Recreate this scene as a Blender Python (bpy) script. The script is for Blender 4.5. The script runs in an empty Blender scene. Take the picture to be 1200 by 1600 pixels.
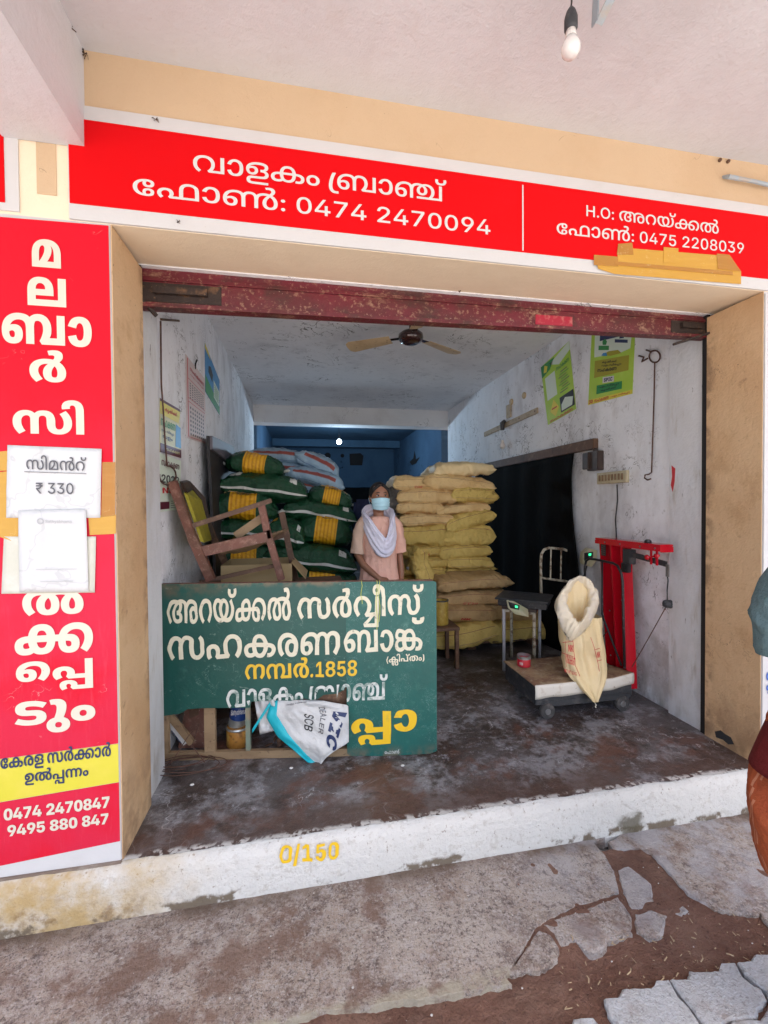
import bpy, bmesh, math, random
from mathutils import Vector, Matrix, noise, Euler
from mathutils.geometry import delaunay_2d_cdt as cdt
random.seed(7)
SC = bpy.context.scene
COL = SC.collection
PI = math.pi

# ------------------------------------------------------------------ camera, light, exposure
CF, CYAW, CPITCH, CROLL = 664.907, 10.518, -0.994, -0.44
CAM = Vector((0.716, -1.797, 1.378))
_y, _p, _r = (math.radians(a) for a in (CYAW, CPITCH, CROLL))
FWD = Vector((math.sin(_y)*math.cos(_p), math.cos(_y)*math.cos(_p), math.sin(_p)))
_rt = Vector((math.cos(_y), -math.sin(_y), 0)); _up = _rt.cross(FWD)
RT = _rt*math.cos(_r) + _up*math.sin(_r)
UP = -_rt*math.sin(_r) + _up*math.cos(_r)
cd = bpy.data.cameras.new('camera'); cam = bpy.data.objects.new('camera', cd); COL.objects.link(cam)
cam.matrix_world = Matrix(((RT.x, UP.x, -FWD.x, CAM.x), (RT.y, UP.y, -FWD.y, CAM.y), (RT.z, UP.z, -FWD.z, CAM.z), (0, 0, 0, 1)))
cd.sensor_fit = 'VERTICAL'; cd.sensor_height = 24; cd.lens = CF/1600*24
cd.clip_start = 0.05; cd.clip_end = 500
SC.camera = cam
SUN_EL, SUN_AZ = math.radians(66), math.radians(155)     # high over the street, kept off the shop front by the verandah roof
wd = bpy.data.worlds.new('World'); SC.world = wd; wd.use_nodes = True
nt = wd.node_tree; bg = nt.nodes['Background']
sky = nt.nodes.new('ShaderNodeTexSky'); sky.sky_type = 'NISHITA'; sky.sun_disc = False
sky.sun_elevation = SUN_EL; sky.sun_rotation = SUN_AZ; sky.air_density = 1.0; sky.dust_density = 4.0
nt.links.new(sky.outputs[0], bg.inputs[0]); bg.inputs[1].default_value = 0.15
sl = bpy.data.lights.new('sun', 'SUN'); sl.energy = 3.7; sl.angle = math.radians(0.6); sl.color = (1, .97, .93)
so = bpy.data.objects.new('sun', sl); COL.objects.link(so)
sd = Vector((math.sin(SUN_AZ)*math.cos(SUN_EL), math.cos(SUN_AZ)*math.cos(SUN_EL), math.sin(SUN_EL)))
so.rotation_euler = sd.to_track_quat('Z', 'Y').to_euler(); so.location = (0, -8, 8)
SC.view_settings.view_transform = 'Standard'; SC.view_settings.look = 'None'
SC.view_settings.gamma = 1; SC.view_settings.use_curve_mapping = False
SC.view_settings.exposure = 1.93
SC.render.engine = 'CYCLES'
SC.cycles.max_bounces = 10; SC.cycles.diffuse_bounces = 8; SC.cycles.glossy_bounces = 3; SC.cycles.transparent_max_bounces = 8
SC.cycles.use_denoising = True; SC.cycles.caustics_reflective = False; SC.cycles.caustics_refractive = False
SC.cycles.sample_clamp_indirect = 6

def at(px, py, ax, v):
    """the point of the plane ax = v that is seen at this place of the photograph"""
    d = FWD*CF + RT*(px-600) - UP*(py-800)
    i = 'xyz'.index(ax)
    return CAM + d*((v-CAM[i])/d[i])

# ------------------------------------------------------------------ materials
def rgb(c): return (c[0], c[1], c[2], 1)
class NT:
    def __init__(s, name, pos):
        s.m = bpy.data.materials.new(name); s.m.use_nodes = True; s.t = s.m.node_tree; s.n = s.t.nodes
        s.b = s.n['Principled BSDF']
        s.co = s.n.new('ShaderNodeNewGeometry').outputs['Position'] if pos else s.n.new('ShaderNodeTexCoord').outputs['Object']
        s.uv = None
    def l(s, a, b): s.t.links.new(a, b)
    def math(s, op, a, b=None, c=None):
        n = s.n.new('ShaderNodeMath'); n.operation = op
        for i, v in enumerate((a, b, c)):
            if v is None: continue
            if isinstance(v, (int, float)): n.inputs[i].default_value = v
            else: s.l(v, n.inputs[i])
        return n.outputs[0]
    def sep(s, co=None):
        n = s.n.new('ShaderNodeSeparateXYZ'); s.l(co or s.co, n.inputs[0]); return n.outputs
    def scaled(s, st):
        if not st: return s.co
        n = s.n.new('ShaderNodeMapping'); s.l(s.co, n.inputs[0]); n.inputs['Scale'].default_value = st; return n.outputs[0]
    def noise(s, scale, detail=6, st=None, rough=.6, off=0, dist=0):
        n = s.n.new('ShaderNodeTexNoise'); co = s.scaled(st)
        if off:
            m = s.n.new('ShaderNodeMapping'); s.l(co, m.inputs[0]); m.inputs['Location'].default_value = (off, off*.7, off*.3); co = m.outputs[0]
        s.l(co, n.inputs['Vector']); n.inputs['Scale'].default_value = scale; n.inputs['Detail'].default_value = detail
        n.inputs['Roughness'].default_value = rough; n.inputs['Distortion'].default_value = dist
        return n.outputs[0]
    def ramp(s, v, lo, hi):
        n = s.n.new('ShaderNodeMapRange'); n.interpolation_type = 'SMOOTHSTEP'; s.l(v, n.inputs[0])
        n.inputs[1].default_value = lo; n.inputs[2].default_value = hi; return n.outputs[0]
    def mix(s, f, a, b):
        n = s.n.new('ShaderNodeMix'); n.data_type = 'RGBA'
        if isinstance(f, (int, float)): n.inputs[0].default_value = f
        else: s.l(f, n.inputs[0])
        for i, v in ((6, a), (7, b)):
            if isinstance(v, tuple): n.inputs[i].default_value = rgb(v)
            else: s.l(v, n.inputs[i])
        return n.outputs[2]
def mat(name, col, rough=.7, metal=0, spots=(), bump=None, pos=False, spec=.5, emit=None, alpha=None, coat=0, extra=None):
    """spots: dicts s=scale c=colour r=(lo,hi) a=amount st=stretch ; line=True gives thin cracks; ax=('z',lo,hi) limits by height"""
    f_ = .88 if name.split('_')[0] in ('flex', 'soffit', 'cream', 'reveal', 'lintel', 'old', 'white', 'lettering', 'kerb', 'apron', 'aged', 'paver', 'packing') else 1
    s = NT(name, pos); c = tuple(x*f_ for x in col); k = 0; xyz = None
    spots = [dict(q, c=tuple(x*f_ for x in q['c'])) for q in spots]
    for sp in spots:
        k += 1
        if sp.get('line'):
            v = s.noise(sp['s'], sp.get('d', 4), sp.get('st'), off=3.1*k, dist=sp.get('dist', .6))
            v = s.math('ABSOLUTE', s.math('SUBTRACT', v, .5)); w = sp.get('w', .006)
            v = s.math('SUBTRACT', 1, s.ramp(v, w*.4, w))
            v2 = s.ramp(s.noise(sp.get('ms', sp['s']*.6), 3, off=9.7*k), *sp.get('mr', (.55, .65)))
            v = s.math('MULTIPLY', v, v2)
        elif sp.get('flat'): v = s.math('ADD', 1, 0)
        else: v = s.ramp(s.noise(sp['s'], sp.get('d', 7), sp.get('st'), off=5.3*k, rough=sp.get('ro', .62)), *sp['r'])
        for ax, lo, hi in (sp['ax'] if isinstance(sp.get('ax'), list) else [sp['ax']] if sp.get('ax') else []):
            if xyz is None: xyz = s.sep()
            e = s.math('ADD', xyz['xyz'.index(ax)], s.math('MULTIPLY', s.math('SUBTRACT', s.noise(sp.get('an', 6), 5, off=1.7*k), .5), sp.get('aw', .25)))
            v = s.math('MULTIPLY', v, s.ramp(e, lo, hi))
        if sp.get('a', 1) != 1: v = s.math('MULTIPLY', v, sp['a'])
        c = s.mix(v, c, tuple(sp['c']))
    if extra: c = extra(s, c)
    if isinstance(c, tuple): s.b.inputs['Base Color'].default_value = rgb(c)
    else: s.l(c, s.b.inputs['Base Color'])
    s.b.inputs['Roughness'].default_value = rough; s.b.inputs['Metallic'].default_value = metal
    s.b.inputs['Specular IOR Level'].default_value = spec
    if coat: s.b.inputs['Coat Weight'].default_value = coat
    if emit: s.b.inputs['Emission Color'].default_value = rgb(emit[0]); s.b.inputs['Emission Strength'].default_value = emit[1]
    if alpha is not None: s.b.inputs['Alpha'].default_value = alpha
    if bump:
        h = None
        for sc_, am in bump:
            v = s.math('MULTIPLY', s.noise(sc_, 8, rough=.65, off=sc_*.13), am)
            h = v if h is None else s.math('ADD', h, v)
        b = s.n.new('ShaderNodeBump'); b.inputs['Strength'].default_value = 1; b.inputs['Distance'].default_value = 1
        s.l(h, b.inputs['Height']); s.l(b.outputs[0], s.b.inputs['Normal'])
    return s.m

M = {}
dirt = (.16, .13, .1)
M['soffit'] = mat('soffit_paint', (.66, .675, .70), .85, pos=True, bump=((3, .008), (18, .004), (60, .002)), spots=(dict(s=2.2, st=(1, .4, 1), r=(.5, .7), c=(.52, .50, .50), a=.5), dict(s=4, line=True, w=.004, dist=1.5, c=(.3, .27, .25), a=.6, ms=1.2, mr=(.6, .66)), dict(s=90, r=(.66, .72), c=(.4, .36, .33), a=.5), dict(s=1.2, r=(.4, .75), c=(.58, .58, .60), a=.8), dict(s=9, r=(.55, .8), c=(.56, .52, .48), a=.35), dict(s=40, r=(.70, .76), c=(.2, .16, .13), a=.5)))
M['cream'] = mat('cream_wall_paint', (.66, .48, .30), .85, pos=True, bump=((5, .005), (70, .0025)), spots=(dict(s=1.6, r=(.4, .7), c=(.60, .41, .235), a=.7), dict(s=12, r=(.55, .8), c=(.60, .40, .24), a=.4), dict(s=5, line=True, w=.004, c=(.25, .18, .12), a=.6, mr=(.6, .66)), dict(s=50, r=(.71, .76), c=(.16, .1, .07), a=.6)))
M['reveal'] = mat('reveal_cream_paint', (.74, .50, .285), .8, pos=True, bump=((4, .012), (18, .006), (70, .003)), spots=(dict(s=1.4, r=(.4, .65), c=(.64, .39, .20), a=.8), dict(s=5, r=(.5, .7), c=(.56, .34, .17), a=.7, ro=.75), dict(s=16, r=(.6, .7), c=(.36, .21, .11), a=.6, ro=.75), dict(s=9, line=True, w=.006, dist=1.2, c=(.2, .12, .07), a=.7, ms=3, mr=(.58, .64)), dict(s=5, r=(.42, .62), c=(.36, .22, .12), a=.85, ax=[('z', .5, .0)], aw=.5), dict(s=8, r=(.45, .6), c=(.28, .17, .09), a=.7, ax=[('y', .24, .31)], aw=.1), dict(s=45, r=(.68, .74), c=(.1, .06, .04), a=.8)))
M['lintel_soffit'] = mat('lintel_underside_paint', (.95, .80, .59), .85, pos=True, bump=((5, .006), (60, .002)), spots=(dict(s=3, r=(.4, .75), c=(.86, .70, .50), a=.6), dict(s=40, r=(.70, .76), c=(.2, .12, .08), a=.7)))
M['white_old'] = mat('old_white_paint', (.62, .60, .59), .8, pos=True, bump=((6, .004), (60, .002)), spots=(dict(s=4, r=(.45, .8), c=(.60, .57, .54), a=.7), dict(s=11, line=True, w=.006, c=(.3, .27, .25), a=.5), dict(s=45, r=(.70, .75), c=(.25, .2, .16), a=.6)))
wallspots = (dict(s=1.3, r=(.38, .7), c=(.70, .71, .74), a=.7), dict(s=6, st=(1, 1, .35), r=(.5, .78), c=(.56, .54, .52), a=.55),
    dict(s=5, line=True, w=.012, dist=1.6, c=(.07, .06, .055), a=.9, ms=2.2, mr=(.50, .60)), dict(s=2.2, st=(1, 1, .5), r=(.5, .72), c=(.44, .43, .44), a=.7), dict(s=20, r=(.6, .7), c=(.42, .40, .38), a=.5), dict(s=13, line=True, w=.010, dist=2.5, c=(.07, .06, .05), a=.7, ms=2.3, mr=(.62, .67)),
    dict(s=38, st=(1, 1, .5), r=(.69, .74), c=(.08, .07, .06), a=.8), dict(s=8, st=(1, 1, .4), r=(.4, .72), c=(.26, .235, .21), a=.85, ax=[('z', .75, .0)], aw=.5),
    dict(s=3, r=(.45, .65), c=(.33, .30, .27), a=.6, ax=[('z', 1.6, .4)], aw=.6))
M['inner_wall'] = mat('inner_wall_distemper', (.84, .85, .875), .85, pos=True, bump=((4, .012), (35, .004)), spots=wallspots)
M['pilaster'] = mat('pilaster_whitewash', (.66, .665, .68), .8, pos=True, bump=((5, .012), (40, .004)), spots=(dict(s=3, st=(1, 1, .4), r=(.45, .75), c=(.48, .46, .42), a=.7), dict(s=26, st=(1, 1, .35), r=(.66, .72), c=(.12, .1, .08), a=.85), dict(s=9, st=(1.5, 1.5, .3), r=(.55, .75), c=(.36, .3, .22), a=.6), dict(s=6, st=(1, 1, .5), r=(.4, .7), c=(.3, .26, .22), a=.8, ax=[('z', .5, .0)], aw=.3)))
M['inner_ceiling'] = mat('inner_ceiling_distemper', (.82, .83, .855), .9, pos=True, bump=((4, .01), (30, .004)), spots=(dict(s=.9, r=(.4, .7), c=(.68, .69, .72), a=.7), dict(s=4, r=(.5, .75), c=(.54, .55, .57), a=.5), dict(s=3.2, line=True, w=.011, dist=1.8, c=(.07, .07, .07), a=.85, ms=1.6, mr=(.52, .61)), dict(s=15, r=(.58, .7), c=(.46, .46, .48), a=.5), dict(s=11, line=True, w=.012, dist=2, c=(.06, .055, .05), a=.8, ms=3.4, mr=(.6, .66))))
M['beam_inner'] = mat('inner_beam_whitewash', (.78, .77, .76), .85, pos=True, bump=((5, .008), (40, .003)), spots=(dict(s=3, r=(.45, .8), c=(.6, .57, .55), a=.6), dict(s=6, line=True, w=.009, dist=2, c=(.16, .13, .11), a=.8, ms=2.5, mr=(.55, .62))))
M['blue_wall'] = mat('back_room_blue_distemper', (.055, .115, .19), .85, pos=True, bump=((4, .01), (30, .004)), spots=(dict(s=.8, r=(.4, .65), c=(.03, .07, .13), a=.8), dict(s=2, line=True, w=.014, dist=1.5, c=(.01, .02, .03), a=.9, ms=1, mr=(.56, .62))))
M['blue_ceiling'] = mat('back_room_ceiling_distemper', (.06, .13, .21), .85, pos=True, spots=(dict(s=1, r=(.4, .7), c=(.03, .07, .12), a=.8),))
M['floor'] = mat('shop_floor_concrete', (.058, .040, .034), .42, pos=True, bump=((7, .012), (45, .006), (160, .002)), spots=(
    dict(s=1.7, r=(.42, .62), c=(.135, .12, .12), a=.8), dict(s=4, r=(.47, .60), c=(.29, .285, .30), a=.85, ro=.78, d=12), dict(s=12, r=(.54, .64), c=(.50, .51, .55), a=.75, ro=.85, d=14),
    dict(s=2.4, r=(.52, .62), c=(.13, .058, .04), a=.85), dict(s=4, r=(.55, .68), c=(.035, .025, .022), a=.85), dict(s=30, r=(.62, .72), c=(.04, .03, .026), a=.7), dict(s=90, r=(.68, .73), c=(.5, .5, .52), a=.6),
    dict(s=1.9, line=True, w=.004, dist=1, c=(.45, .44, .45), a=.7, ms=1.3, mr=(.5, .56)),
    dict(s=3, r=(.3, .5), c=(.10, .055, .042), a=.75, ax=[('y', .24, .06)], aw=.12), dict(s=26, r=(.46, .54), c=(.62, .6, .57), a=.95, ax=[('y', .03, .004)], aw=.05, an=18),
    dict(s=4, r=(.3, .6), c=(.022, .017, .016), a=.8, ax=[('y', .9, 1.5)], aw=.4)))  # last spot paints the dimness of the deeper shop into the floor colour
M['kerb'] = mat('kerb_whitewash', (.74, .715, .665), .85, pos=True, bump=((9, .014), (45, .008), (160, .003)), spots=(
    dict(s=6, r=(.5, .78), c=(.62, .6, .57), a=.6), dict(s=55, r=(.62, .67), c=(.36, .30, .24), a=.8), dict(s=28, r=(.56, .64), c=(.60, .56, .5), a=.7), dict(s=130, r=(.60, .68), c=(.55, .5, .44), a=.6),
    dict(s=4.5, r=(.35, .62), c=(.52, .33, .09), a=.85, ax=[('x', .45, -.15)], aw=.4), dict(s=16, r=(.5, .66), c=(.27, .16, .06), a=.9, ax=[('x', .35, -.2), ('z', -.04, -.17)], aw=.2),
    dict(s=3.3, r=(.53, .57), c=(.17, .125, .08), a=.95, d=12, ax=[('z', -.160, -.178)], aw=.07, an=14),
    dict(s=3, flat=True, c=(.11, .09, .05), a=.85, ax=[('x', 2.14, 2.2), ('x', 2.32, 2.26), ('z', -.10, -.14)], aw=.1, an=20)))
M['ledge'] = mat('ledge_concrete', (.18, .13, .1), .8, pos=True, bump=((9, .01), (60, .005)), spots=(dict(s=8, r=(.45, .7), c=(.32, .27, .22), a=.8),))
M['apron'] = mat('apron_concrete', (.42, .325, .255), .75, pos=True, bump=((10, .016), (50, .014), (150, .007), (330, .003)), spots=(
    dict(s=2.2, r=(.42, .62), c=(.54, .465, .40), a=.8), dict(s=5, r=(.45, .60), c=(.22, .15, .115), a=.8, ro=.75), dict(s=26, r=(.48, .62), c=(.56, .50, .47), a=.75, ro=.8, d=12), dict(s=34, r=(.52, .60), c=(.13, .09, .075), a=.85, ro=.8, d=12), dict(s=60, r=(.53, .60), c=(.60, .53, .46), a=.6, ro=.8, d=10),
    dict(s=75, r=(.52, .60), c=(.55, .49, .44), a=.6), dict(s=110, r=(.56, .63), c=(.10, .07, .06), a=.75), dict(s=190, r=(.56, .64), c=(.55, .5, .48), a=.6), dict(s=14, r=(.56, .66), c=(.12, .085, .075), a=.7, ro=.8),
    dict(s=9, r=(.4, .52), c=(.50, .44, .33), a=.85, ax=[('y', -.462, -.485), ('x', 1.5, 1.38)], aw=.04, an=8),
    dict(s=3.2, r=(.54, .64), c=(.22, .125, .085), a=.8, ro=.7),
    dict(s=5, r=(.35, .6), c=(.15, .095, .06), a=.85, ax=[('y', -.13, -.04)], aw=.07, an=5), dict(s=7, r=(.4, .6), c=(.52, .51, .53), a=.7, ax=[('x', 1.3, 2.3)], aw=.6, an=3)))
M['apron_edge'] = M['apron']
M['soil'] = mat('red_soil', (.24, .118, .078), .95, pos=True, bump=((14, .04), (50, .03), (140, .014), (300, .006)), spots=(dict(s=2.2, r=(.45, .6), c=(.30, .17, .115), a=.7),
    dict(s=5, r=(.42, .66), c=(.17, .078, .05), a=.8), dict(s=18, r=(.5, .7), c=(.27, .155, .11), a=.6), dict(s=60, r=(.58, .7), c=(.07, .032, .022), a=.7), dict(s=110, r=(.66, .73), c=(.42, .3, .22), a=.5)))
M['paver'] = mat('paver_grey_stone', (.52, .53, .54), .8, pos=True, bump=((12, .010), (60, .012), (170, .006)), spots=(
    dict(s=6, r=(.4, .7), c=(.40, .38, .35), a=.7), dict(s=120, r=(.54, .62), c=(.62, .64, .66), a=.6), dict(s=45, r=(.5, .62), c=(.55, .58, .62), a=.6, ro=.8), dict(s=80, r=(.56, .66), c=(.24, .23, .22), a=.6), dict(s=8, r=(.55, .75), c=(.3, .2, .15), a=.55)))
M['street'] = mat('street_ground', (.36, .335, .32), .95, pos=True, bump=((3, .02), (30, .008)), spots=(dict(s=.7, r=(.4, .7), c=(.46, .42, .37), a=.7),))
def flexmat(name, col, fade):
    return mat(name, col, .7, pos=True, spec=.12, spots=(dict(s=4, r=(.5, .8), c=fade, a=.35), dict(s=60, r=(.71, .76), c=(.35, .12, .08), a=.4)), bump=((3, .004),))
M['red'] = flexmat('flex_red', (.74, .0015, .005), (.74, .004, .012))
M['red_faded'] = mat('flex_red_faded', (.72, .002, .018), .6, pos=True, spec=.2, bump=((2.5, .006), (9, .002)), spots=(
    dict(s=2, r=(.3, .6), c=(.68, .022, .062), a=.9, ax=[('z', 1.9, 1.2)], aw=.4), dict(s=9, st=(9, 1, 1), r=(.5, .8), c=(.70, .06, .10), a=.5, ax=[('z', 1.2, .9)]), dict(s=70, r=(.70, .75), c=(.25, .06, .05), a=.6), dict(s=7, line=True, w=.004, c=(.9, .5, .45), a=.6, mr=(.58, .66))))
M['flex_white'] = mat('flex_white', (.66, .65, .64), .6, pos=True, bump=((3, .006),), spots=(dict(s=5, r=(.5, .8), c=(.6, .57, .55), a=.6), dict(s=30, st=(1, 1, 1), r=(.68, .74), c=(.45, .38, .32), a=.6)))
M['flex_yellow'] = mat('flex_yellow', (.72, .64, .05), .45, pos=True, spots=(dict(s=6, r=(.45, .8), c=(.80, .66, .10), a=.5),), bump=((3, .004),))
M['letter_white'] = mat('lettering_white', (.72, .70, .67), .5, pos=True)
M['letter_cream'] = mat('lettering_cream', (.72, .68, .55), .5, pos=True, spots=(dict(s=12, r=(.5, .75), c=(.74, .66, .5), a=.5), dict(s=60, r=(.68, .74), c=(.5, .3, .25), a=.6)))
M['ink'] = mat('ink_black', (.02, .02, .022), .6)
M['ink_grey'] = mat('ink_grey', (.10, .10, .11), .6)
M['ink_pale'] = mat('ink_pale_grey', (.42, .42, .43), .6)
M['ink_navy'] = mat('ink_navy', (.015, .03, .10), .5)
M['ink_red'] = mat('ink_red', (.50, .03, .035), .6)
M['ink_blue'] = mat('ink_blue', (.03, .12, .48), .5)
M['paper'] = mat('white_paper', (.70, .70, .69), .6, bump=((5, .01), (20, .003)), spots=(dict(s=7, r=(.45, .8), c=(.62, .63, .61), a=.7), dict(s=3, line=True, w=.01, dist=.3, c=(.5, .5, .5), a=.4, mr=(.4, .5))))
M['paper_old'] = mat('aged_paper', (.66, .65, .54), .7, bump=((6, .01),), spots=(dict(s=9, r=(.45, .7), c=(.76, .75, .68), a=.7),))
def tapem(name, c, a): return mat(name, c, .3, bump=((7, .0012), (30, .0006)), spots=(dict(s=9, st=(1, 1, 6), r=(.5, .75), c=(c[0]*1.15, c[1]*1.25, c[2]*1.6), a=.6), dict(s=16, line=True, w=.01, c=(.9, .75, .4), a=.5)), alpha=a)
M['tape'] = tapem('packing_tape', (.66, .36, .05), .93)
M['tape_thin'] = tapem('packing_tape_single', (.62, .30, .06), .6)
M['maroon'] = mat('shutter_maroon_paint', (.135, .010, .020), .5, pos=True, bump=((8, .006), (60, .002)), spots=(
    dict(s=3, r=(.42, .6), c=(.085, .012, .014), a=.8), dict(s=14, st=(.5, 1, 1), r=(.53, .67), c=(.33, .19, .12), a=.8, ro=.8, d=12), dict(s=45, r=(.55, .64), c=(.38, .23, .15), a=.5),
    dict(s=7, st=(.6, 1, 1), r=(.52, .66), c=(.05, .02, .015), a=.8), dict(s=80, r=(.66, .7), c=(.75, .6, .5), a=.6)))
M['maroon_new'] = mat('fresh_crimson_paint', (.36, .012, .035), .4, pos=True, spots=(dict(s=25, r=(.5, .7), c=(.6, .3, .25), a=.5),))
M['rust_black'] = mat('blackened_rusty_steel', (.03, .018, .014), .7, bump=((20, .006), (90, .003)), spots=(dict(s=14, r=(.55, .7), c=(.22, .11, .05), a=.6), dict(s=50, r=(.62, .7), c=(.35, .22, .12), a=.5)))
M['gap_black'] = mat('guide_channel_black', (.012, .01, .01), .8)
M['iron'] = mat('rusty_iron_rod', (.09, .045, .032), .65, metal=.3, bump=((60, .002),), spots=(dict(s=40, r=(.5, .65), c=(.18, .08, .05), a=.7),))
M['black_steel'] = mat('black_painted_steel', (.018, .018, .02), .38, spots=(dict(s=30, r=(.58, .68), c=(.16, .15, .15), a=.6),), bump=((60, .001),))
M['steel_grey'] = mat('dull_grey_steel', (.20, .20, .20), .45, metal=.6, spots=(dict(s=25, r=(.5, .7), c=(.10, .07, .05), a=.7),))
M['red_steel'] = mat('red_enamel_steel', (.52, .006, .018), .22, coat=.3, spots=(dict(s=5, r=(.5, .8), c=(.40, .008, .012), a=.6), dict(s=70, r=(.69, .74), c=(.12, .04, .03), a=.8)), bump=((5, .003),))
M['wood_dark'] = mat('old_dark_wood', (.125, .062, .034), .65, bump=((30, .003),), spots=(dict(s=6, st=(1, 1, .2), r=(.4, .7), c=(.065, .034, .02), a=.8), dict(s=14, r=(.5, .64), c=(.26, .15, .085), a=.65, ro=.8), dict(s=60, r=(.66, .72), c=(.5, .42, .34), a=.5)))
M['wood_red'] = mat('worn_red_brown_wood', (.17, .062, .04), .6, bump=((30, .003), (110, .0012)), spots=(dict(s=7, r=(.42, .62), c=(.11, .05, .03), a=.8), dict(s=20, r=(.5, .64), c=(.30, .17, .12), a=.65, ro=.8), dict(s=70, r=(.64, .7), c=(.5, .4, .34), a=.7)))
M['wood_pale'] = mat('weathered_pale_timber', (.28, .19, .105), .75, bump=((30, .003),), spots=(dict(s=7, st=(.3, 1, 1), r=(.4, .65), c=(.16, .095, .05), a=.8), dict(s=40, r=(.6, .7), c=(.07, .04, .025), a=.8)))
M['wood_green'] = mat('green_washed_timber', (.16, .2, .15), .75, bump=((30, .003),), spots=(dict(s=9, r=(.45, .65), c=(.25, .2, .13), a=.8),))
M['wood_cream'] = mat('cream_painted_batten', (.52, .42, .29), .7, spots=(dict(s=14, r=(.5, .7), c=(.30, .22, .14), a=.8), dict(s=60, r=(.66, .72), c=(.08, .05, .03), a=.8)))
M['board_green'] = mat('signboard_green_enamel', (.007, .078, .062), .42, bump=((4, .005), (40, .0012)), spots=(
    dict(s=3, r=(.4, .7), c=(.006, .058, .048), a=.7), dict(s=11, r=(.58, .75), c=(.05, .15, .12), a=.5), dict(s=40, st=(.3, 1, 1), r=(.66, .73), c=(.30, .38, .33), a=.5), dict(s=9, line=True, w=.003, dist=1.2, c=(.3, .4, .36), a=.6, mr=(.5, .6)),
    dict(s=14, r=(.4, .6), c=(.20, .14, .08), a=.8, ax=[('z', .92, .965)], aw=.05, an=7), dict(s=9, r=(.4, .65), c=(.13, .09, .055), a=.7, ax=[('z', .84, .93), ('x', .45, .1)], aw=.1)))
M['board_green_b'] = mat('signboard_green_faded_enamel', (.009, .105, .088), .42, bump=((4, .005), (40, .0012)), spots=(
    dict(s=4, r=(.4, .7), c=(.009, .08, .068), a=.7), dict(s=14, r=(.55, .75), c=(.09, .24, .19), a=.5), dict(s=16, line=True, w=.004, dist=2, c=(.3, .42, .38), a=.7, ms=8, mr=(.45, .55)), dict(s=10, r=(.4, .62), c=(.16, .12, .08), a=.8, ax=[('z', .07, .0)], aw=.05)))
M['board_paint'] = mat('signboard_cream_brush_paint', (.70, .66, .50), .5, spots=(dict(s=8, r=(.5, .8), c=(.58, .52, .36), a=.6), dict(s=28, r=(.60, .70), c=(.22, .22, .15), a=.7), dict(s=60, r=(.64, .70), c=(.05, .1, .08), a=.7)))
M['board_pale'] = mat('signboard_worn_white_paint', (.62, .64, .60), .5, spots=(dict(s=14, r=(.46, .62), c=(.12, .22, .18), a=.85), dict(s=50, r=(.6, .68), c=(.04, .09, .08), a=.8)))
M['board_yellow'] = mat('signboard_yellow_brush_paint', (.72, .46, .03), .45, spots=(dict(s=16, r=(.55, .72), c=(.45, .36, .07), a=.6), dict(s=60, r=(.64, .7), c=(.1, .12, .05), a=.7)))
M['board_gold'] = mat('signboard_bright_yellow_paint', (.80, .50, .02), .4, spots=(dict(s=20, r=(.55, .72), c=(.5, .4, .08), a=.6),))
M['fan_cream'] = mat('fan_blade_cream_enamel', (.52, .40, .24), .4, spots=(dict(s=9, r=(.5, .7), c=(.38, .27, .15), a=.7), dict(s=30, r=(.6, .7), c=(.12, .08, .05), a=.8)))
M['fan_brown'] = mat('fan_motor_brown_enamel', (.035, .012, .01), .18, coat=.6)
M['glass_bulb'] = mat('frosted_bulb_glass', (.72, .70, .68), .12, spec=.6)
M['plastic_white'] = mat('bulb_white_plastic', (.66, .63, .60), .35)
M['lit'] = mat('lit_bulb', (.9, .95, 1), .4, emit=((.72, .88, 1), 5))
M['led_green'] = mat('green_digit_display', (.01, .1, .03), .4, emit=((.03, .7, .25), .7))
M['tarp_black'] = mat('black_tarpaulin', (.003, .003, .0032), .85, spec=.12, bump=((5, .01), (20, .003)))
M['dark_door'] = mat('dark_leaning_board', (.022, .02, .022), .6, spots=(dict(s=5, r=(.5, .7), c=(.05, .045, .05), a=.7),), bump=((6, .004),))
M['grey_edge'] = mat('dull_grey_board_edge', (.12, .11, .13), .6)
M['brown_box'] = mat('dark_brown_switch_wood', (.045, .028, .022), .5, spots=(dict(s=15, r=(.5, .7), c=(.1, .07, .05), a=.7),))
M['ivory'] = mat('ivory_switch_plastic', (.48, .42, .28), .5, spots=(dict(s=12, r=(.45, .7), c=(.30, .23, .13), a=.8),))
M['meter_ivory'] = mat('ivory_meter_case', (.50, .47, .30), .4, spots=(dict(s=14, r=(.5, .75), c=(.3, .26, .14), a=.7),))
M['cardboard'] = mat('brown_cardboard', (.33, .235, .115), .85, spots=(dict(s=6, r=(.45, .7), c=(.26, .18, .085), a=.7),), bump=((9, .004),))
M['chair_yellow'] = mat('yellow_rexine', (.34, .29, .02), .6, bump=((60, .004), (160, .003)), spots=(dict(s=30, r=(.5, .65), c=(.22, .2, .02), a=.8), dict(s=5, r=(.55, .7), c=(.16, .13, .03), a=.8)))
M['chipped_white'] = mat('chipped_cream_metal', (.50, .45, .34), .5, spots=(dict(s=22, r=(.50, .60), c=(.14, .075, .035), a=.9), dict(s=60, r=(.6, .7), c=(.05, .03, .02), a=.8)), bump=((50, .002),))
M['leg_grey'] = mat('greyish_metal_leg', (.46, .46, .48), .5, spots=(dict(s=22, r=(.56, .66), c=(.18, .12, .09), a=.8),))
M['deck'] = mat('worn_sheet_over_deck', (.36, .25, .14), .55, bump=((12, .006), (60, .003)), spots=(dict(s=7, r=(.42, .6), c=(.20, .10, .065), a=.85, ro=.75), dict(s=20, r=(.5, .66), c=(.46, .38, .26), a=.6), dict(s=50, r=(.6, .7), c=(.07, .04, .03), a=.7)))
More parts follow.
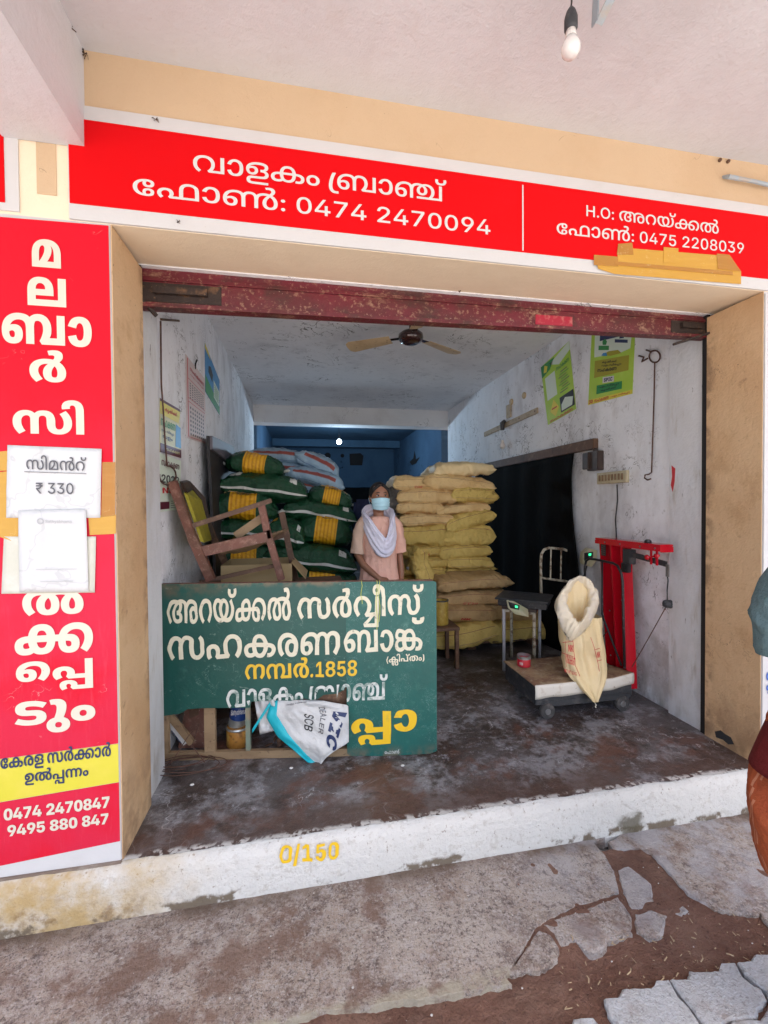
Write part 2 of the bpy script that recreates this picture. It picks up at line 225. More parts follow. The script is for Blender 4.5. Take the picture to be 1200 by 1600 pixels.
M['deck_skirt'] = mat('whitish_deck_skirt', (.66, .62, .54), .5, spots=(dict(s=14, r=(.52, .7), c=(.48, .40, .3), a=.7), dict(s=50, r=(.62, .7), c=(.3, .2, .12), a=.7)))
M['dark_iron'] = mat('dark_cast_iron', (.03, .032, .036), .55, bump=((30, .004),), spots=(dict(s=18, r=(.5, .7), c=(.09, .085, .08), a=.7),))
M['rubber'] = mat('dusty_rubber_wheel', (.04, .038, .038), .7, spots=(dict(s=20, r=(.45, .7), c=(.16, .14, .13), a=.7),))
M['tin_red'] = mat('red_printed_tin', (.55, .02, .04), .35, spots=(dict(s=30, r=(.6, .7), c=(.7, .5, .45), a=.5),))
M['tin_bare'] = mat('bare_tin', (.42, .44, .42), .35, metal=.7, spots=(dict(s=20, r=(.5, .7), c=(.25, .18, .1), a=.6),))
M['tin_rust'] = mat('rusty_tin', (.38, .17, .03), .5, spots=(dict(s=14, r=(.5, .65), c=(.5, .33, .08), a=.8), dict(s=30, r=(.5, .66), c=(.10, .04, .015), a=.8)), bump=((30, .003),))
M['drum_gold'] = mat('stained_gold_tin', (.36, .24, .04), .45, spots=(dict(s=12, r=(.45, .65), c=(.2, .11, .02), a=.8), dict(s=30, r=(.5, .66), c=(.5, .38, .1), a=.6)))
M['paint_blue'] = mat('blue_paint_tin', (.012, .04, .16), .35, spots=(dict(s=16, st=(1, 1, .3), r=(.6, .7), c=(.4, .42, .45), a=.7),))
M['skin'] = mat('brown_skin', (.28, .13, .075), .5, bump=((60, .0015),), spots=(dict(s=8, r=(.4, .7), c=(.26, .12, .068), a=.6),))
M['skin_dark'] = mat('dark_brown_skin', (.09, .04, .027), .5, bump=((60, .0015),))
M['hair'] = mat('black_hair', (.006, .005, .005), .75, bump=((120, .002),))
M['eye'] = mat('eye_white', (.6, .57, .54), .3)
M['iris'] = mat('dark_iris', (.01, .007, .006), .15)
def cloth(name, c, d, st=(1, 1, 1), wr=.016): return mat(name, c, .85, bump=((7, wr), (22, wr*.5), (60, wr*.15), (400, .0008)), spots=(dict(s=7, r=(.45, .75), c=d, a=.6),), spec=.2)
M['pink'] = cloth('pink_cotton', (.78, .46, .36), (.70, .38, .29))
M['sleeve'] = cloth('cream_pink_cotton', (.70, .50, .38), (.60, .40, .3))
M['lavender'] = cloth('pale_lavender_cotton', (.72, .70, .80), (.60, .58, .72))
M['mask'] = mat('pale_blue_mask', (.42, .68, .78), .7, bump=((40, .002),))
M['teal'] = cloth('grey_teal_cotton', (.105, .165, .175), (.085, .13, .14), wr=.02)
M['lungi'] = cloth('rust_orange_cotton', (.36, .085, .03), (.26, .045, .02), wr=.02)
M['lungi_stripe'] = cloth('pale_orange_stripe', (.50, .2, .11), (.45, .18, .1))
M['lungi_shade'] = cloth('dark_maroon_cotton', (.12, .012, .012), (.08, .01, .01))  # shadow on the upper lungi, given as a dark cloth colour
M['navy'] = cloth('navy_upholstery', (.016, .022, .055), (.03, .04, .08))
M['plastic_bag'] = mat('dark_translucent_plastic', (.07, .06, .05), .25, bump=((14, .02), (50, .006)), spots=(dict(s=10, r=(.55, .7), c=(.25, .22, .18), a=.7),))
def uvbands(bands, lines):
    """bands: (u0,u1,colour,stripe colour); lines: printed rules (axis, position, half width, colour)"""
    def f(s, c):
        uv = s.n.new('ShaderNodeTexCoord').outputs['UV']; x = s.sep(uv)
        for u0, u1, col, stripe in bands:
            m = s.math('MULTIPLY', s.ramp(x[0], u0-.002, u0+.002), s.math('SUBTRACT', 1, s.ramp(x[0], u1-.002, u1+.002)))
            w = s.math('SINE', s.math('MULTIPLY', x[0], 2*PI*6/(u1-u0)))
            cc = s.mix(s.ramp(w, -.2, .6), tuple(col), tuple(stripe))
            c = s.mix(m, c, cc)
        for ax, p, hw, col, lo, hi in lines:
            d = s.math('ABSOLUTE', s.math('SUBTRACT', x[ax], p))
            m = s.math('SUBTRACT', 1, s.ramp(d, hw*.6, hw))
            o = x[1-ax]
            m = s.math('MULTIPLY', m, s.math('MULTIPLY', s.math('GREATER_THAN', o, lo), s.math('LESS_THAN', o, hi)))
            c = s.mix(m, c, tuple(col))
        return c
    return f
gspots = (dict(s=5, r=(.5, .8), c=(.010, .075, .028), a=.6), dict(s=30, r=(.66, .74), c=(.10, .16, .1), a=.4))
M['sack_green'] = mat('green_plastic_sack', (.005, .052, .020), .24, bump=((8, .03), (24, .018), (70, .006)), spots=gspots, spec=.5)
M['sack_green_band'] = mat('green_plastic_sack_yellow_band', (.005, .052, .020), .24, bump=((8, .03), (24, .018), (70, .006)), spots=gspots, spec=.5,
    extra=uvbands([(.34, .70, (.80, .42, .014), (.62, .27, .008))], []))
M['sack_white'] = mat('white_seam_tape', (.66, .66, .62), .6, bump=((40, .003),))
M['sack_amber'] = mat('amber_printed_label', (.62, .30, .015), .4)
rl = (.26, .07, .05)
def weave(name, c, d): return mat(name, c, .62, bump=((7, .03), (20, .018), (55, .007), (500, .0008)), spec=.4, spots=(dict(s=5, r=(.42, .72), c=d, a=.7), dict(s=22, r=(.6, .75), c=(c[0]*.6, c[1]*.55, c[2]*.5), a=.4)),
    extra=uvbands([], [(1, .435, .0035, rl, .06, .94), (1, .62, .003, rl, .1, .9)]))
M['sack_yellow'] = weave('cream_yellow_woven_sack', (.88, .62, .29), (.72, .44, .17))
M['sack_yellow_b'] = weave('olive_yellow_woven_sack', (.68, .49, .14), (.50, .34, .08))
M['sack_tan'] = weave('dusty_tan_woven_sack', (.52, .34, .15), (.34, .21, .09))
M['sack_pale'] = mat('pale_yellow_woven_plastic', (.76, .60, .33), .55, bump=((7, .012), (28, .005), (400, .0006)), spots=(dict(s=5, r=(.45, .75), c=(.80, .66, .42), a=.6), dict(s=9, r=(.55, .75), c=(.66, .46, .2), a=.5)))
M['liner'] = mat('milky_plastic_liner', (.78, .68, .50), .3, bump=((16, .012), (60, .004)), spots=(dict(s=10, r=(.45, .7), c=(.70, .64, .56), a=.7),))
M['sack_blue'] = mat('pale_blue_woven_sack', (.27, .40, .52), .55, bump=((7, .014), (25, .006), (400, .0006)), spots=(dict(s=6, r=(.45, .7), c=(.14, .25, .38), a=.7), dict(s=20, st=(3, .5, 1), r=(.6, .7), c=(.40, .52, .6), a=.5)),
    extra=uvbands([], [(1, .44, .035, (.27, .06, .05), .15, .85), (1, .30, .006, (.06, .12, .26), .05, .95), (1, .56, .006, (.06, .12, .26), .05, .95)]))
M['sack_blue_white'] = mat('white_printed_sack', (.66, .66, .64), .55, bump=((7, .014), (25, .006)), spots=(dict(s=6, r=(.45, .7), c=(.52, .53, .54), a=.7), dict(s=14, r=(.6, .72), c=(.3, .25, .2), a=.6)))
M['cyan'] = mat('cyan_printed_border', (.01, .42, .50), .5)
M['poster_lime'] = mat('poster_lime_print', (.40, .62, .05), .5, bump=((6, .006),), spots=(dict(s=4, r=(.4, .7), c=(.52, .70, .12), a=.7),))
M['poster_pale'] = mat('poster_pale_print', (.66, .76, .64), .5)
M['poster_green'] = mat('poster_dark_green_print', (.03, .26, .06), .5)
M['poster_yellow'] = mat('poster_yellow_print', (.72, .62, .06), .5)
M['poster_ochre'] = mat('poster_ochre_print', (.36, .33, .02), .5)
M['poster_black'] = mat('poster_black_print', (.02, .018, .02), .5)
M['poster_blue'] = mat('poster_sky_blue_print', (.05, .25, .52), .5, spots=(dict(s=8, r=(.5, .7), c=(.10, .33, .58), a=.6),))
M['poster_maroon'] = mat('poster_maroon_print', (.10, .012, .03), .5)
M['poster_cream'] = mat('poster_cream_print', (.62, .58, .30), .5)
M['cal_pink'] = mat('calendar_pinkish_paper', (.64, .53, .50), .6)
M['bulb_grey'] = mat('grey_blue_painted_steel', (.30, .36, .40), .5, spots=(dict(s=14, r=(.5, .7), c=(.4, .32, .24), a=.7),))
M['string'] = mat('yellow_green_string', (.55, .60, .12), .7)
M['straw'] = mat('dry_straw_bits', (.44, .33, .20), .8)
M['pebble'] = mat('pale_pebble', (.5, .46, .42), .8)

# ------------------------------------------------------------------ mesh helpers
def link(o, parent=None):
    COL.objects.link(o)
    if parent is not None: o.parent = parent
    return o
def tag(o, label=None, cat=None, group=None, kind=None):
    if label: o['label'] = label
    if cat: o['category'] = cat
    if group: o['group'] = group
    if kind: o['kind'] = kind
    return o
def root(name, loc, label, cat, group=None, rz=0):
    o = bpy.data.objects.new(name, None); o.location = loc; o.rotation_euler.z = rz; o.empty_display_size = .1
    link(o); return tag(o, label, cat, group)
class MB:
    def __init__(s): s.v = []; s.f = []; s.mi = []; s.uv = None; s.cur = 0
    def add(s, vs, fs):
        b = len(s.v); s.v += [tuple(p) for p in vs]; s.f += [tuple(i+b for i in f) for f in fs]; s.mi += [s.cur]*len(fs); return s
    def box(s, a, b, bev=0, rot=None, c=None):
        x0, y0, z0 = (min(a[i], b[i]) for i in range(3)); x1, y1, z1 = (max(a[i], b[i]) for i in range(3))
        e = bev
        if not e:
            vs = [(x, y, z) for z in (z0, z1) for y in (y0, y1) for x in (x0, x1)]
            fs = [(0, 2, 3, 1), (4, 5, 7, 6), (0, 1, 5, 4), (2, 6, 7, 3), (0, 4, 6, 2), (1, 3, 7, 5)]
        else:
            bm = bmesh.new(); bmesh.ops.create_cube(bm, size=1)
            for v in bm.verts: v.co = Vector(((x0+x1)/2+v.co.x*(x1-x0), (y0+y1)/2+v.co.y*(y1-y0), (z0+z1)/2+v.co.z*(z1-z0)))
            bmesh.ops.bevel(bm, geom=list(bm.edges), offset=e, segments=2, affect='EDGES')
            bm.verts.index_update(); vs = [tuple(v.co) for v in bm.verts]; fs = [tuple(v.index for v in f.verts) for f in bm.faces]; bm.free()
        if rot is not None:
            cc = Vector(c or ((x0+x1)/2, (y0+y1)/2, (z0+z1)/2)); vs = [cc + rot @ (Vector(p)-cc) for p in vs]
        return s.add(vs, fs)
    def bar(s, p, q, w, h, up=(0, 0, 1), bev=0):
        """a rectangular bar from p to q, w across, h along up"""
        p, q = Vector(p), Vector(q); d = (q-p); L = d.length; d.normalize(); u = Vector(up); r = d.cross(u).normalized(); u = r.cross(d)
        t = MB(); t.box((-w/2, 0, -h/2), (w/2, L, h/2), bev)
        return s.add([p + r*a[0] + d*a[1] + u*a[2] for a in t.v], t.f)
    def tube(s, path, rad, n=10, cap=True):
        P = [Vector(p) for p in path]; N = len(P); R = rad if isinstance(rad, (list, tuple)) else [rad]*N
        t0 = (P[1]-P[0]).normalized(); u = t0.orthogonal().normalized(); vs = []
        for i in range(N):
            t = (P[min(i+1, N-1)]-P[max(i-1, 0)]).normalized(); u = (u - t*u.dot(t)).normalized(); w = t.cross(u)
            for k in range(n):
                a = 2*PI*k/n; vs.append(P[i] + (u*math.cos(a)+w*math.sin(a))*R[i])
        fs = [(i*n+k, i*n+(k+1) % n, (i+1)*n+(k+1) % n, (i+1)*n+k) for i in range(N-1) for k in range(n)]
        if cap: fs += [tuple(range(n))[::-1], tuple((N-1)*n+k for k in range(n))]
        return s.add(vs, fs)
    def rings(s, R, n=24, fold=None, cap=True):
        """stacked horizontal ellipses (z, rx, ry, cx, cy)"""
        vs = []
        for i, r in enumerate(R):
            z, rx, ry = r[:3]; cx = r[3] if len(r) > 3 else 0; cy = r[4] if len(r) > 4 else 0
            for k in range(n):
                a = 2*PI*k/n; f = 1 + (fold(z, a) if fold else 0)
                vs.append((cx+rx*f*math.cos(a), cy+ry*f*math.sin(a), z))
        N = len(R)
        fs = [(i*n+k, i*n+(k+1) % n, (i+1)*n+(k+1) % n, (i+1)*n+k) for i in range(N-1) for k in range(n)]
        if cap: fs += [tuple(range(n))[::-1], tuple((N-1)*n+k for k in range(n))]
        return s.add(vs, fs)
    def lathe(s, prof, c=(0, 0, 0), n=20, axis='z', cap=True):
        vs = []
        for r, z in prof:
            for k in range(n):
                a = 2*PI*k/n; p = (r*math.cos(a), r*math.sin(a), z)
                if axis == 'x': p = (p[2], p[0], p[1])
                if axis == 'y': p = (p[0], p[2], p[1])
                vs.append((p[0]+c[0], p[1]+c[1], p[2]+c[2]))
        N = len(prof)
        fs = [(i*n+k, i*n+(k+1) % n, (i+1)*n+(k+1) % n, (i+1)*n+k) for i in range(N-1) for k in range(n)]
        if cap: fs += [tuple(range(n))[::-1], tuple((N-1)*n+k for k in range(n))]
        return s.add(vs, fs)
    def ball(s, c, r, n=16, m=10):
        rx, ry, rz = r if isinstance(r, (tuple, list)) else (r, r, r)
        return s.rings([(c[2]-rz*math.cos(PI*i/m), max(rx*math.sin(PI*i/m), 1e-5), max(ry*math.sin(PI*i/m), 1e-5), c[0], c[1]) for i in range(m+1)], n)
    def prism(s, poly, d, flip=False):
        """poly: 3D outline, d: thickness vector; the outline is the front"""
        n = len(poly); P = [Vector(p) for p in poly]; Q = [p+Vector(d) for p in P]
        return s.add(P+Q, [tuple(range(n)), tuple(range(2*n-1, n-1, -1))] + [((i+1) % n, i, n+i, n+(i+1) % n) for i in range(n)])
    def grid(s, fn, nu, nv, thick=None):
        vs = [fn(i/nu, j/nv) for j in range(nv+1) for i in range(nu+1)]
        fs = [(j*(nu+1)+i, j*(nu+1)+i+1, (j+1)*(nu+1)+i+1, (j+1)*(nu+1)+i) for j in range(nv) for i in range(nu)]
        if thick:
            n = len(vs); t = Vector(thick); vs = [Vector(p) for p in vs]; vs += [p+t for p in vs]
            fs += [tuple(i+n for i in f[::-1]) for f in fs]
            rim = [i for i in range(nu+1)] + [j*(nu+1)+nu for j in range(1, nv+1)] + [nv*(nu+1)+i for i in range(nu-1, -1, -1)] + [j*(nu+1) for j in range(nv-1, 0, -1)]
            fs += [(rim[(k+1) % len(rim)], rim[k], rim[k]+n, rim[(k+1) % len(rim)]+n) for k in range(len(rim))]
        return s.add(vs, fs)
    def build(s, name, mats, parent=None, smooth=False, local=False, origin=None, angle=None):
        """one mesh object; vertices are world coordinates unless local"""
        if origin is None:
            if parent is not None and not local: origin = wloc(parent)
            elif parent is not None or local: origin = Vector((0, 0, 0))
            else:
                xs, ys, zs = zip(*s.v); origin = Vector(((min(xs)+max(xs))/2, (min(ys)+max(ys))/2, min(zs)))
        me = bpy.data.meshes.new(name)
        me.from_pydata([(p[0]-origin[0], p[1]-origin[1], p[2]-origin[2]) for p in s.v], [], s.f)
        for m in (mats if isinstance(mats, (list, tuple)) else [mats]): me.materials.append(m)
        if s.cur or max(s.mi, default=0): me.polygons.foreach_set('material_index', s.mi)
        bm = bmesh.new(); bm.from_mesh(me); bmesh.ops.recalc_face_normals(bm, faces=bm.faces); bm.to_mesh(me); bm.free()
        if s.uv:
            l = me.uv_layers.new(name='UVMap')
            for lp in me.loops: l.data[lp.index].uv = s.uv[lp.vertex_index]
        if smooth:
            for p in me.polygons: p.use_smooth = True
            if angle: me.set_sharp_from_angle(angle=math.radians(angle))
        o = bpy.data.objects.new(name, me); link(o, parent)
        if parent is None and not local: o.location = origin
        return o
def wloc(o):
    p = Vector((0, 0, 0))
    while o is not None: p = p + Vector(o.location); o = o.parent
    return p
def thing(mb, name, m, label, cat, group=None, smooth=False, angle=None):
    return tag(mb.build(name, m, None, smooth, angle=angle), label, cat, group)
def struct(mb, name, m, smooth=False):
    return tag(mb.build(name, m, None, smooth, origin=Vector((0, 0, 0))), kind='structure')
def fuse(mb, name, m, parent, voxel=.008, it=6, local=True):
    t = mb.build('tmp', m, None, local=True)
    r = t.modifiers.new('r', 'REMESH'); r.mode = 'VOXEL'; r.voxel_size = voxel
    q = t.modifiers.new('s', 'SMOOTH'); q.iterations = it; q.factor = .5
    bpy.context.view_layer.update()
    me = bpy.data.meshes.new_from_object(t.evaluated_get(bpy.context.evaluated_depsgraph_get()))
    me.name = name; bpy.data.objects.remove(t)
    for p in me.polygons: p.use_smooth = True
    if not me.materials: me.materials.append(m)
    return link(bpy.data.objects.new(name, me), parent)
def N3(x, y, z): return noise.noise(Vector((x, y, z)))

# ------------------------------------------------------------------ lettering (outlines of the letters as drawn on the signs)
GL = [[[141,114,32,0,46,-9,30,-16,14,-21,1,-11,0,-11,-10,-17,-18,-14,-11,-6,-3,7,109,0,1,95,45,0,1,-111,-177,0,-15,13,12,4,20,12,12,15,1,11,0,12,-20,19,-36,11,-23,0,-26,0,-36,-11,-18,-19,1,-12,0,-10,10,-16,20,-12,17,-6,-27,-13,-16,6,-30,16,-16,22,1,14,0,12,14,20,32,17,48,9]],
[[195,56,0,-12,-8,-21,-22,-16,-38,-9,-27,0,-22,0,-32,6,-22,11,-12,14,-1,6,43,4,4,-6,10,-11,18,-8,17,0,20,0,22,11,12,18,1,13,0,12,-12,19,-22,10,-17,0,-16,0,-18,-7,-12,-12,-1,-5,-43,4,4,7,14,12,22,11,32,7,23,0,26,0,36,-10,22,-16,8,-21]],
[[161,97,-22,0,-34,-3,-28,-6,-18,-9,-3,-5,0,-1,1,-2,0,-2,-2,-5,1,-2,0,-11,18,-12,17,0,16,0,16,9,1,7,0,4,-6,7,-14,4,-9,0,-16,0,-22,-8,-9,-5,-15,9,6,4,22,8,28,6,17,0,22,0,26,-8,14,-13,1,-8,0,-8,-16,-14,-30,-9,-25,0,-20,0,-32,9,-18,18,1,12,0,11,18,18,38,14,54,8,39,0,38,0,52,-8,24,-14,1,-11,0,-8,-14,-11,-26,-8,-21,-2,-31,6,1,6,5,0,12,0,18,1,7,2,6,3,6,5,1,4,0,6,-14,8,-34,4],[283,30,0,-7,-10,-11,-7,-4,-6,-2,-18,-4,-28,-2,-19,0,-81,0,-16,0,-16,-1,-5,-1,-6,-2,-4,-4,1,-3,0,-3,4,-5,5,-1,6,-2,16,-2,19,0,167,0,1,-16,-169,0,-22,0,-32,3,-9,3,-12,4,-10,11,1,7,0,7,10,11,13,4,6,2,16,3,22,1,17,0,87,0,16,0,20,2,7,3,6,1,4,6,1,4,0,3,-6,6,-5,3,-6,1,-16,2,-15,0,-5,0,1,14,45,-2,28,-4,26,-15]],
[[89,-2,-36,0,-40,17,1,16,0,10,18,14,15,4,10,3,24,3,34,2,25,0,163,0,36,0,42,-4,17,-6,12,-4,14,-12,1,-10,0,-16,-40,-17,-33,0,-10,0,-20,1,-9,1,11,16,4,-1,14,-1,9,0,18,0,18,9,1,8,0,5,-8,7,-7,2,-10,4,-28,2,-23,0,-165,0,-26,0,-28,-2,-9,-4,-6,-2,-8,-7,1,-5,0,-6,10,-7,16,-4,13,0,12,0,26,4,15,5,23,-13,-14,-4,-22,-6,-26,-2],[217,114,34,0,44,-15,20,-26,1,-17,0,-19,-22,-26,-44,-13,-29,0,-24,0,-38,7,-11,8,-12,7,-14,22,1,14,0,27,52,31],[217,97,-28,0,-28,-20,1,-21,0,-14,12,-19,26,-9,19,0,18,0,26,9,12,19,1,14,0,14,-12,18,-24,9]],
[[95,-2,-26,0,-36,9,-20,17,1,11,0,12,22,17,36,9,25,0,24,0,36,-9,22,-17,1,-12,0,-11,-22,-17,-36,-9],[95,57,-18,0,-24,-11,1,-11,0,-11,24,-11,19,0,18,0,22,11,1,11,0,11,-22,11]],
[],
[[109,111,-18,-18,-20,-34,-10,-30,1,-15,0,-13,12,-15,24,-7,19,0,4,0,12,1,7,0,5,-17,-8,0,-16,-1,-9,0,-30,0,-40,12,-20,24,1,16,0,16,12,31,20,33,17,17]],
[[149,114,34,0,44,-11,17,-9,9,-10,7,-32,1,-52,-41,0,1,59,0,13,-10,14,-7,4,-8,3,-22,4,-17,0,-28,0,-42,-12,-22,-22,1,-15,1,-2,0,-11,10,-14,20,-7,15,0,8,0,14,4,8,8,1,6,0,9,-18,10,-15,0,-16,0,-26,-8,-13,-7,-3,15,10,7,38,9,21,0,22,0,30,-8,16,-15,1,-10,0,-12,-18,-16,-32,-8,-21,0,-22,0,-38,10,-24,22,1,18,0,22,36,29,60,15],[513,111,1,-111,-173,0,-15,11,12,7,18,13,12,16,1,11,0,12,-16,17,-26,10,-17,0,-14,0,-20,-5,-5,-5,-4,-4,-4,-12,1,-12,1,-59,-41,0,1,51,21,33,1,13,12,9,36,8,25,0,32,0,46,-15,22,-25,1,-15,0,-10,-8,-17,-14,-12,-7,-6,-9,2,105,0,1,95]],
[[101,-2,-22,0,-38,10,-24,22,1,18,0,22,36,29,60,15,37,0,34,0,44,-11,19,-10,1,-5,13,-40,1,-48,-41,0,1,59,0,13,-10,14,-7,4,-8,3,-22,4,-17,0,-28,0,-42,-12,-22,-22,1,-15,1,-2,0,-11,10,-15,20,-6,15,0,8,0,14,4,8,8,1,6,0,9,-18,10,-15,0,-16,0,-26,-8,-13,-7,-3,15,10,7,38,9,21,0,22,0,30,-8,16,-15,1,-10,0,-12,-18,-16,-32,-8],[325,114,18,0,30,-3,15,-3,5,-4,28,-7,32,-22,1,-14,0,-11,-18,-15,-34,-8,-19,0,-22,0,-32,8,-18,15,1,11,0,13,32,23,31,7,5,3,14,4,32,3,15,0,32,0,44,-9,26,-16,14,-20,1,-11,0,-12,-14,-18,-20,-15,-11,-7,-43,5,12,5,22,13,12,17,1,11,0,12,-18,18,-32,11,-23,0,-4,0,-16,-1,-7,-1,-7,0,-14,-3,-22,-10,-12,-13,1,-8,0,-7,10,-9,14,-4,9,0,8,0,14,4,8,8,1,8,0,8,-10,13,-20,10,-13,3,-7,0,-8,1,-12,1,-7,0,-18,0,-26,-6,-7,-3,-10,-5,-10,-16,1,-14,1,-51,-35,0,1,50,11,39,10,6,26,10,36,6],[653,111,1,-111,-345,0,1,16,305,0,1,95]],
[[-45,119,-24,0,-34,8,-18,14,1,10,0,4,4,7,1,2,39,-3,-2,-2,0,-5,1,-2,0,-7,10,-8,16,-3,13,0,10,0,18,3,10,8,1,7,0,2,-2,5,-1,2,39,3,0,-2,4,-7,1,-4,0,-10,-18,-14,-34,-8]],
[[151,-2,-28,0,-48,6,-38,15,-22,22,1,15,0,15,24,22,38,14,48,7,27,0,28,0,36,-8,16,-12,1,-8,0,-9,-14,-12,-28,-6,-15,0,-22,0,-28,8,-10,12,1,7,0,4,4,7,3,2,43,4,-6,-3,-8,-9,1,-4,0,-5,10,-8,15,0,12,0,12,7,1,4,0,7,-20,7,-13,0,-6,0,-12,0,-3,-1,-26,0,-36,-11,-18,-18,1,-13,0,-12,18,-19,36,-11,25,-1,4,0,12,0,5,0,10,0,16,2,10,7,1,4,0,5,-12,7,-11,0,-14,0,-12,-9,1,-4,0,-5,8,-9,9,-2,-41,4,-2,2,-4,7,1,4,0,7,10,12,28,7,23,0,16,0,26,-6,16,-11,1,-9,0,-8,-16,-13,-36,-7]],
[[97,70,30,0,36,-10,18,-17,1,-9,0,-7,-10,-12,-5,-3,-7,4,115,0,1,-16,-131,0,-15,11,8,4,8,10,1,7,0,10,-20,12,-21,0,-14,0,-18,-6,-10,-9,1,-6,0,-8,12,-11,11,-4,-27,-12,-16,7,-20,17,1,11,0,11,22,17,38,9],[339,114,26,0,38,-7,15,-7,14,-6,12,-20,1,-16,1,-58,-205,0,1,57,0,12,6,16,12,11,11,5,12,6,38,7],[341,97,-16,0,-20,-4,-7,-4,-8,-4,-10,-14,1,-15,1,-40,123,0,1,38,0,15,-8,16,-7,4,-8,4,-22,4]],
[[149,114,34,0,44,-11,17,-9,-9,2,14,9,36,9,25,0,26,0,36,-10,13,-10,-1,-6,19,-29,1,-59,-41,0,1,63,0,11,-6,12,-7,4,-4,4,-18,3,-11,0,-12,0,-18,-4,-5,-3,-8,-4,-6,-13,1,-12,1,-61,-41,0,1,58,0,14,-10,14,-7,4,-8,3,-24,4,-15,0,-28,0,-42,-12,-22,-22,1,-15,1,-2,0,-11,10,-14,20,-7,15,0,8,0,14,4,8,8,1,6,0,9,-18,10,-15,0,-16,0,-26,-8,-13,-7,-3,15,10,7,38,9,21,0,22,0,30,-8,16,-15,1,-10,0,-12,-18,-16,-32,-8,-21,0,-22,0,-38,10,-24,22,1,18,0,22,36,29,60,15],[529,-2,-28,0,-36,10,-20,21,1,15,0,10,14,19,26,18,21,9,9,6,14,5,16,12,1,6,0,6,-12,7,-15,0,-10,0,-14,-1,-5,-1,-7,16,8,1,26,2,15,0,24,0,26,-9,12,-11,1,-6,0,-10,-22,-17,-19,-9,-7,-5,-18,-7,-20,-16,-12,-17,1,-9,0,-10,12,-13,18,-6,13,0,20,0,22,15,1,15,0,9,-12,19,-24,16,-17,4,-10,3,-20,2,-13,0,-18,0,-26,-4,-9,-4,-6,-3,-10,-9,-6,-14,1,-11,1,-32,-37,0,1,38,15,33,10,7,28,10,38,6,25,0,18,0,30,-3,15,-4,2,0,4,-1,3,-1,24,-6,32,-20,14,-22,1,-12,0,-22,-42,-25]],
[[45,-1,-10,0,-14,7,1,5,0,5,14,7,11,0,10,0,14,-7,1,-5,0,-5,-14,-7],[45,62,-10,0,-14,6,1,5,0,5,14,7,11,0,10,0,14,-7,1,-5,0,-5,-14,-6]],
[[107,-2,-28,0,-38,15,-20,27,1,20,0,19,20,27,38,15,29,0,28,0,38,-15,20,-27,1,-19,0,-20,-20,-27,-38,-15],[107,14,16,0,22,11,12,20,1,15,0,14,-12,21,-22,10,-15,0,-16,0,-22,-10,-12,-21,1,-14,0,-15,12,-20,22,-11]],
[[17,23,1,15,95,81,37,0,-91,-79,1,-1,143,0,1,-16],[131,0,1,28,1,6,1,40,35,0,1,-74]],
[[45,0,103,103,-119,0,1,16,161,0,1,-16,-103,-103]],
[[29,0,1,13,81,42,14,7,16,10,8,9,1,5,0,6,-10,9,-20,4,-11,0,-12,0,-20,-5,-10,-9,1,-7,-33,0,0,11,20,17,34,9,23,0,24,0,34,-9,20,-15,1,-10,0,-7,-10,-12,-24,-16,-21,-11,-45,-24,1,-1,107,0,1,-16]],
[[107,121,22,0,36,-10,22,-18,1,-12,0,-9,-16,-19,-17,-13,-53,-40,-37,0,79,57,7,0,-4,-3,-12,-6,-18,-3,-9,0,-22,0,-34,9,-18,17,1,11,0,11,22,18,36,10],[107,106,-12,0,-20,-7,-12,-10,1,-7,0,-7,12,-11,20,-6,13,0,12,0,20,6,12,11,1,7,0,7,-12,10,-20,7]],
[[27,0,1,119,39,0,1,-50,117,0,1,50,39,0,1,-119,-37,0,1,53,-115,0,1,-53]],
[[45,-1,-10,0,-14,7,1,5,0,5,14,7,11,0,10,0,14,-7,1,-5,0,-5,-14,-7]],
[[127,-2,-32,0,-48,15,-28,28,1,19,0,19,28,27,48,15,33,0,30,0,50,-15,28,-27,1,-19,0,-20,-28,-27,-50,-15],[127,15,20,0,32,10,18,20,1,15,0,14,-18,20,-32,10,-19,0,-20,0,-32,-10,-20,-20,1,-14,0,-15,20,-19,32,-11]],
[[153,114,20,0,42,-4,19,-4,2,0,6,-2,3,-1,20,-3,22,-9,12,-11,1,-6,0,-5,-6,-8,-16,-7,-13,-3,3,1,18,-3,20,-13,1,-9,0,-8,-16,-13,-34,-8,-29,0,-32,0,-42,13,-20,22,1,14,0,11,14,21,28,18,25,6,2,1,4,1,5,1,14,4,38,4,23,0,28,0,36,-7,26,-10,11,-6,17,-43,1,-48,-43,0,1,54,0,15,-10,16,-9,5,-10,4,-24,4,-19,0,-12,0,-20,-1,-7,-2,-20,-2,-26,-11,-14,-14,-8,-14,1,-6,0,-17,28,-18,27,0,20,0,18,8,1,7,0,7,-20,8,-21,0,-9,0,1,16,7,0,24,0,18,8,1,7,0,8,-24,11,-25,2,-14,2,-24,1,-11,0,-32,0,-42,-11,-22,-20,1,-12,0,-10,12,-16,20,-12,17,-6,-27,-13,-16,6,-30,16,-16,22,1,14,0,12,16,20,32,17,52,9],[517,-2,-28,0,-36,11,-18,20,1,11,0,19,42,22,37,0,22,0,34,-12,20,-18,3,-10,-13,1,-4,5,-14,11,-22,7,-15,0,-24,0,-20,-14,1,-11,0,-8,8,-12,18,-6,15,0,16,0,20,7,10,16,1,12,0,2,0,6,-1,3,0,2,0,3,1,1,-4,8,-22,14,-38,9,-29,0,-16,0,-26,-4,-9,-4,-8,-3,-10,-8,-4,-13,1,-10,1,-14,-25,51,10,6,26,10,38,6,29,0,34,0,50,-10,34,-18,18,-24,1,-14,0,-18,-22,-22,-40,-10]],
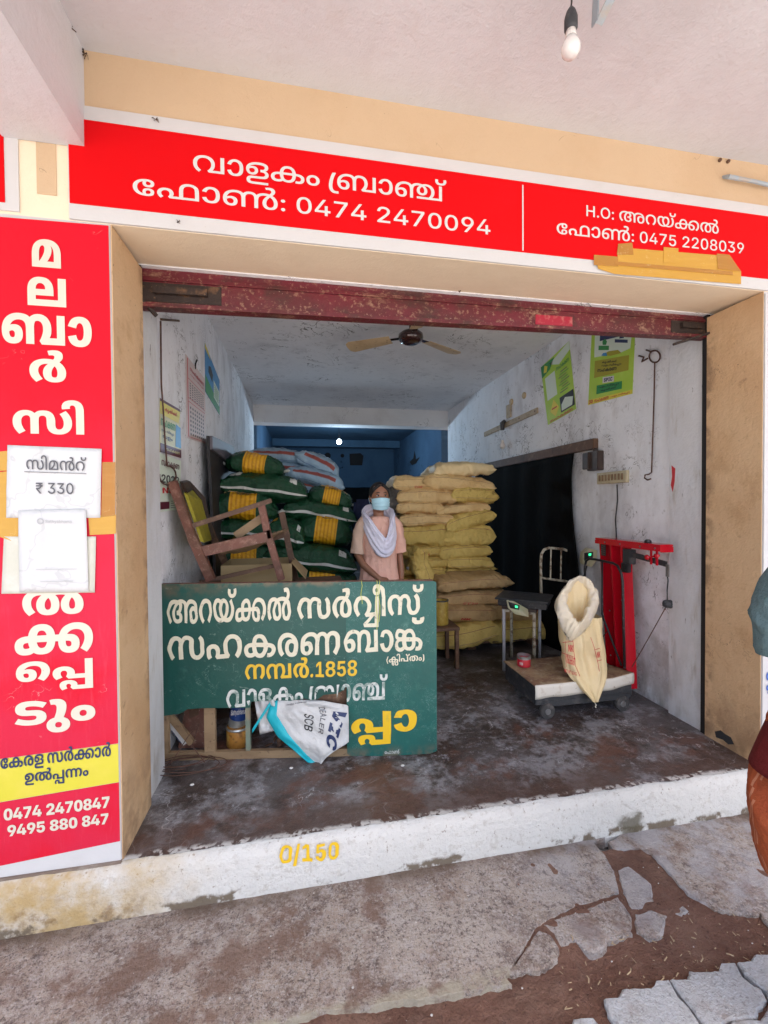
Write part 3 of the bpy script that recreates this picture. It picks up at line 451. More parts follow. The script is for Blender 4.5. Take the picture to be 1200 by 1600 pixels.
[[141,114,32,0,46,-9,30,-16,16,-21,1,-12,0,-14,-18,-21,-28,-17,-17,-6,-25,13,12,5,22,12,12,16,1,11,0,12,-20,19,-36,11,-23,0,-26,0,-36,-11,-18,-19,1,-12,0,-10,10,-16,20,-12,17,-6,-27,-13,-16,6,-30,16,-16,22,1,14,0,12,14,20,32,17,48,9]],
[[275,-2,-18,0,-34,3,-17,5,-4,0,-8,2,-1,1,-22,7,-28,19,-12,21,1,11,0,8,8,13,7,5,3,2,8,7,24,8,28,4,15,0,42,0,46,-25,1,-23,0,-18,-32,-28,-27,-9,-2,-2,-6,-1,-5,-1,-16,-5,-40,-4,-19,0,-34,0,-52,10,-36,18,-18,26,1,15,0,14,20,21,42,12,29,0,24,0,36,-9,13,-8,-29,-12,-6,5,-20,7,-15,0,-14,0,-22,-7,-12,-13,1,-10,0,-15,24,-24,44,-15,33,0,10,0,16,1,9,1,6,1,8,1,5,1,14,4,24,13,14,19,1,12,0,12,-12,13,-20,6,-11,0,-14,0,-22,-7,-12,-13,1,-11,0,-10,14,-20,24,-14,17,-5,4,0,6,0,5,-1,6,-1,20,-2,11,0,32,0,42,13,20,22,1,15,0,11,-12,20,-13,9,33,11,20,-11,18,-26,1,-14,0,-14,-16,-24,-34,-17,-52,-10]],
[[217,114,34,0,44,-15,20,-26,1,-17,0,-19,-22,-26,-44,-13,-29,0,-24,0,-38,7,-11,8,-12,7,-14,22,1,14,0,27,52,31],[217,97,-28,0,-28,-20,1,-21,0,-14,12,-19,26,-9,19,0,18,0,26,9,12,19,1,14,0,14,-12,18,-24,9],[89,-2,-36,0,-40,17,1,16,0,10,18,14,15,4,10,3,24,3,34,2,25,0,265,0,22,0,28,-2,20,-5,9,-3,10,-5,12,-13,1,-8,0,-15,-40,-18,-33,0,-24,0,-38,9,-20,20,1,15,0,4,0,8,3,4,0,1,0,2,3,1,4,13,26,19,34,13,44,7,27,0,32,0,48,-9,32,-16,14,-21,1,-12,0,-14,-16,-21,-30,-17,-17,-6,-25,13,14,5,20,12,12,16,1,11,0,12,-20,19,-36,11,-27,0,-22,0,-38,-8,-28,-16,-5,-12,0,-1,0,-2,1,-2,-2,-3,-2,-7,1,-4,0,-10,10,-13,20,-6,15,0,14,0,18,9,1,8,0,5,-6,7,-5,3,-6,3,-22,3,-23,0,-261,0,-26,0,-28,-2,-9,-4,-6,-2,-8,-7,1,-5,0,-6,10,-7,16,-4,13,0,12,0,26,4,15,5,23,-13,-14,-4,-22,-6,-26,-2]],
[[305,114,20,0,36,-2,28,-4,15,-4,11,-2,36,-9,34,-31,1,-18,0,-21,-42,-25,-41,0,-28,0,-36,10,-20,21,1,15,0,10,12,19,28,18,19,9,11,5,14,6,16,12,1,6,0,6,-14,7,-15,0,-8,0,-14,-1,-5,-1,-7,16,8,1,26,2,15,0,24,0,26,-9,12,-11,1,-6,0,-10,-22,-17,-19,-9,-7,-5,-18,-7,-22,-16,-10,-17,1,-9,0,-10,12,-13,18,-6,13,0,20,0,22,15,1,14,0,11,-14,18,-24,14,-19,4,-9,2,-14,3,-34,2,-19,0,-18,0,-36,-2,-15,-4,-9,-1,-26,-6,-30,-23,1,-18,0,-11,12,-13,20,-5,11,0,12,0,20,5,12,14,1,12,0,11,-16,19,-26,14,-17,4,-7,2,-8,2,-18,1,-9,0,-30,0,-40,-11,-22,-20,1,-12,0,-10,12,-16,20,-12,17,-6,-27,-13,-16,6,-30,16,-16,22,1,14,0,12,16,20,32,17,48,9,35,0,20,0,36,-4,17,-5,11,-3,30,-8,38,-30,1,-20,0,-14,-20,-21,-38,-11,-27,0,-28,0,-38,11,-20,20,1,15,0,12,16,21,32,17,21,6,11,3,20,6,50,5]],
[[105,-2,-22,0,-36,9,-20,15,-1,9,37,0,2,-5,12,-8,18,-4,13,0,14,0,20,6,12,11,1,7,0,8,-12,11,-22,6,-13,0,-10,0,-22,-4,-5,-3,-35,3,15,60,133,0,1,-16,-99,0,-7,-33,8,4,24,4,13,0,18,0,26,-5,22,-11,10,-15,1,-8,0,-12,-20,-18,-38,-11]],
[[107,-2,-26,0,-38,9,-22,15,1,10,0,7,14,13,22,9,13,1,1,1,-18,2,-20,15,1,9,0,9,20,15,34,8,23,0,22,0,34,-8,20,-15,1,-9,0,-9,-22,-15,-15,-2,1,-1,12,-1,22,-9,14,-13,1,-7,0,-10,-22,-15,-38,-9],[107,13,14,0,22,5,12,9,1,6,0,6,-12,10,-22,5,-13,0,-14,0,-22,-5,-12,-10,1,-6,0,-6,12,-9,22,-5],[107,69,12,0,18,4,10,9,1,5,0,6,-10,8,-18,5,-11,0,-12,0,-18,-5,-10,-8,1,-6,0,-5,10,-9,18,-4]],
[[103,-2,-22,0,-38,8,-24,15,1,10,39,0,0,-5,14,-8,20,-4,13,0,14,0,22,5,12,9,1,7,0,6,-12,10,-24,6,-17,0,-21,0,1,13,59,33,-101,0,1,16,149,0,1,-13,-75,-42,1,4,26,1,38,-8,22,-17,1,-10,0,-10,-22,-17,-38,-9]],
[[167,116,36,0,58,-7,21,-8,14,-5,18,-13,10,-19,1,-15,1,-49,-301,0,1,48,0,15,10,20,20,14,15,5,18,7,52,7],[135,90,-10,0,-12,-4,-5,-4,-6,-5,-6,-14,1,-14,1,-35,-21,0,22,9,36,21,22,22,1,11,0,4,-4,5,-8,4],[227,73,0,-10,-14,-16,-22,-16,-13,-7,-7,0,10,1,18,0,11,0,43,0,1,23,0,13,-8,17,-18,11,-13,3,1,2,8,-4,10,-10]],
[[369,114,1,-114,-347,0,1,59,0,17,18,21,17,6,16,7,42,6,27,0,28,0,42,-6,15,-7,16,-7,16,-20,1,-17,1,-17,-159,0,1,-16,201,0,1,88],[139,91,-22,0,-22,-13,1,-10,1,-1,87,0,1,1,0,10,-22,13]],
[[169,116,38,0,54,-9,23,-11,13,-15,11,-18,1,-63,-73,0,1,55,0,13,-8,13,-9,4,-8,3,-22,3,-13,0,-24,0,-40,-10,-24,-19,1,-13,1,-1,0,-10,8,-12,14,-4,9,0,6,0,10,2,4,6,1,5,0,6,-12,7,-11,0,-12,0,-22,-8,-15,-9,-7,24,16,7,36,10,27,0,26,0,34,-9,16,-16,1,-11,0,-12,-20,-17,-40,-9,-29,0,-28,0,-44,10,-26,23,1,18,0,21,40,31,70,15],[587,114,1,-114,-213,0,-19,13,12,9,14,15,8,14,1,8,0,12,-14,13,-22,6,-11,0,-8,0,-12,-2,-3,-2,-4,-3,-6,-10,1,-8,1,-63,-65,0,1,44,17,39,9,16,18,8,40,7,27,0,38,0,50,-15,28,-25,1,-16,0,-8,-4,-13,-12,-12,-9,-6,-13,5,91,0,1,88]],
[[231,57,0,-11,-10,-22,-26,-17,-44,-9,-33,0,-30,0,-40,7,-24,11,-12,14,-3,7,77,7,4,-6,8,-10,12,-5,13,0,12,0,16,8,8,15,1,11,0,10,-8,15,-16,9,-11,0,-10,0,-14,-6,-8,-9,-1,-6,-77,7,6,7,16,14,24,11,40,7,29,0,32,0,44,-10,24,-16,10,-21]],
[[231,-2,-34,0,-44,11,-22,21,1,15,0,11,14,18,28,16,21,9,15,8,12,5,14,8,1,7,0,4,-10,4,-11,0,-8,0,-14,-1,-3,0,-11,22,12,2,32,3,17,0,30,0,32,-9,12,-13,1,-7,0,-12,-24,-16,-21,-10,-9,-6,-14,-5,-20,-14,-12,-16,1,-9,0,-5,2,-10,12,-6,13,0,14,0,12,10,1,12,0,6,-4,12,-10,11,-16,10,-9,2,-10,3,-22,2,-11,0,-26,0,-36,-8,-20,-15,1,-12,0,-8,10,-14,16,-13,13,-7,-55,-16,-16,7,-28,18,-14,21,1,13,0,11,16,21,36,17,58,10,45,0,18,0,36,-3,17,-3,4,0,10,-2,5,-1,22,-6,34,-18,20,-23,1,-13,0,-24,-48,-25]],
[[289,116,22,0,36,-5,15,-6,10,-4,14,-13,8,-17,1,-10,1,-8,0,-9,4,-13,9,-4,4,-2,10,-2,9,0,12,0,18,6,12,14,1,12,0,8,-8,14,-14,14,-13,9,57,16,18,-10,26,-19,12,-21,1,-12,0,-17,-28,-25,-52,-14,-35,0,-28,0,-38,5,-13,6,-12,4,-14,13,-8,18,1,12,1,3,0,11,-4,13,-7,3,-4,2,-10,2,-7,0,-8,0,-12,-2,-5,-2,-6,-3,-4,-11,1,-9,1,-63,-73,0,1,66,0,7,-4,10,-5,3,-4,2,-10,2,-7,0,-12,0,-22,-6,-14,-13,1,-12,0,-8,8,-14,14,-15,15,-8,-55,-16,-18,10,-26,19,-12,20,1,13,0,16,28,25,50,15,37,0,28,0,36,-7,19,-8,-5,-1,18,9,38,7]],
[[-7,171,20,0,30,-4,13,-4,16,-5,18,-15,8,-20,1,-14,1,-109,-73,0,1,106,0,11,-2,13,-4,8,-5,3,-2,2,-10,2,-7,0,-6,0,-10,-2,-6,-5,1,-4,0,-1,2,-4,1,-1,-71,-4,-2,2,-2,6,1,3,0,12,24,16,44,8]],
[[343,116,20,0,38,-1,34,-4,19,-3,17,-4,40,-8,46,-30,1,-21,0,-22,-48,-25,-53,0,-34,0,-46,11,-22,21,1,15,0,11,16,18,28,16,21,9,15,8,10,5,16,8,1,7,0,4,-12,4,-9,0,-8,0,-14,-1,-3,0,-11,22,12,2,32,3,17,0,30,0,32,-9,10,-13,1,-7,0,-12,-22,-16,-21,-10,-11,-6,-12,-5,-20,-14,-14,-16,1,-9,0,-5,4,-10,12,-6,13,0,14,0,12,10,1,10,0,8,-10,15,-22,12,-15,4,-15,3,-14,3,-36,3,-21,0,-18,0,-32,-3,-15,-2,-21,-4,-20,-6,-26,-19,1,-12,0,-8,8,-10,12,-4,9,0,8,0,12,4,8,10,1,9,0,10,-12,16,-22,12,-15,3,-11,2,-6,1,-16,1,-9,0,-28,0,-36,-9,-16,-15,1,-11,0,-8,8,-14,16,-13,13,-7,-53,-16,-16,7,-28,18,-14,21,1,13,0,10,14,21,36,17,58,11,43,0,28,0,46,-4,21,-6,17,-7,30,-8,34,-25,1,-21,0,-16,-22,-21,-46,-10,-33,0,-32,0,-46,11,-24,21,1,15,0,12,18,21,34,15,21,6,15,6,26,6,60,5]],
[[243,116,44,0,52,-15,22,-26,1,-18,0,-19,-26,-27,-52,-13,-37,0,-32,0,-46,8,-15,10,-12,8,-14,21,1,12,0,28,60,31],[243,91,-22,0,-22,-18,1,-16,0,-10,10,-16,20,-8,15,0,16,0,20,8,10,15,1,11,0,11,-10,15,-20,8],[101,-2,-42,0,-48,18,1,17,0,11,18,14,15,4,14,4,30,4,40,2,29,0,309,0,18,0,28,-1,22,-3,11,-3,14,-4,18,-14,1,-12,0,-19,-48,-18,-39,0,-32,0,-44,10,-24,21,1,15,0,4,0,8,3,4,2,2,0,3,1,2,8,11,26,19,40,12,52,7,31,0,42,0,56,-10,34,-17,16,-22,1,-10,0,-13,-14,-21,-28,-18,-15,-7,-55,16,12,7,16,13,10,14,1,8,0,11,-18,15,-32,8,-25,0,-18,0,-34,-6,-28,-12,-5,-10,-2,-2,0,-4,1,-2,-2,-2,0,-5,1,-3,0,-9,8,-9,14,-3,9,0,10,0,10,6,1,4,0,4,-4,4,-3,2,-6,2,-16,1,-17,0,-319,0,-18,0,-18,-2,-5,-2,-4,-1,-4,-5,1,-2,0,-4,6,-5,12,-2,11,0,12,0,20,4,13,4,29,-22,-14,-4,-24,-5,-26,-2]],
[[113,-2,-28,0,-44,10,-26,23,1,18,0,14,20,25,42,18,60,10,41,0,42,0,56,-10,32,-17,16,-22,1,-10,0,-13,-16,-21,-26,-18,-17,-7,-53,16,12,7,16,13,8,14,1,8,0,11,-16,15,-32,8,-25,0,-26,0,-40,-10,-24,-19,1,-12,0,-11,8,-12,14,-4,9,0,6,0,10,2,4,6,1,5,0,6,-12,7,-11,0,-12,0,-22,-8,-15,-9,-7,24,16,7,36,10,27,0,26,0,34,-9,16,-17,1,-10,0,-12,-20,-17,-40,-9]],
[[155,-9,30,0,36,-8,18,-13,1,-7,0,-5,-4,-6,-3,-3,-3,10,85,0,1,53,75,0,1,-77,-189,0,-21,13,2,2,4,5,1,3,0,4,-12,7,-9,0,-12,0,-10,-7,1,-4,0,-5,6,-7,5,-3,-47,-10,-10,6,-14,14,1,9,0,9,20,13,38,7],[115,74,36,0,44,-12,22,-18,1,-9,0,-5,-4,-10,-3,-5,1,11,103,0,1,88,75,0,1,-114,-227,0,-23,14,4,3,8,10,1,6,0,6,-14,10,-15,0,-10,0,-12,-4,-8,-8,1,-5,0,-6,10,-11,7,-6,-55,-12,-16,8,-18,18,1,11,0,13,28,18,46,9]],
[[127,116,42,0,64,-9,21,-5,-29,-23,-22,5,-42,6,-27,0,-16,0,-18,-2,-8,-5,1,-3,0,-2,4,-4,3,-1,6,-1,18,-1,15,0,9,0,34,0,38,-5,15,-6,12,-4,10,-13,1,-9,0,-10,-24,-17,-50,-9,-41,0,-38,0,-62,7,-25,7,29,23,18,-4,30,-5,28,-3,17,0,18,0,20,3,8,6,1,3,0,2,-2,3,-1,1,-6,2,-16,2,-15,0,-7,0,-32,0,-42,4,-15,6,-10,4,-10,12,1,9,0,10,24,17,50,9]],
[[79,-48,-44,0,-48,21,1,16,0,12,22,16,40,10,29,0,30,0,40,-9,22,-17,1,-12,0,-11,-22,-17,-40,-9],[79,-24,12,0,14,7,1,7,0,6,-14,7,-13,0,-10,0,-14,-7,1,-6,0,-7,14,-7],[65,116,28,0,34,-10,16,-16,1,-10,0,-16,-14,-27,-11,-16,-69,3,10,14,10,25,1,11,0,6,-10,10,-13,0,-6,0,-8,0,-5,-1,-9,24,12,2,22,1]],
[[107,-2,-30,0,-44,10,-22,17,1,12,0,12,24,17,42,10,31,0,30,0,44,-9,22,-18,1,-12,0,-12,-22,-18,-42,-9],[107,52,-12,0,-16,-8,1,-7,0,-7,16,-8,13,0,12,0,16,8,1,7,0,7,-16,8]],
[[159,-2,-30,0,-52,6,-40,15,-22,22,1,16,0,15,22,22,42,14,52,7,29,0,32,0,40,-8,16,-14,1,-8,0,-9,-16,-12,-30,-6,-19,0,-26,0,-28,7,-14,13,1,7,0,4,6,7,3,2,53,4,-6,-2,-8,-9,1,-5,0,-4,8,-7,13,0,10,0,8,6,1,3,0,6,-16,5,-11,0,-8,0,-12,0,-3,0,-24,0,-32,-10,-16,-17,1,-11,0,-11,16,-18,32,-10,23,0,6,-1,10,0,7,0,10,0,14,3,6,4,1,4,0,4,-8,5,-9,0,-10,0,-12,-6,1,-5,0,-5,8,-8,9,-2,-51,4,-4,2,-4,7,1,5,0,6,12,13,30,7,27,0,20,0,30,-6,16,-13,1,-9,0,-8,-18,-13,-38,-8]],
[[93,-2,-38,0,-42,18,1,16,0,10,18,15,17,4,10,3,24,4,36,1,29,0,179,0,36,0,46,-4,17,-5,12,-5,16,-13,1,-10,0,-17,-46,-17,-35,0,-10,0,-16,1,-9,1,11,20,4,-1,12,-1,7,0,14,0,16,8,1,6,0,5,-8,6,-5,1,-8,3,-24,1,-19,0,-197,0,-18,0,-22,-1,-7,-3,-4,-1,-8,-6,1,-4,0,-5,6,-6,16,-4,13,0,10,0,24,4,15,5,25,-18,-14,-4,-24,-5,-26,-2],[233,115,38,0,48,-15,22,-27,1,-16,0,-19,-26,-27,-48,-13,-33,0,-26,0,-42,8,-13,7,-14,8,-14,22,1,14,0,27,58,31],[233,94,-26,0,-26,-19,1,-19,0,-12,12,-17,22,-9,19,0,16,0,22,9,12,17,1,12,0,13,-10,16,-24,9]],
[[159,115,38,0,58,-11,40,-18,18,-25,1,-14,0,-17,-22,-22,-44,-10,-29,0,-32,0,-38,12,-18,19,1,12,0,18,42,23,39,0,24,0,36,-12,22,-19,1,-10,-19,0,-4,5,-12,10,-20,6,-11,0,-20,0,-18,-12,1,-10,0,-6,8,-10,14,-6,13,0,12,0,16,7,10,13,1,10,0,3,-2,7,-1,3,0,1,0,3,1,1,-4,7,-22,13,-36,7,-25,0,-30,0,-40,-9,-20,-17,1,-11,0,-9,10,-15,18,-13,15,-6,-39,-15,-18,7,-28,17,-16,21,1,13,0,12,16,21,34,16,56,10]],
[[165,94,-20,0,-32,-2,-28,-5,-16,-8,-3,-6,2,-1,-1,-1,0,-1,-2,-5,1,-3,0,-8,16,-10,15,0,12,0,12,7,1,6,0,3,-6,6,-10,3,-7,0,-12,0,-20,-4,-9,-2,-29,2,6,5,28,9,34,7,17,0,22,0,30,-8,14,-13,1,-8,0,-9,-16,-14,-34,-9,-27,0,-22,0,-36,10,-20,17,1,12,0,10,18,18,38,15,58,8,43,0,42,0,56,-8,28,-15,1,-11,0,-8,-18,-12,-36,-7,-23,-2,-21,10,1,5,3,0,12,0,14,1,5,2,4,1,4,5,1,3,0,5,-12,6,-32,4],[301,31,0,-7,-10,-11,-9,-4,-8,-4,-20,-3,-30,-2,-23,0,-75,0,-18,0,-14,-1,-3,-1,-6,-1,-4,-4,1,-2,0,-2,4,-4,5,-1,4,-2,16,-1,17,0,173,0,1,-21,-177,0,-24,0,-36,3,-11,4,-12,4,-12,11,1,8,0,7,12,13,15,4,8,2,16,3,26,2,19,0,81,0,16,0,20,1,5,2,4,2,6,4,1,3,0,4,-6,5,-5,1,-4,2,-12,1,-13,0,-3,0,1,19,45,-3,32,-5,28,-15]],
[],
[[273,115,24,0,34,-7,15,-6,8,-5,10,-11,6,-15,1,-10,1,-7,0,-11,4,-12,5,-4,6,-4,16,-4,13,0,14,0,22,7,12,16,1,12,0,8,-6,15,-18,15,-13,8,43,15,18,-9,24,-18,14,-22,1,-13,0,-17,-28,-25,-48,-13,-33,0,-26,0,-38,7,-11,6,-8,5,-10,12,-6,15,1,9,1,5,0,13,-4,12,-3,4,-6,4,-16,3,-9,0,-10,0,-16,-3,-3,-2,-6,-4,-6,-12,1,-10,1,-62,-57,0,1,61,0,11,-4,11,-5,4,-6,3,-16,4,-7,0,-16,0,-24,-8,-14,-16,1,-12,0,-8,8,-15,16,-14,15,-8,-39,-15,-20,8,-24,19,-14,22,1,13,0,16,26,24,48,15,35,0,26,0,36,-8,17,-8,-3,0,14,7,34,9]],
[[219,-2,-30,0,-42,11,-20,21,1,15,0,8,10,18,28,18,25,10,7,5,16,7,18,10,1,7,0,5,-12,6,-15,0,-6,0,-14,-1,-3,-1,-11,19,10,2,30,2,17,0,28,0,28,-8,10,-13,1,-6,0,-11,-24,-19,-21,-9,-7,-3,-16,-7,-22,-16,-10,-16,1,-8,0,-8,8,-11,14,-7,13,0,18,0,18,13,1,14,0,6,-6,12,-10,12,-18,10,-9,3,-10,3,-22,3,-17,0,-28,0,-38,-9,-20,-17,1,-12,0,-9,10,-15,18,-13,15,-6,-39,-15,-18,7,-28,17,-16,21,1,13,0,12,18,21,34,16,54,10,39,0,20,0,36,-3,17,-4,2,0,2,-1,3,0,26,-6,34,-19,16,-23,1,-13,0,-23,-48,-25]],
[[233,115,38,0,48,-15,22,-27,1,-16,0,-19,-26,-27,-48,-13,-33,0,-26,0,-42,8,-13,7,-14,8,-14,22,1,14,0,27,58,31],[233,94,-26,0,-26,-19,1,-19,0,-12,12,-17,22,-9,19,0,16,0,22,9,12,17,1,12,0,13,-10,16,-24,9],[93,-2,-38,0,-42,18,1,16,0,10,18,15,17,4,10,3,24,4,36,1,29,0,291,0,22,0,28,-1,18,-4,9,-3,14,-4,14,-14,1,-9,0,-17,-42,-19,-37,0,-28,0,-42,10,-22,20,1,15,0,4,2,8,1,3,2,2,0,2,1,2,6,12,26,19,36,13,48,7,29,0,38,0,52,-10,32,-17,14,-21,1,-11,0,-13,-16,-21,-28,-17,-17,-7,-37,15,12,6,18,12,10,15,1,10,0,11,-20,17,-34,9,-23,0,-24,0,-36,-7,-24,-14,-5,-10,0,-1,0,-4,-1,-1,0,-3,-2,-6,1,-4,0,-9,10,-12,16,-5,13,0,12,0,14,8,1,6,0,4,-6,6,-5,3,-4,2,-18,2,-19,0,-299,0,-18,0,-22,-1,-7,-3,-4,-1,-8,-6,1,-4,0,-5,6,-6,16,-4,13,0,10,0,24,4,15,5,25,-18,-14,-4,-24,-5,-26,-2]],
[[215,57,0,-12,-10,-21,-24,-17,-40,-9,-31,0,-26,0,-36,7,-22,11,-12,14,-3,7,61,5,2,-5,8,-11,18,-8,15,0,16,0,20,10,8,17,1,11,0,11,-8,17,-20,10,-15,0,-12,0,-18,-7,-8,-10,-3,-6,-57,5,4,7,14,14,24,11,36,7,25,0,30,0,40,-10,22,-16,10,-21]],
[[151,115,40,0,52,-10,34,-16,14,-20,1,-10,0,-15,-18,-21,-17,-7,-14,-6,-36,-7,-46,-3,-29,0,-5,0,-18,0,-14,-1,-3,-1,-6,-1,-4,-4,1,-2,0,-2,4,-4,5,-1,4,-2,16,-1,17,0,163,0,1,-21,-167,0,-24,0,-36,3,-11,4,-12,4,-12,11,1,8,0,7,12,13,15,4,10,3,32,4,29,0,30,0,38,2,24,6,9,4,8,5,8,13,1,8,0,6,-8,12,-18,10,-34,7,-23,0,-16,0,-26,-3,-22,-5,-14,-7,-3,-6,0,-1,1,-1,0,-1,-2,-5,1,-3,0,-8,16,-10,15,0,12,0,12,7,1,6,0,3,-6,6,-10,3,-7,0,-14,0,-18,-4,-9,-2,-31,2,8,5,28,9,32,7,19,0,22,0,30,-8,14,-13,1,-8,0,-9,-16,-14,-34,-9,-27,0,-22,0,-36,10,-20,17,1,12,0,10,18,19,36,14,50,8]],
[[325,115,30,0,38,-3,30,-4,15,-3,15,-3,36,-10,36,-29,1,-18,0,-22,-48,-25,-47,0,-30,0,-40,11,-22,21,1,15,0,8,10,18,28,18,25,10,7,5,18,7,16,10,1,7,0,5,-12,6,-13,0,-8,0,-14,-1,-3,-1,-9,19,10,2,30,2,17,0,26,0,28,-8,12,-13,1,-6,0,-11,-24,-19,-23,-9,-5,-3,-18,-7,-22,-16,-10,-16,1,-8,0,-8,8,-11,16,-7,13,0,16,0,18,13,1,13,0,8,-12,17,-24,13,-13,4,-15,3,-16,3,-34,2,-19,0,-18,0,-36,-3,-15,-2,-13,-3,-22,-5,-32,-22,1,-17,0,-9,12,-10,16,-5,11,0,8,0,18,5,10,12,1,11,0,10,-14,18,-26,13,-17,4,-9,1,-6,1,-16,1,-9,0,-30,0,-38,-9,-20,-18,1,-11,0,-9,10,-15,18,-13,15,-6,-39,-15,-18,7,-28,17,-16,21,1,13,0,11,16,21,32,17,54,10,41,0,24,0,38,-4,17,-4,13,-2,34,-9,40,-31,1,-19,0,-16,-22,-22,-42,-10,-31,0,-30,0,-42,10,-22,21,1,14,0,13,18,21,34,17,25,6,9,3,20,6,54,6]],
[[149,-10,26,0,32,-8,16,-12,1,-7,0,-5,-4,-7,-3,-2,-5,6,99,0,1,60,59,0,1,-79,-177,0,-17,11,4,2,2,6,1,3,0,6,-12,7,-13,0,-14,0,-12,-7,1,-6,0,-5,6,-7,5,-3,-37,-8,-8,6,-14,12,1,9,0,8,20,13,34,7],[107,72,32,0,42,-11,18,-17,1,-10,0,-6,-6,-10,-3,-4,-3,7,123,0,1,91,59,0,1,-112,-215,0,-19,12,6,3,8,10,1,7,0,8,-18,12,-17,0,-12,0,-16,-5,-8,-9,1,-6,0,-8,12,-11,7,-4,-45,-11,-14,8,-16,17,1,11,0,12,24,17,42,9]],
[[269,115,26,0,34,-8,15,-8,-3,0,16,9,36,7,27,0,34,0,48,-15,26,-24,1,-16,0,-13,-14,-22,-24,-19,-17,-8,-41,15,14,8,16,14,8,15,1,8,0,12,-14,16,-24,8,-15,0,-8,0,-16,-4,-5,-3,-6,-4,-2,-11,1,-10,1,-62,-59,0,1,62,0,10,-4,12,-7,4,-4,3,-16,3,-9,0,-12,0,-14,-4,-5,-3,-6,-4,-6,-11,1,-12,1,-60,-57,0,1,65,0,9,-4,10,-5,3,-4,3,-14,4,-11,0,-14,0,-24,-8,-16,-15,1,-12,0,-8,8,-16,16,-14,15,-8,-39,-15,-18,8,-26,19,-14,21,1,13,0,16,26,25,50,15,37,0,18,0,24,-4,22,-6,11,-6,-5,0,16,8,36,8]],
[[101,-2,-26,0,-40,9,-22,18,1,11,0,11,22,18,40,9,27,0,26,0,40,-9,22,-17,1,-12,0,-12,-22,-17,-40,-9],[101,54,-14,0,-20,-9,1,-9,0,-9,20,-9,15,0,14,0,20,9,1,9,0,9,-20,9]],
[[107,-2,-34,0,-42,15,-22,27,1,20,0,19,22,27,42,15,35,0,32,0,44,-15,22,-27,1,-19,0,-20,-22,-27,-42,-15],[107,25,12,0,14,7,6,15,1,13,0,12,-6,16,-14,7,-11,0,-12,0,-14,-7,-8,-16,1,-12,0,-13,8,-15,14,-7]],
[[3,19,1,25,87,75,63,0,-83,-74,1,-1,143,0,1,-25],[119,0,1,26,5,11,1,37,59,0,1,-74]],
[[35,0,95,93,-109,0,1,26,177,0,1,-26,-93,-93]],
[],
[[17,0,1,23,91,37,8,4,14,6,6,7,1,4,0,5,-8,6,-14,4,-7,0,-10,0,-14,-4,-6,-7,1,-5,-61,0,0,13,22,18,42,10,29,0,28,0,42,-9,22,-17,1,-11,0,-7,-10,-13,-30,-17,-27,-11,-21,-9,1,-1,95,0,1,-26]],
[[107,-2,-30,0,-44,9,-26,16,1,9,0,8,14,12,26,8,17,1,1,1,-22,2,-26,15,1,10,0,9,24,15,42,8,27,0,26,0,42,-8,24,-15,1,-9,0,-10,-28,-15,-19,-2,1,-1,16,-1,24,-8,16,-12,1,-8,0,-9,-26,-16,-46,-9],[107,21,8,0,16,3,8,7,1,4,0,4,-8,7,-16,3,-7,0,-10,0,-14,-3,-8,-7,1,-4,0,-4,8,-6,14,-4],[107,72,8,0,12,3,8,6,1,4,0,3,-8,6,-12,4,-7,0,-8,0,-14,-4,-6,-6,1,-3,0,-4,6,-6,14,-3]],
[[105,121,26,0,42,-9,28,-18,1,-14,0,-10,-16,-19,-11,-9,-55,-42,-63,0,73,52,23,0,-4,-2,-16,-5,-24,-4,-13,0,-22,0,-36,9,-18,17,1,11,0,13,24,20,42,10],[107,96,-10,0,-16,-4,-8,-8,1,-5,0,-4,8,-8,16,-5,11,0,8,0,16,5,8,8,1,4,0,5,-8,8,-16,4]],
[[105,-2,-28,0,-42,10,-24,17,1,11,63,0,0,-4,10,-6,14,-3,9,0,10,0,16,4,8,8,1,5,0,5,-8,8,-16,4,-9,0,-10,0,-18,-5,-3,-4,-55,6,9,65,163,0,1,-26,-107,0,-3,-26,6,6,28,7,19,0,16,0,26,-6,20,-10,12,-15,1,-8,0,-12,-24,-20,-42,-11]],
[[259,114,20,0,30,-6,13,-7,6,-3,10,-10,6,-15,1,-12,1,-7,0,-11,4,-15,7,-5,4,-4,18,-5,17,0,16,0,26,10,14,17,1,13,0,10,-12,17,-20,14,-13,5,29,14,20,-8,26,-18,14,-22,1,-13,0,-17,-24,-25,-44,-13,-31,0,-24,0,-34,6,-9,6,-8,5,-10,11,-4,15,1,9,1,8,0,14,-6,14,-5,4,-4,4,-18,3,-9,0,-12,0,-16,-4,-5,-3,-6,-4,-6,-12,1,-12,1,-62,-41,0,1,59,0,11,-4,13,-5,4,-6,5,-20,5,-11,0,-18,0,-26,-10,-16,-17,1,-12,0,-10,12,-17,20,-14,15,-5,-29,-14,-18,8,-26,17,-14,22,1,14,0,15,24,25,44,15,35,0,26,0,32,-10,15,-8,-3,0,12,9,34,9]],
[[-11,169,16,0,24,-3,11,-4,12,-4,14,-12,6,-18,1,-15,1,-113,-41,0,1,108,0,10,-2,15,-6,10,-3,3,-4,3,-14,4,-9,0,-8,0,-16,-4,-10,-7,1,-7,0,-1,2,-4,1,-2,-41,-3,0,2,-2,6,1,2,0,11,20,16,36,7]],
[[149,114,32,0,48,-8,17,-7,12,-5,14,-13,8,-17,1,-12,1,-52,-253,0,1,53,0,11,6,17,16,13,11,5,16,7,44,8],[125,97,-14,0,-24,-8,-7,-6,-6,-5,-6,-15,1,-12,1,-37,-3,0,26,10,42,22,24,23,1,11,0,5,-6,8,-12,4],[197,77,0,-11,-20,-21,-36,-22,-23,-11,-3,3,12,1,22,0,9,0,83,0,1,34,0,14,-12,19,-24,11,-19,4,1,1,6,-4,10,-10]],
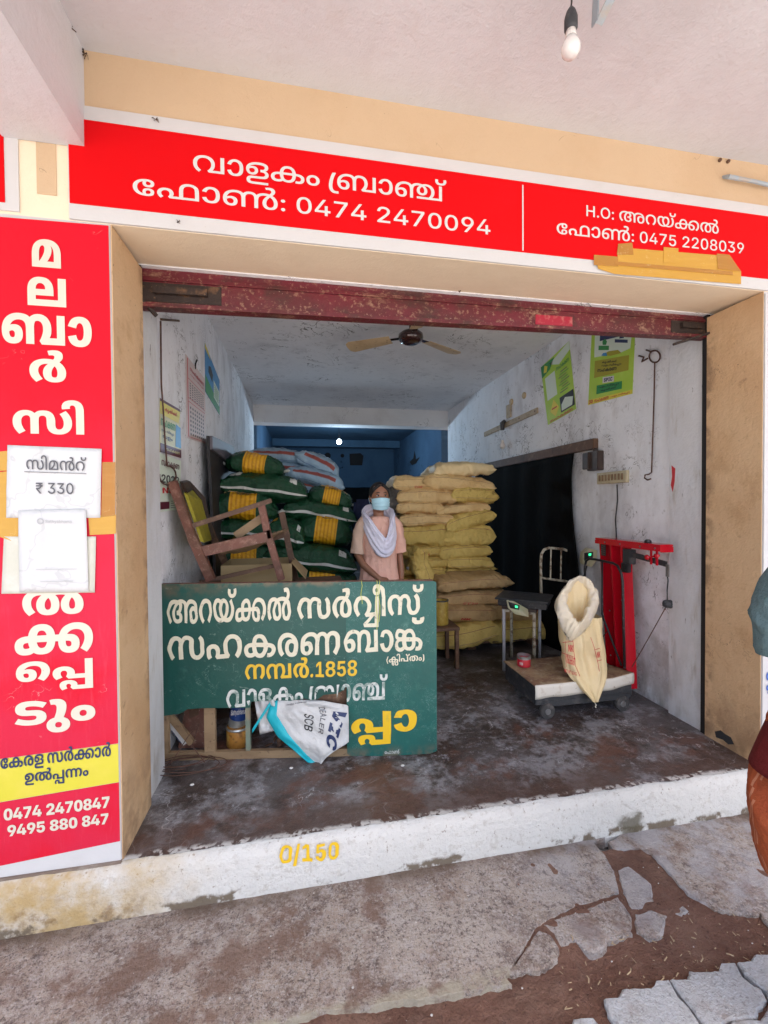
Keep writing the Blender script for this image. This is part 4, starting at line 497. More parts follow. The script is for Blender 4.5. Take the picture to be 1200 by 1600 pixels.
[[119,114,18,0,28,-5,20,-8,11,-7,15,-48,1,-46,-41,0,1,59,0,12,-4,12,-3,4,-6,5,-20,5,-13,0,-16,0,-28,-9,-16,-18,1,-11,0,-11,12,-17,20,-14,15,-5,-29,-14,-18,8,-26,17,-14,22,1,14,0,16,24,25,46,14],[341,-2,-28,0,-36,10,-20,21,1,15,0,10,14,19,26,18,21,9,9,6,14,5,18,12,1,6,0,6,-14,7,-15,0,-10,0,-14,-1,-5,-1,-7,16,8,1,26,2,15,0,24,0,28,-9,10,-11,1,-6,0,-10,-22,-17,-19,-9,-7,-5,-18,-7,-20,-16,-12,-17,1,-9,0,-10,12,-13,18,-6,13,0,20,0,22,15,1,15,0,9,-12,19,-24,16,-17,4,-10,3,-18,2,-13,0,-20,0,-26,-4,-7,-4,-8,-3,-10,-9,-6,-14,1,-11,1,-32,-37,0,1,38,15,33,10,7,28,10,38,6,25,0,18,0,30,-3,15,-4,2,0,4,-1,3,-1,24,-6,32,-20,16,-22,1,-12,0,-22,-44,-25]],
[[173,91,-7,-15,-153,0,9,15],[97,0,-81,50,1,12,41,0,16,0,20,5,12,9,1,6,0,10,-24,11,-23,0,-43,0,9,16,37,0,30,0,38,-9,18,-16,1,-11,0,-10,-16,-15,-32,-10,-25,0,-1,-1,77,-46,1,-1],[173,119,-7,-14,-123,0,9,14]],
[[107,-2,-26,0,-40,9,-22,15,-1,11,39,0,2,-6,14,-9,22,-4,15,0,16,0,22,5,14,9,1,5,0,5,-12,7,-20,4,-11,2,-27,4,-30,4,-32,15,1,12,0,11,22,15,38,9,25,0,24,0,38,-9,22,-15,1,-9,-35,0,-2,8,-26,9,-19,0,-14,0,-22,-5,-12,-7,1,-5,0,-6,14,-7,20,-4,11,-1,23,-3,12,-2,24,-5,20,-7,14,-12,1,-8,0,-10,-22,-16,-40,-9]],
[[75,-2,-18,0,-26,6,-16,12,1,9,0,8,10,10,20,5,26,3,13,1,16,1,20,1,10,3,1,3,1,1,0,5,-8,6,-16,4,-9,0,-12,0,-18,-3,-10,-6,-1,-3,-33,4,6,8,22,10,30,5,17,0,12,0,24,-3,22,-7,12,-12,1,-10,1,-59,-33,0,1,12,-1,0,-4,-3,-12,-7,-22,-4],[83,12,14,0,20,6,12,9,1,5,1,12,-2,-1,-12,-2,-12,-1,-14,-1,-3,0,-10,-1,-16,-3,-10,-5,1,-5,0,-4,10,-6,14,-3]],
[[101,90,1,-15,-95,0,1,15],[31,111,37,0,1,-87,0,-5,8,-5,11,0,4,0,8,1,5,0,7,-14,-6,-1,-14,-1,-5,0,-24,0,-26,12,1,12]],
[[61,53,1,-53,-35,0,1,119,37,0,1,-51,-5,0,8,12,30,11,23,0,18,0,28,-8,14,-15,1,-11,1,-57,-35,0,1,55,0,9,-20,11,-17,0,-12,0,-18,-5,-10,-10]],
[[23,-32,9,14,5,0,10,-1,14,1,10,5,5,6,5,7,-67,90,39,0,37,-51,6,-9,6,-16,7,-9,-11,0,6,9,8,16,7,9,37,51,39,0,-77,-102,-6,-7,-16,-10,-22,-5,-13,0,-8,0,-14,1]],
[[115,-2,-18,0,-20,6,-12,7,-1,3,-3,0,1,-14,-33,0,1,119,37,0,1,-44,3,0,2,3,12,7,20,6,19,0,20,0,34,-11,20,-21,1,-14,0,-15,-20,-21,-34,-11],[105,13,16,0,20,9,10,14,1,9,0,8,-10,14,-20,8,-15,0,-14,0,-20,-7,-12,-14,1,-9,0,-10,12,-14,20,-8]],
[[25,0,1,90,35,0,1,-21,-1,0,4,7,16,10,22,5,11,0,20,0,24,-12,5,-11,-3,0,4,7,18,11,24,5,15,0,16,0,26,-7,14,-13,1,-11,1,-60,-35,0,1,58,0,9,-20,8,-13,0,-10,0,-16,-4,-8,-8,1,-6,1,-57,-35,0,1,60,0,7,-18,8,-13,0,-10,0,-16,-4,-10,-9,1,-6,1,-56]],
[[163,115,22,0,52,-4,23,-5,4,-1,8,-2,3,-1,14,-3,20,-8,14,-10,1,-6,0,-6,-8,-8,-14,-7,-13,-3,1,2,18,-4,22,-12,1,-9,0,-8,-16,-14,-40,-8,-31,0,-38,0,-46,13,-20,23,1,14,0,11,14,21,32,18,27,6,2,1,4,1,5,1,16,4,42,4,23,0,28,0,38,-5,28,-9,13,-6,25,-51,1,-44,-57,0,1,50,0,15,-10,17,-13,6,-8,3,-24,4,-15,0,-12,0,-22,-2,-7,-1,-18,-2,-26,-10,-16,-13,-6,-13,1,-6,0,-16,24,-14,25,0,16,0,18,6,1,6,0,5,-20,6,-17,0,-9,0,1,21,7,0,20,0,16,7,1,5,0,6,-20,10,-29,2,-8,1,-26,2,-13,0,-30,0,-40,-10,-20,-18,1,-11,0,-9,10,-15,18,-13,15,-6,-39,-15,-18,7,-28,17,-16,21,1,13,0,11,16,21,34,17,56,10],[551,-2,-30,0,-38,12,-18,19,1,12,0,18,40,23,39,0,24,0,38,-12,22,-19,1,-10,-21,0,-2,5,-12,10,-20,6,-11,0,-20,0,-18,-12,1,-10,0,-6,6,-10,16,-6,13,0,12,0,16,7,8,13,1,10,0,3,0,7,-1,3,0,1,2,3,-1,0,-2,8,-22,12,-36,8,-27,0,-18,0,-24,-2,-9,-4,-8,-3,-10,-9,-6,-14,1,-12,1,-7,-33,52,12,6,28,9,42,6,31,0,36,0,54,-11,36,-18,20,-25,1,-14,0,-17,-24,-22,-44,-10]],
[[149,115,36,0,52,-10,32,-17,14,-21,1,-11,0,-13,-16,-21,-28,-17,-17,-7,-39,15,12,6,20,12,10,15,1,10,0,11,-18,17,-34,9,-19,0,-24,0,-32,-9,-18,-17,1,-11,0,-9,8,-15,18,-13,15,-6,-39,-15,-18,7,-28,17,-16,21,1,13,0,11,16,21,32,17,52,10]],
[[295,-2,-24,0,-34,3,-21,5,-2,0,-8,2,-1,1,-26,7,-28,19,-14,21,1,11,0,7,6,11,5,5,5,2,8,9,28,10,32,4,17,0,46,0,52,-24,1,-24,0,-19,-36,-28,-27,-9,-4,-2,-6,-1,-5,-1,-18,-5,-42,-4,-25,0,-36,0,-56,9,-38,19,-20,25,1,16,0,14,24,22,44,12,35,0,26,0,44,-10,13,-11,-45,-12,-6,6,-18,6,-11,0,-14,0,-18,-7,-10,-12,1,-9,0,-14,22,-22,42,-12,31,0,10,0,18,1,9,1,4,0,8,1,5,1,12,3,24,12,14,18,1,12,0,10,-10,12,-18,5,-9,0,-12,0,-18,-6,-8,-12,1,-10,0,-10,12,-18,22,-13,17,-4,4,-1,4,1,5,-1,6,-1,20,-1,13,0,26,0,40,10,22,21,1,14,0,10,-12,19,-13,9,47,14,20,-12,20,-26,1,-14,0,-13,-16,-23,-34,-19,-58,-10]],
[[-45,119,-30,0,-36,9,-18,15,1,9,0,4,2,8,3,2,53,-4,-2,-2,0,-4,1,-2,0,-6,8,-7,14,-2,9,0,10,0,14,2,8,7,1,6,0,2,-2,4,1,2,51,4,2,-2,2,-8,1,-4,0,-9,-18,-15,-38,-9]],
[[149,115,36,0,50,-10,32,-16,14,-20,1,-11,0,-13,-12,-18,-22,-15,-13,-7,11,16,99,0,1,91,59,0,1,-112,-107,0,-13,1,-14,-1,-28,0,-13,0,-17,0,-17,14,10,5,18,12,10,15,1,10,0,11,-18,17,-34,9,-19,0,-24,0,-32,-9,-18,-17,1,-11,0,-9,8,-15,18,-13,15,-6,-39,-15,-18,7,-28,17,-16,21,1,13,0,11,16,21,32,17,52,10],[399,25,1,-82,-225,0,-19,19,73,26,16,6,34,10,19,5,45,-6,-87,-31,-10,-4,-20,-7,-9,-2,5,3,10,1,26,0,17,0,77,0,1,49]],
[[-35,170,22,0,38,-4,17,-5,26,-8,18,-27,1,-23,1,-103,-57,0,1,102,0,14,-6,18,-10,12,-11,3,-6,3,-20,1,-11,0,-8,0,-14,-2,-10,-5,1,-4,0,-3,10,-6,9,0,14,0,8,7,1,4,0,5,-12,8,-5,2,53,-4,2,-2,4,-6,1,-4,0,-8,-12,-12,-28,-7,-21,0,-18,0,-28,6,-14,11,1,9,0,8,16,13,34,7]],
[[107,72,32,0,42,-11,18,-17,1,-10,0,-6,-6,-10,-3,-4,-3,7,111,0,23,-21,-167,0,-19,12,6,3,8,10,1,7,0,8,-18,12,-17,0,-12,0,-16,-5,-8,-9,1,-6,0,-8,12,-11,7,-4,-45,-11,-14,8,-16,17,1,11,0,12,24,17,42,9],[379,115,34,0,52,-10,32,-17,14,-21,1,-11,0,-13,-16,-21,-28,-17,-17,-7,-39,15,12,6,20,12,10,15,1,10,0,11,-18,17,-32,9,-21,0,-24,0,-32,-9,-18,-17,1,-11,0,-9,8,-14,18,-13,13,-6,-19,-14,-13,0,-15,5,-14,7,-22,15,-12,18,1,12,0,11,16,20,32,17,50,10]],
[[161,115,36,0,48,-10,19,-10,-13,4,14,8,38,8,25,0,26,0,34,-8,15,-8,-5,0,18,8,36,8,27,0,34,0,48,-15,24,-24,1,-16,0,-13,-14,-22,-24,-19,-17,-8,-41,15,14,8,18,14,8,15,1,8,0,12,-14,16,-26,8,-13,0,-8,0,-18,-4,-3,-3,-6,-4,-4,-11,1,-12,1,-60,-57,0,1,62,0,10,-6,12,-5,4,-6,3,-14,3,-11,0,-10,0,-16,-4,-5,-3,-6,-4,-6,-11,1,-12,1,-60,-57,0,1,54,0,15,-10,14,-7,4,-8,3,-20,4,-17,0,-26,0,-40,-11,-24,-20,1,-15,1,-1,0,-11,10,-13,16,-5,11,0,10,0,10,3,6,7,1,5,0,8,-14,8,-13,0,-14,0,-28,-8,-13,-7,-3,19,10,6,40,10,25,0,22,0,32,-8,18,-16,1,-10,0,-12,-20,-16,-36,-9,-25,0,-24,0,-42,10,-26,22,1,18,0,22,40,30,66,15]],
[[161,115,36,0,48,-10,19,-10,11,-15,9,-30,1,-50,-57,0,1,54,0,15,-10,14,-7,4,-8,3,-20,4,-17,0,-26,0,-40,-11,-24,-20,1,-15,1,-1,0,-11,10,-13,16,-5,11,0,10,0,10,3,6,7,1,5,0,8,-14,8,-13,0,-14,0,-28,-8,-13,-7,-3,19,10,6,40,10,25,0,22,0,32,-8,18,-16,1,-10,0,-12,-20,-16,-36,-9,-25,0,-24,0,-42,10,-26,22,1,18,0,22,40,30,66,15],[551,112,1,-112,-193,0,-17,12,14,9,16,14,6,15,1,8,0,12,-14,16,-24,8,-15,0,-10,0,-16,-4,-3,-3,-6,-4,-4,-10,1,-9,1,-64,-57,0,1,48,23,37,5,14,14,8,38,8,27,0,34,0,48,-15,26,-24,1,-16,0,-9,-6,-15,-12,-13,-7,-5,-13,3,99,0,1,91]],
[[243,115,38,0,48,-15,22,-27,1,-16,0,-19,-26,-27,-48,-13,-33,0,-26,0,-42,8,-13,7,-14,8,-14,22,1,14,0,18,26,26,48,14],[243,94,-26,0,-26,-19,1,-19,0,-12,12,-17,22,-9,19,0,16,0,22,9,12,17,1,12,0,13,-10,16,-24,9],[95,-2,-26,0,-36,8,-18,15,1,10,0,7,10,10,18,8,11,3,10,2,22,3,36,1,27,0,27,4,161,0,36,0,46,-4,17,-5,12,-5,16,-13,1,-10,0,-17,-46,-17,-35,0,-10,0,-16,1,-9,1,11,20,4,-1,12,-1,7,0,14,0,16,8,1,6,0,5,-8,6,-5,1,-10,3,-22,1,-19,0,-205,0,-18,0,-22,-1,-7,-3,-6,-1,-6,-6,1,-4,0,-5,6,-6,16,-4,13,0,10,0,24,4,13,5,27,-18,-14,-4,-24,-5,-26,-2],[95,115,22,0,40,-5,23,-6,-21,-23,-10,6,-26,7,-17,0,-14,0,-16,-6,1,-5,0,-3,4,-5,5,-1,6,-2,18,-3,15,0,45,0,-29,-17,-24,0,-40,4,-34,7,-18,12,1,10,0,8,18,14,34,8]],
[[27,49,0,13,10,29,18,26,13,10,47,0,-10,-13,-16,-27,-10,-26,1,-12,0,-11,8,-21,16,-24,13,-15,-45,0,-20,16,-20,37]],
[[93,-2,-38,0,-42,18,1,16,0,10,18,15,17,4,10,3,24,4,36,1,29,0,179,0,36,0,46,-4,17,-5,12,-5,16,-13,1,-10,0,-17,-46,-17,-35,0,-10,0,-16,1,-9,1,11,20,4,-1,12,-1,7,0,14,0,16,8,1,6,0,5,-8,6,-5,1,-8,3,-24,1,-19,0,-197,0,-18,0,-22,-1,-7,-3,-4,-1,-8,-6,1,-4,0,-5,6,-6,16,-4,13,0,10,0,24,4,15,5,25,-18,-14,-4,-24,-5,-26,-2],[233,115,38,0,48,-15,22,-27,1,-16,0,-19,-26,-26,-48,-12,-33,0,-26,0,-40,6,-13,8,-16,7,-14,22,1,14,0,27,58,31],[233,94,-26,0,-26,-19,1,-19,0,-12,12,-17,22,-9,19,0,16,0,22,9,12,17,1,12,0,13,-10,16,-24,9],[363,-67,-18,0,-28,4,-9,4,-10,5,-12,13,1,11,1,1,0,6,-6,12,-7,4,-6,3,-18,3,-11,0,-12,0,-24,-5,-18,-10,-1,-8,0,-2,0,-4,1,-2,0,-7,6,-9,12,-3,7,0,10,0,10,5,1,5,0,5,-10,6,-9,0,-14,0,-20,-7,-9,-5,-7,15,14,6,28,7,19,0,28,0,28,-14,1,-12,0,-13,-30,-14,-31,0,-34,0,-38,20,1,17,0,11,18,16,28,12,38,5,21,0,12,0,26,-1,22,-4,11,-3,12,-4,16,-15,1,-12,1,-2,0,-5,2,-9,5,-3,4,-2,12,-3,9,0,14,0,20,10,1,13,0,8,-12,16,-9,6,37,12,18,-9,18,-21,1,-12,0,-13,-20,-18,-38,-10]],
[[-7,170,18,0,26,-3,13,-4,14,-4,14,-12,8,-20,1,-16,1,-111,-57,0,1,107,0,10,-2,14,-4,9,-3,3,-4,3,-12,3,-9,0,-6,0,-12,-3,-8,-6,1,-5,0,-2,0,-3,3,-2,-57,-3,-2,2,-2,5,1,3,0,12,24,15,38,8]],
[[107,72,32,0,42,-11,18,-17,1,-10,0,-6,-6,-10,-3,-4,-3,7,123,0,1,91,59,0,1,-112,-215,0,-19,12,6,3,8,10,1,7,0,8,-18,12,-17,0,-12,0,-16,-5,-8,-9,1,-6,0,-8,12,-11,7,-4,-45,-11,-14,8,-16,17,1,11,0,12,24,17,42,9]],
[[227,-2,-32,0,-42,11,-22,21,1,16,0,12,20,22,34,17,25,7,15,3,16,3,38,5,29,0,36,0,52,-10,32,-17,14,-21,1,-11,0,-14,-16,-21,-28,-16,-17,-7,-37,15,12,6,18,12,10,15,1,10,0,12,-18,17,-36,9,-25,0,-12,0,-20,-1,-7,-1,-5,0,-20,-4,-28,-14,-16,-18,1,-9,0,-11,12,-13,16,-5,11,0,8,0,18,5,10,12,1,11,0,10,-14,18,-26,13,-17,4,-9,1,-6,1,-16,1,-9,0,-30,0,-38,-9,-20,-18,1,-11,0,-9,10,-15,18,-13,15,-6,-39,-15,-18,7,-28,17,-16,21,1,13,0,11,16,21,32,17,54,10,41,0,24,0,38,-4,17,-4,13,-2,34,-9,40,-31,1,-19,0,-16,-22,-22,-42,-10]],
[[17,-22,12,15,16,24,8,21,1,11,0,12,-8,26,-18,27,-9,13,47,0,12,-10,18,-26,10,-29,1,-13,0,-19,-20,-36,-19,-16]],
[[-53,120,-32,0,-40,8,-18,16,1,10,0,4,4,7,3,3,65,-6,-2,-1,0,-4,1,-2,0,-4,6,-5,10,-2,9,0,6,0,12,2,8,5,1,4,0,2,-2,4,1,1,63,6,2,-3,2,-7,1,-4,0,-10,-18,-16,-40,-8]],
[[127,115,18,0,26,-4,20,-6,11,-6,-3,0,14,8,38,8,27,0,34,0,48,-15,26,-24,1,-16,0,-13,-12,-22,-26,-19,-17,-8,-41,15,14,8,16,14,8,15,1,8,0,12,-14,16,-26,8,-13,0,-12,0,-14,-4,-3,-3,-6,-4,-4,-10,1,-9,1,-64,-57,0,1,64,0,10,-4,10,-5,3,-4,3,-16,4,-11,0,-12,0,-26,-8,-16,-15,1,-12,0,-8,8,-16,16,-14,15,-8,-39,-15,-18,8,-26,19,-14,21,1,13,0,16,26,25,50,15]],
[[127,115,18,0,26,-4,20,-6,11,-6,-3,0,14,8,38,8,27,0,34,0,48,-15,26,-24,1,-16,0,-9,-6,-15,-12,-13,-7,-5,-17,-18,-33,0,-17,12,14,9,16,14,6,15,1,8,0,12,-14,16,-26,8,-13,0,-12,0,-14,-4,-3,-3,-6,-4,-4,-10,1,-9,1,-64,-57,0,1,64,0,10,-4,10,-5,3,-4,3,-16,4,-11,0,-12,0,-26,-8,-16,-15,1,-12,0,-8,8,-16,16,-14,15,-8,-39,-15,-18,8,-26,19,-14,21,1,13,0,16,26,25,50,15],[501,112,1,-112,-181,0,25,21,99,0,1,91]],
[[45,-2,-12,0,-16,9,1,6,0,5,16,9,13,0,12,0,16,-9,1,-5,0,-6,-16,-9]],
[[29,0,1,21,163,0,1,-21],[143,119,1,-119,-51,0,1,97,-1,0,-53,-19,1,23,55,18]],
[[107,-2,-28,0,-42,9,-22,15,1,10,0,8,12,12,24,8,15,2,-18,2,-24,15,1,10,0,9,22,15,38,8,25,0,24,0,38,-8,22,-15,1,-9,0,-10,-24,-15,-19,-2,16,-2,22,-8,14,-12,1,-8,0,-10,-24,-15,-42,-9],[107,17,12,0,18,4,10,8,1,5,0,5,-10,8,-18,5,-11,0,-12,0,-18,-5,-10,-8,1,-5,0,-5,10,-8,18,-4],[107,70,10,0,16,4,8,7,1,5,0,5,-8,7,-16,4,-9,0,-10,0,-16,-4,-8,-7,1,-5,0,-5,8,-7,16,-4]],
[[105,-2,-24,0,-40,10,-22,16,1,10,49,0,2,-5,10,-7,16,-4,11,0,12,0,18,6,10,9,1,6,0,6,-10,10,-18,5,-11,0,-12,0,-18,-4,-5,-4,-45,4,13,63,147,0,1,-21,-103,0,-5,-29,8,4,24,6,17,0,16,0,28,-6,20,-10,12,-15,1,-8,0,-12,-24,-19,-40,-11]],
[[149,115,36,0,50,-10,32,-16,14,-20,1,-11,0,-13,-12,-18,-22,-15,-13,-7,11,16,99,0,1,91,59,0,1,-112,-195,0,-17,14,10,5,18,12,10,15,1,10,0,11,-18,17,-34,9,-19,0,-24,0,-32,-9,-18,-17,1,-11,0,-9,8,-15,18,-13,15,-6,-39,-15,-18,7,-28,17,-16,21,1,13,0,11,16,21,32,17,52,10]],
[[125,112,-20,-20,-22,-35,-8,-29,1,-13,0,-13,12,-14,22,-6,15,0,6,0,10,1,7,0,5,-21,-6,-1,-18,-1,-7,0,-36,0,-44,13,-20,25,1,16,0,17,10,30,20,32,17,19]],
[[107,-2,-24,0,-42,10,-26,22,1,18,0,22,40,30,66,15,41,0,36,0,48,-10,19,-10,-5,-3,25,-50,1,-42,-57,0,1,54,0,15,-10,14,-7,4,-8,3,-20,4,-17,0,-26,0,-40,-11,-24,-20,1,-15,1,-1,0,-11,10,-13,16,-5,11,0,10,0,10,3,6,7,1,5,0,8,-14,8,-13,0,-14,0,-28,-8,-13,-7,-3,19,10,6,40,10,25,0,22,0,32,-8,18,-16,1,-10,0,-12,-20,-16,-36,-9],[351,115,16,0,30,-2,17,-4,5,-5,32,-6,36,-21,1,-16,0,-11,-20,-15,-36,-8,-23,0,-24,0,-36,9,-20,15,1,10,0,13,30,21,39,9,7,4,14,3,34,4,21,0,36,0,50,-10,28,-17,12,-19,1,-9,0,-12,-12,-18,-22,-15,-13,-8,-47,8,10,6,16,12,10,15,1,10,0,11,-16,16,-34,9,-23,0,-4,0,-12,0,-5,-1,-3,2,-18,-2,-24,-11,-12,-13,1,-6,0,-6,8,-7,12,-3,7,0,8,0,12,3,6,7,1,6,0,6,-10,13,-20,10,-13,3,-11,-2,-6,1,-10,0,-5,0,-18,0,-24,-4,-5,-3,-14,-5,-10,-17,1,-15,1,-48,-53,0,1,47,21,45,12,6,28,10,38,5],[707,112,1,-112,-375,0,1,21,319,0,1,91]],
[[107,-2,-30,0,-42,15,-20,27,1,20,0,19,20,27,42,15,31,0,30,0,42,-15,20,-27,1,-19,0,-20,-20,-27,-42,-15],[107,19,14,0,18,9,10,18,1,14,0,13,-10,18,-18,9,-13,0,-14,0,-18,-9,-10,-18,1,-13,0,-14,10,-18,18,-9]],
[[125,125,-75,-143,-43,0,77,143]],
[[113,-1,-30,0,-46,9,-26,19,1,15,61,0,2,-5,10,-8,16,-4,15,0,10,0,14,3,8,4,1,3,0,3,-8,4,-16,3,-11,2,-23,2,-32,4,-36,16,1,14,0,11,24,17,44,10,29,0,28,0,42,-10,24,-17,1,-12,-61,0,0,6,-16,6,-15,0,-10,0,-12,-2,-8,-4,1,-3,0,-3,8,-4,14,-3,11,-1,21,-2,20,-2,28,-7,18,-9,10,-12,1,-7,0,-12,-24,-16,-44,-8]],
[[17,0,1,119,103,0,26,0,40,-10,22,-19,1,-13,0,-13,-22,-18,-40,-11,-27,0,-61,0,1,26,49,0,12,0,16,4,10,7,1,5,0,5,-10,8,-16,3,-11,0,-21,0,1,-93]],
[[11,0,1,26,41,0,1,67,-39,0,1,26,147,0,1,-26,-39,0,1,-67,41,0,1,-26]],
[[127,-2,-32,0,-52,14,-30,28,1,20,0,20,30,27,52,14,33,0,22,0,38,-6,28,-12,18,-16,3,-11,-65,0,0,4,-6,6,-10,4,-14,3,-9,0,-16,0,-22,-8,-12,-15,1,-10,0,-11,12,-15,22,-7,17,0,8,0,14,2,12,4,6,7,3,4,65,0,0,-8,-14,-16,-28,-13,-40,-9]],
[[127,-2,-32,0,-48,15,-28,28,1,19,0,19,28,27,48,15,33,0,18,0,34,-6,26,-10,18,-15,3,-9,-37,0,-2,5,-10,9,-16,6,-20,3,-11,0,-20,0,-32,-10,-20,-20,1,-14,0,-15,20,-20,32,-10,21,0,12,0,20,3,16,6,10,9,3,6,39,0,-2,-9,-18,-15,-24,-11,-34,-6]],
[[27,0,1,119,89,0,26,0,34,-8,16,-14,1,-9,0,-7,-12,-11,-18,-6,-9,-1,1,-1,12,-1,22,-7,16,-13,1,-9,0,-9,-18,-15,-36,-8,-27,0],[65,16,51,0,26,0,22,10,1,7,0,6,-12,9,-20,6,-13,0,-51,0],[65,68,47,0,12,0,20,4,12,9,1,5,0,8,-22,9,-19,0,-47,0]],
[[105,0,-59,0,1,16,59,0,26,0,36,10,18,20,1,14,0,14,-18,19,-34,10,-25,0,-59,0,1,16,63,0,36,0,50,-14,26,-27,1,-18,0,-19,-26,-27,-52,-14],[65,119,1,-119,-37,0,1,119]],
[[27,0,1,119,151,0,1,-16,-111,0,1,-35,105,0,1,-16,-103,0,1,-36,115,0,1,-16]],
[[9,0,85,119,47,0,89,-119,-41,0,-45,66,-4,8,-14,22,-7,16,9,0,-8,-16,-14,-22,-3,-8,-45,-66],[55,31,1,16,125,0,1,-16]],
[[27,0,1,119,39,0,1,-103,109,0,1,-16]],
[[27,0,1,119,87,0,28,0,36,-9,18,-17,1,-11,0,-11,-18,-17,-36,-9,-27,0,-63,0,1,16,61,0,18,0,20,5,12,9,1,7,0,6,-12,10,-20,5,-17,0,-43,0,1,-103],[163,0,-57,54,43,0,59,-54]],
[[89,0,-79,119,73,0,29,-46,10,-15,14,-31,9,-16,-13,0,6,16,14,31,9,15,27,46,75,0,-77,-119]],
[[261,-2,-22,0,-36,6,-11,7,-8,4,-12,11,-6,15,1,10,1,7,0,11,-2,13,-5,4,-4,4,-16,3,-13,0,-14,0,-22,-7,-12,-15,1,-13,0,-8,8,-15,16,-15,15,-7,-39,-16,-18,9,-26,19,-14,21,1,14,0,16,28,25,50,14,33,0,26,0,38,-7,13,-7,10,-4,10,-13,4,-15,1,-9,1,-5,0,-12,4,-13,7,-4,4,-3,16,-4,13,0,8,0,16,3,7,3,6,4,6,11,1,10,1,62,59,0,1,-60,0,-12,2,-10,7,-4,6,-4,18,-3,9,0,14,0,24,8,14,16,1,12,0,7,-6,15,-18,15,-13,8,43,15,18,-9,24,-19,14,-21,1,-13,0,-16,-26,-25,-48,-14,-33,0,-24,0,-38,7,-15,8,7,0,-16,-7,-32,-8]],
[[21,-67,-26,0,-36,8,-18,14,1,10,0,14,38,16,37,0,16,0,30,-4,21,-7,-11,-18,-12,5,-22,4,-13,0,-12,0,-14,-5,1,-5,0,-5,14,-6,13,0,12,0,18,4,8,10,1,8,0,4,-4,13,-10,13,-5,7,-10,11,-12,25,1,12,0,14,16,26,13,11,61,0,-10,-9,-14,-17,-6,-15,1,-8,0,-10,10,-20,9,-11,8,-10,10,-15,6,-14,1,-7,0,-15,-28,-19,-42,-9]],
[[107,72,32,0,42,-11,18,-17,1,-10,0,-6,-6,-10,-3,-4,-3,7,111,0,23,-21,-167,0,-19,12,6,3,8,10,1,7,0,8,-18,12,-17,0,-12,0,-16,-5,-8,-9,1,-6,0,-8,12,-11,7,-4,-45,-11,-14,8,-16,17,1,11,0,12,24,17,42,9],[287,0,1,77,0,5,-2,6,-1,2,-2,2,-8,2,-5,0,-8,0,-14,-6,1,-6,0,-4,8,-7,18,-5,21,0,19,0,24,0,38,8,28,14,20,17,11,7,59,0,1,-112],[267,115,18,0,26,-4,11,-4,12,-5,12,-14,1,-14,1,-53,85,0,1,40,0,4,0,7,2,6,1,3,3,-3,-14,-11,-38,-15,-42,-6,-21,0,-25,0,-36,0,-46,10,-20,16,1,10,0,9,18,15,36,9]],
[[17,0,1,119,71,0,57,-47,8,-6,12,-12,12,-14,9,-10,-5,0,-2,6,-2,17,-2,17,1,6,1,43,69,0,1,-119,-71,0,-51,44,-10,7,-14,13,-12,14,-7,10,7,0,2,-9,2,-16,2,-15,1,-4,1,-44]],
[[65,21,1,27,8,8,12,12,16,12,15,9,47,30,79,0,-99,-61,-5,1],[17,0,1,119,65,0,1,-25,-1,-35,3,-15,1,-44],[167,0,-57,48,41,24,95,-72]],
[[21,0,1,119,97,0,26,0,38,-10,20,-18,1,-12,0,-12,-20,-18,-38,-10,-27,0,-59,0,1,20,53,0,14,0,18,5,10,9,1,6,0,6,-10,9,-18,4,-13,0,-33,0,1,-98]],
[[21,0,1,119,97,0,26,0,38,-9,20,-18,1,-12,0,-12,-20,-17,-38,-9,-27,0,-63,0,1,21,57,0,14,0,18,4,10,7,1,6,0,6,-10,8,-18,4,-13,0,-33,0,1,-98],[155,0,-57,54,55,0,61,-54]],
[[21,0,1,119,81,0,37,-52,2,-4,6,-13,8,-14,4,-14,3,-5,-9,0,2,5,6,13,6,15,6,13,5,4,37,52,79,0,1,-119,-51,0,1,55,0,4,2,12,0,14,0,14,1,6,5,0,-4,-7,-6,-14,-8,-14,-6,-11,-3,-4,-37,-55,-41,0,-37,55,-4,4,-6,11,-8,13,-8,15,-1,7,5,0,0,-6,0,-14,0,-14,2,-12,1,-4,1,-55]],
[[21,0,1,119,59,0,73,-58,6,-5,12,-11,12,-14,7,-8,-3,0,-2,6,-2,16,0,14,1,5,1,55,53,0,1,-119,-57,0,-65,53,-8,7,-12,11,-14,15,-9,9,7,0,2,-8,2,-16,0,-13,1,-5,1,-53]],
[[21,0,1,119,163,0,1,-21,-109,0,1,-27,103,0,1,-21,-101,0,1,-29,111,0,1,-21]],
[[13,98,1,21,197,0,1,-21,-71,0,1,-98,-51,0,1,98]],
[[73,0,-63,119,57,0,27,-57,4,-7,6,-18,4,-17,5,-8,-9,0,4,8,4,17,8,18,3,7,29,57,55,0,29,-57,4,-7,6,-18,6,-17,3,-8,-9,0,4,8,4,17,6,18,5,7,27,57,57,0,-63,-119,-57,0,-29,59,-6,11,-6,24,-5,13,15,0,-6,-12,-6,-25,-5,-11,-29,-59]],
[[59,26,1,23,8,7,14,11,16,12,13,7,57,33,63,0,-99,-58,-3,0],[21,0,1,119,53,0,1,-31,-1,-31,3,-13,1,-44],[171,0,-69,53,33,19,99,-72]],
[[129,-2,-34,0,-52,15,-28,28,1,18,0,20,30,27,50,15,33,0,20,0,36,-6,26,-11,18,-14,3,-9,-51,0,-2,4,-8,6,-12,5,-18,2,-7,0,-18,0,-28,-9,-16,-17,1,-12,0,-13,16,-17,26,-9,21,0,16,0,24,6,14,11,1,8,11,-1,-61,0,1,19,101,0,1,-15,0,-16,-26,-22,-46,-13]],
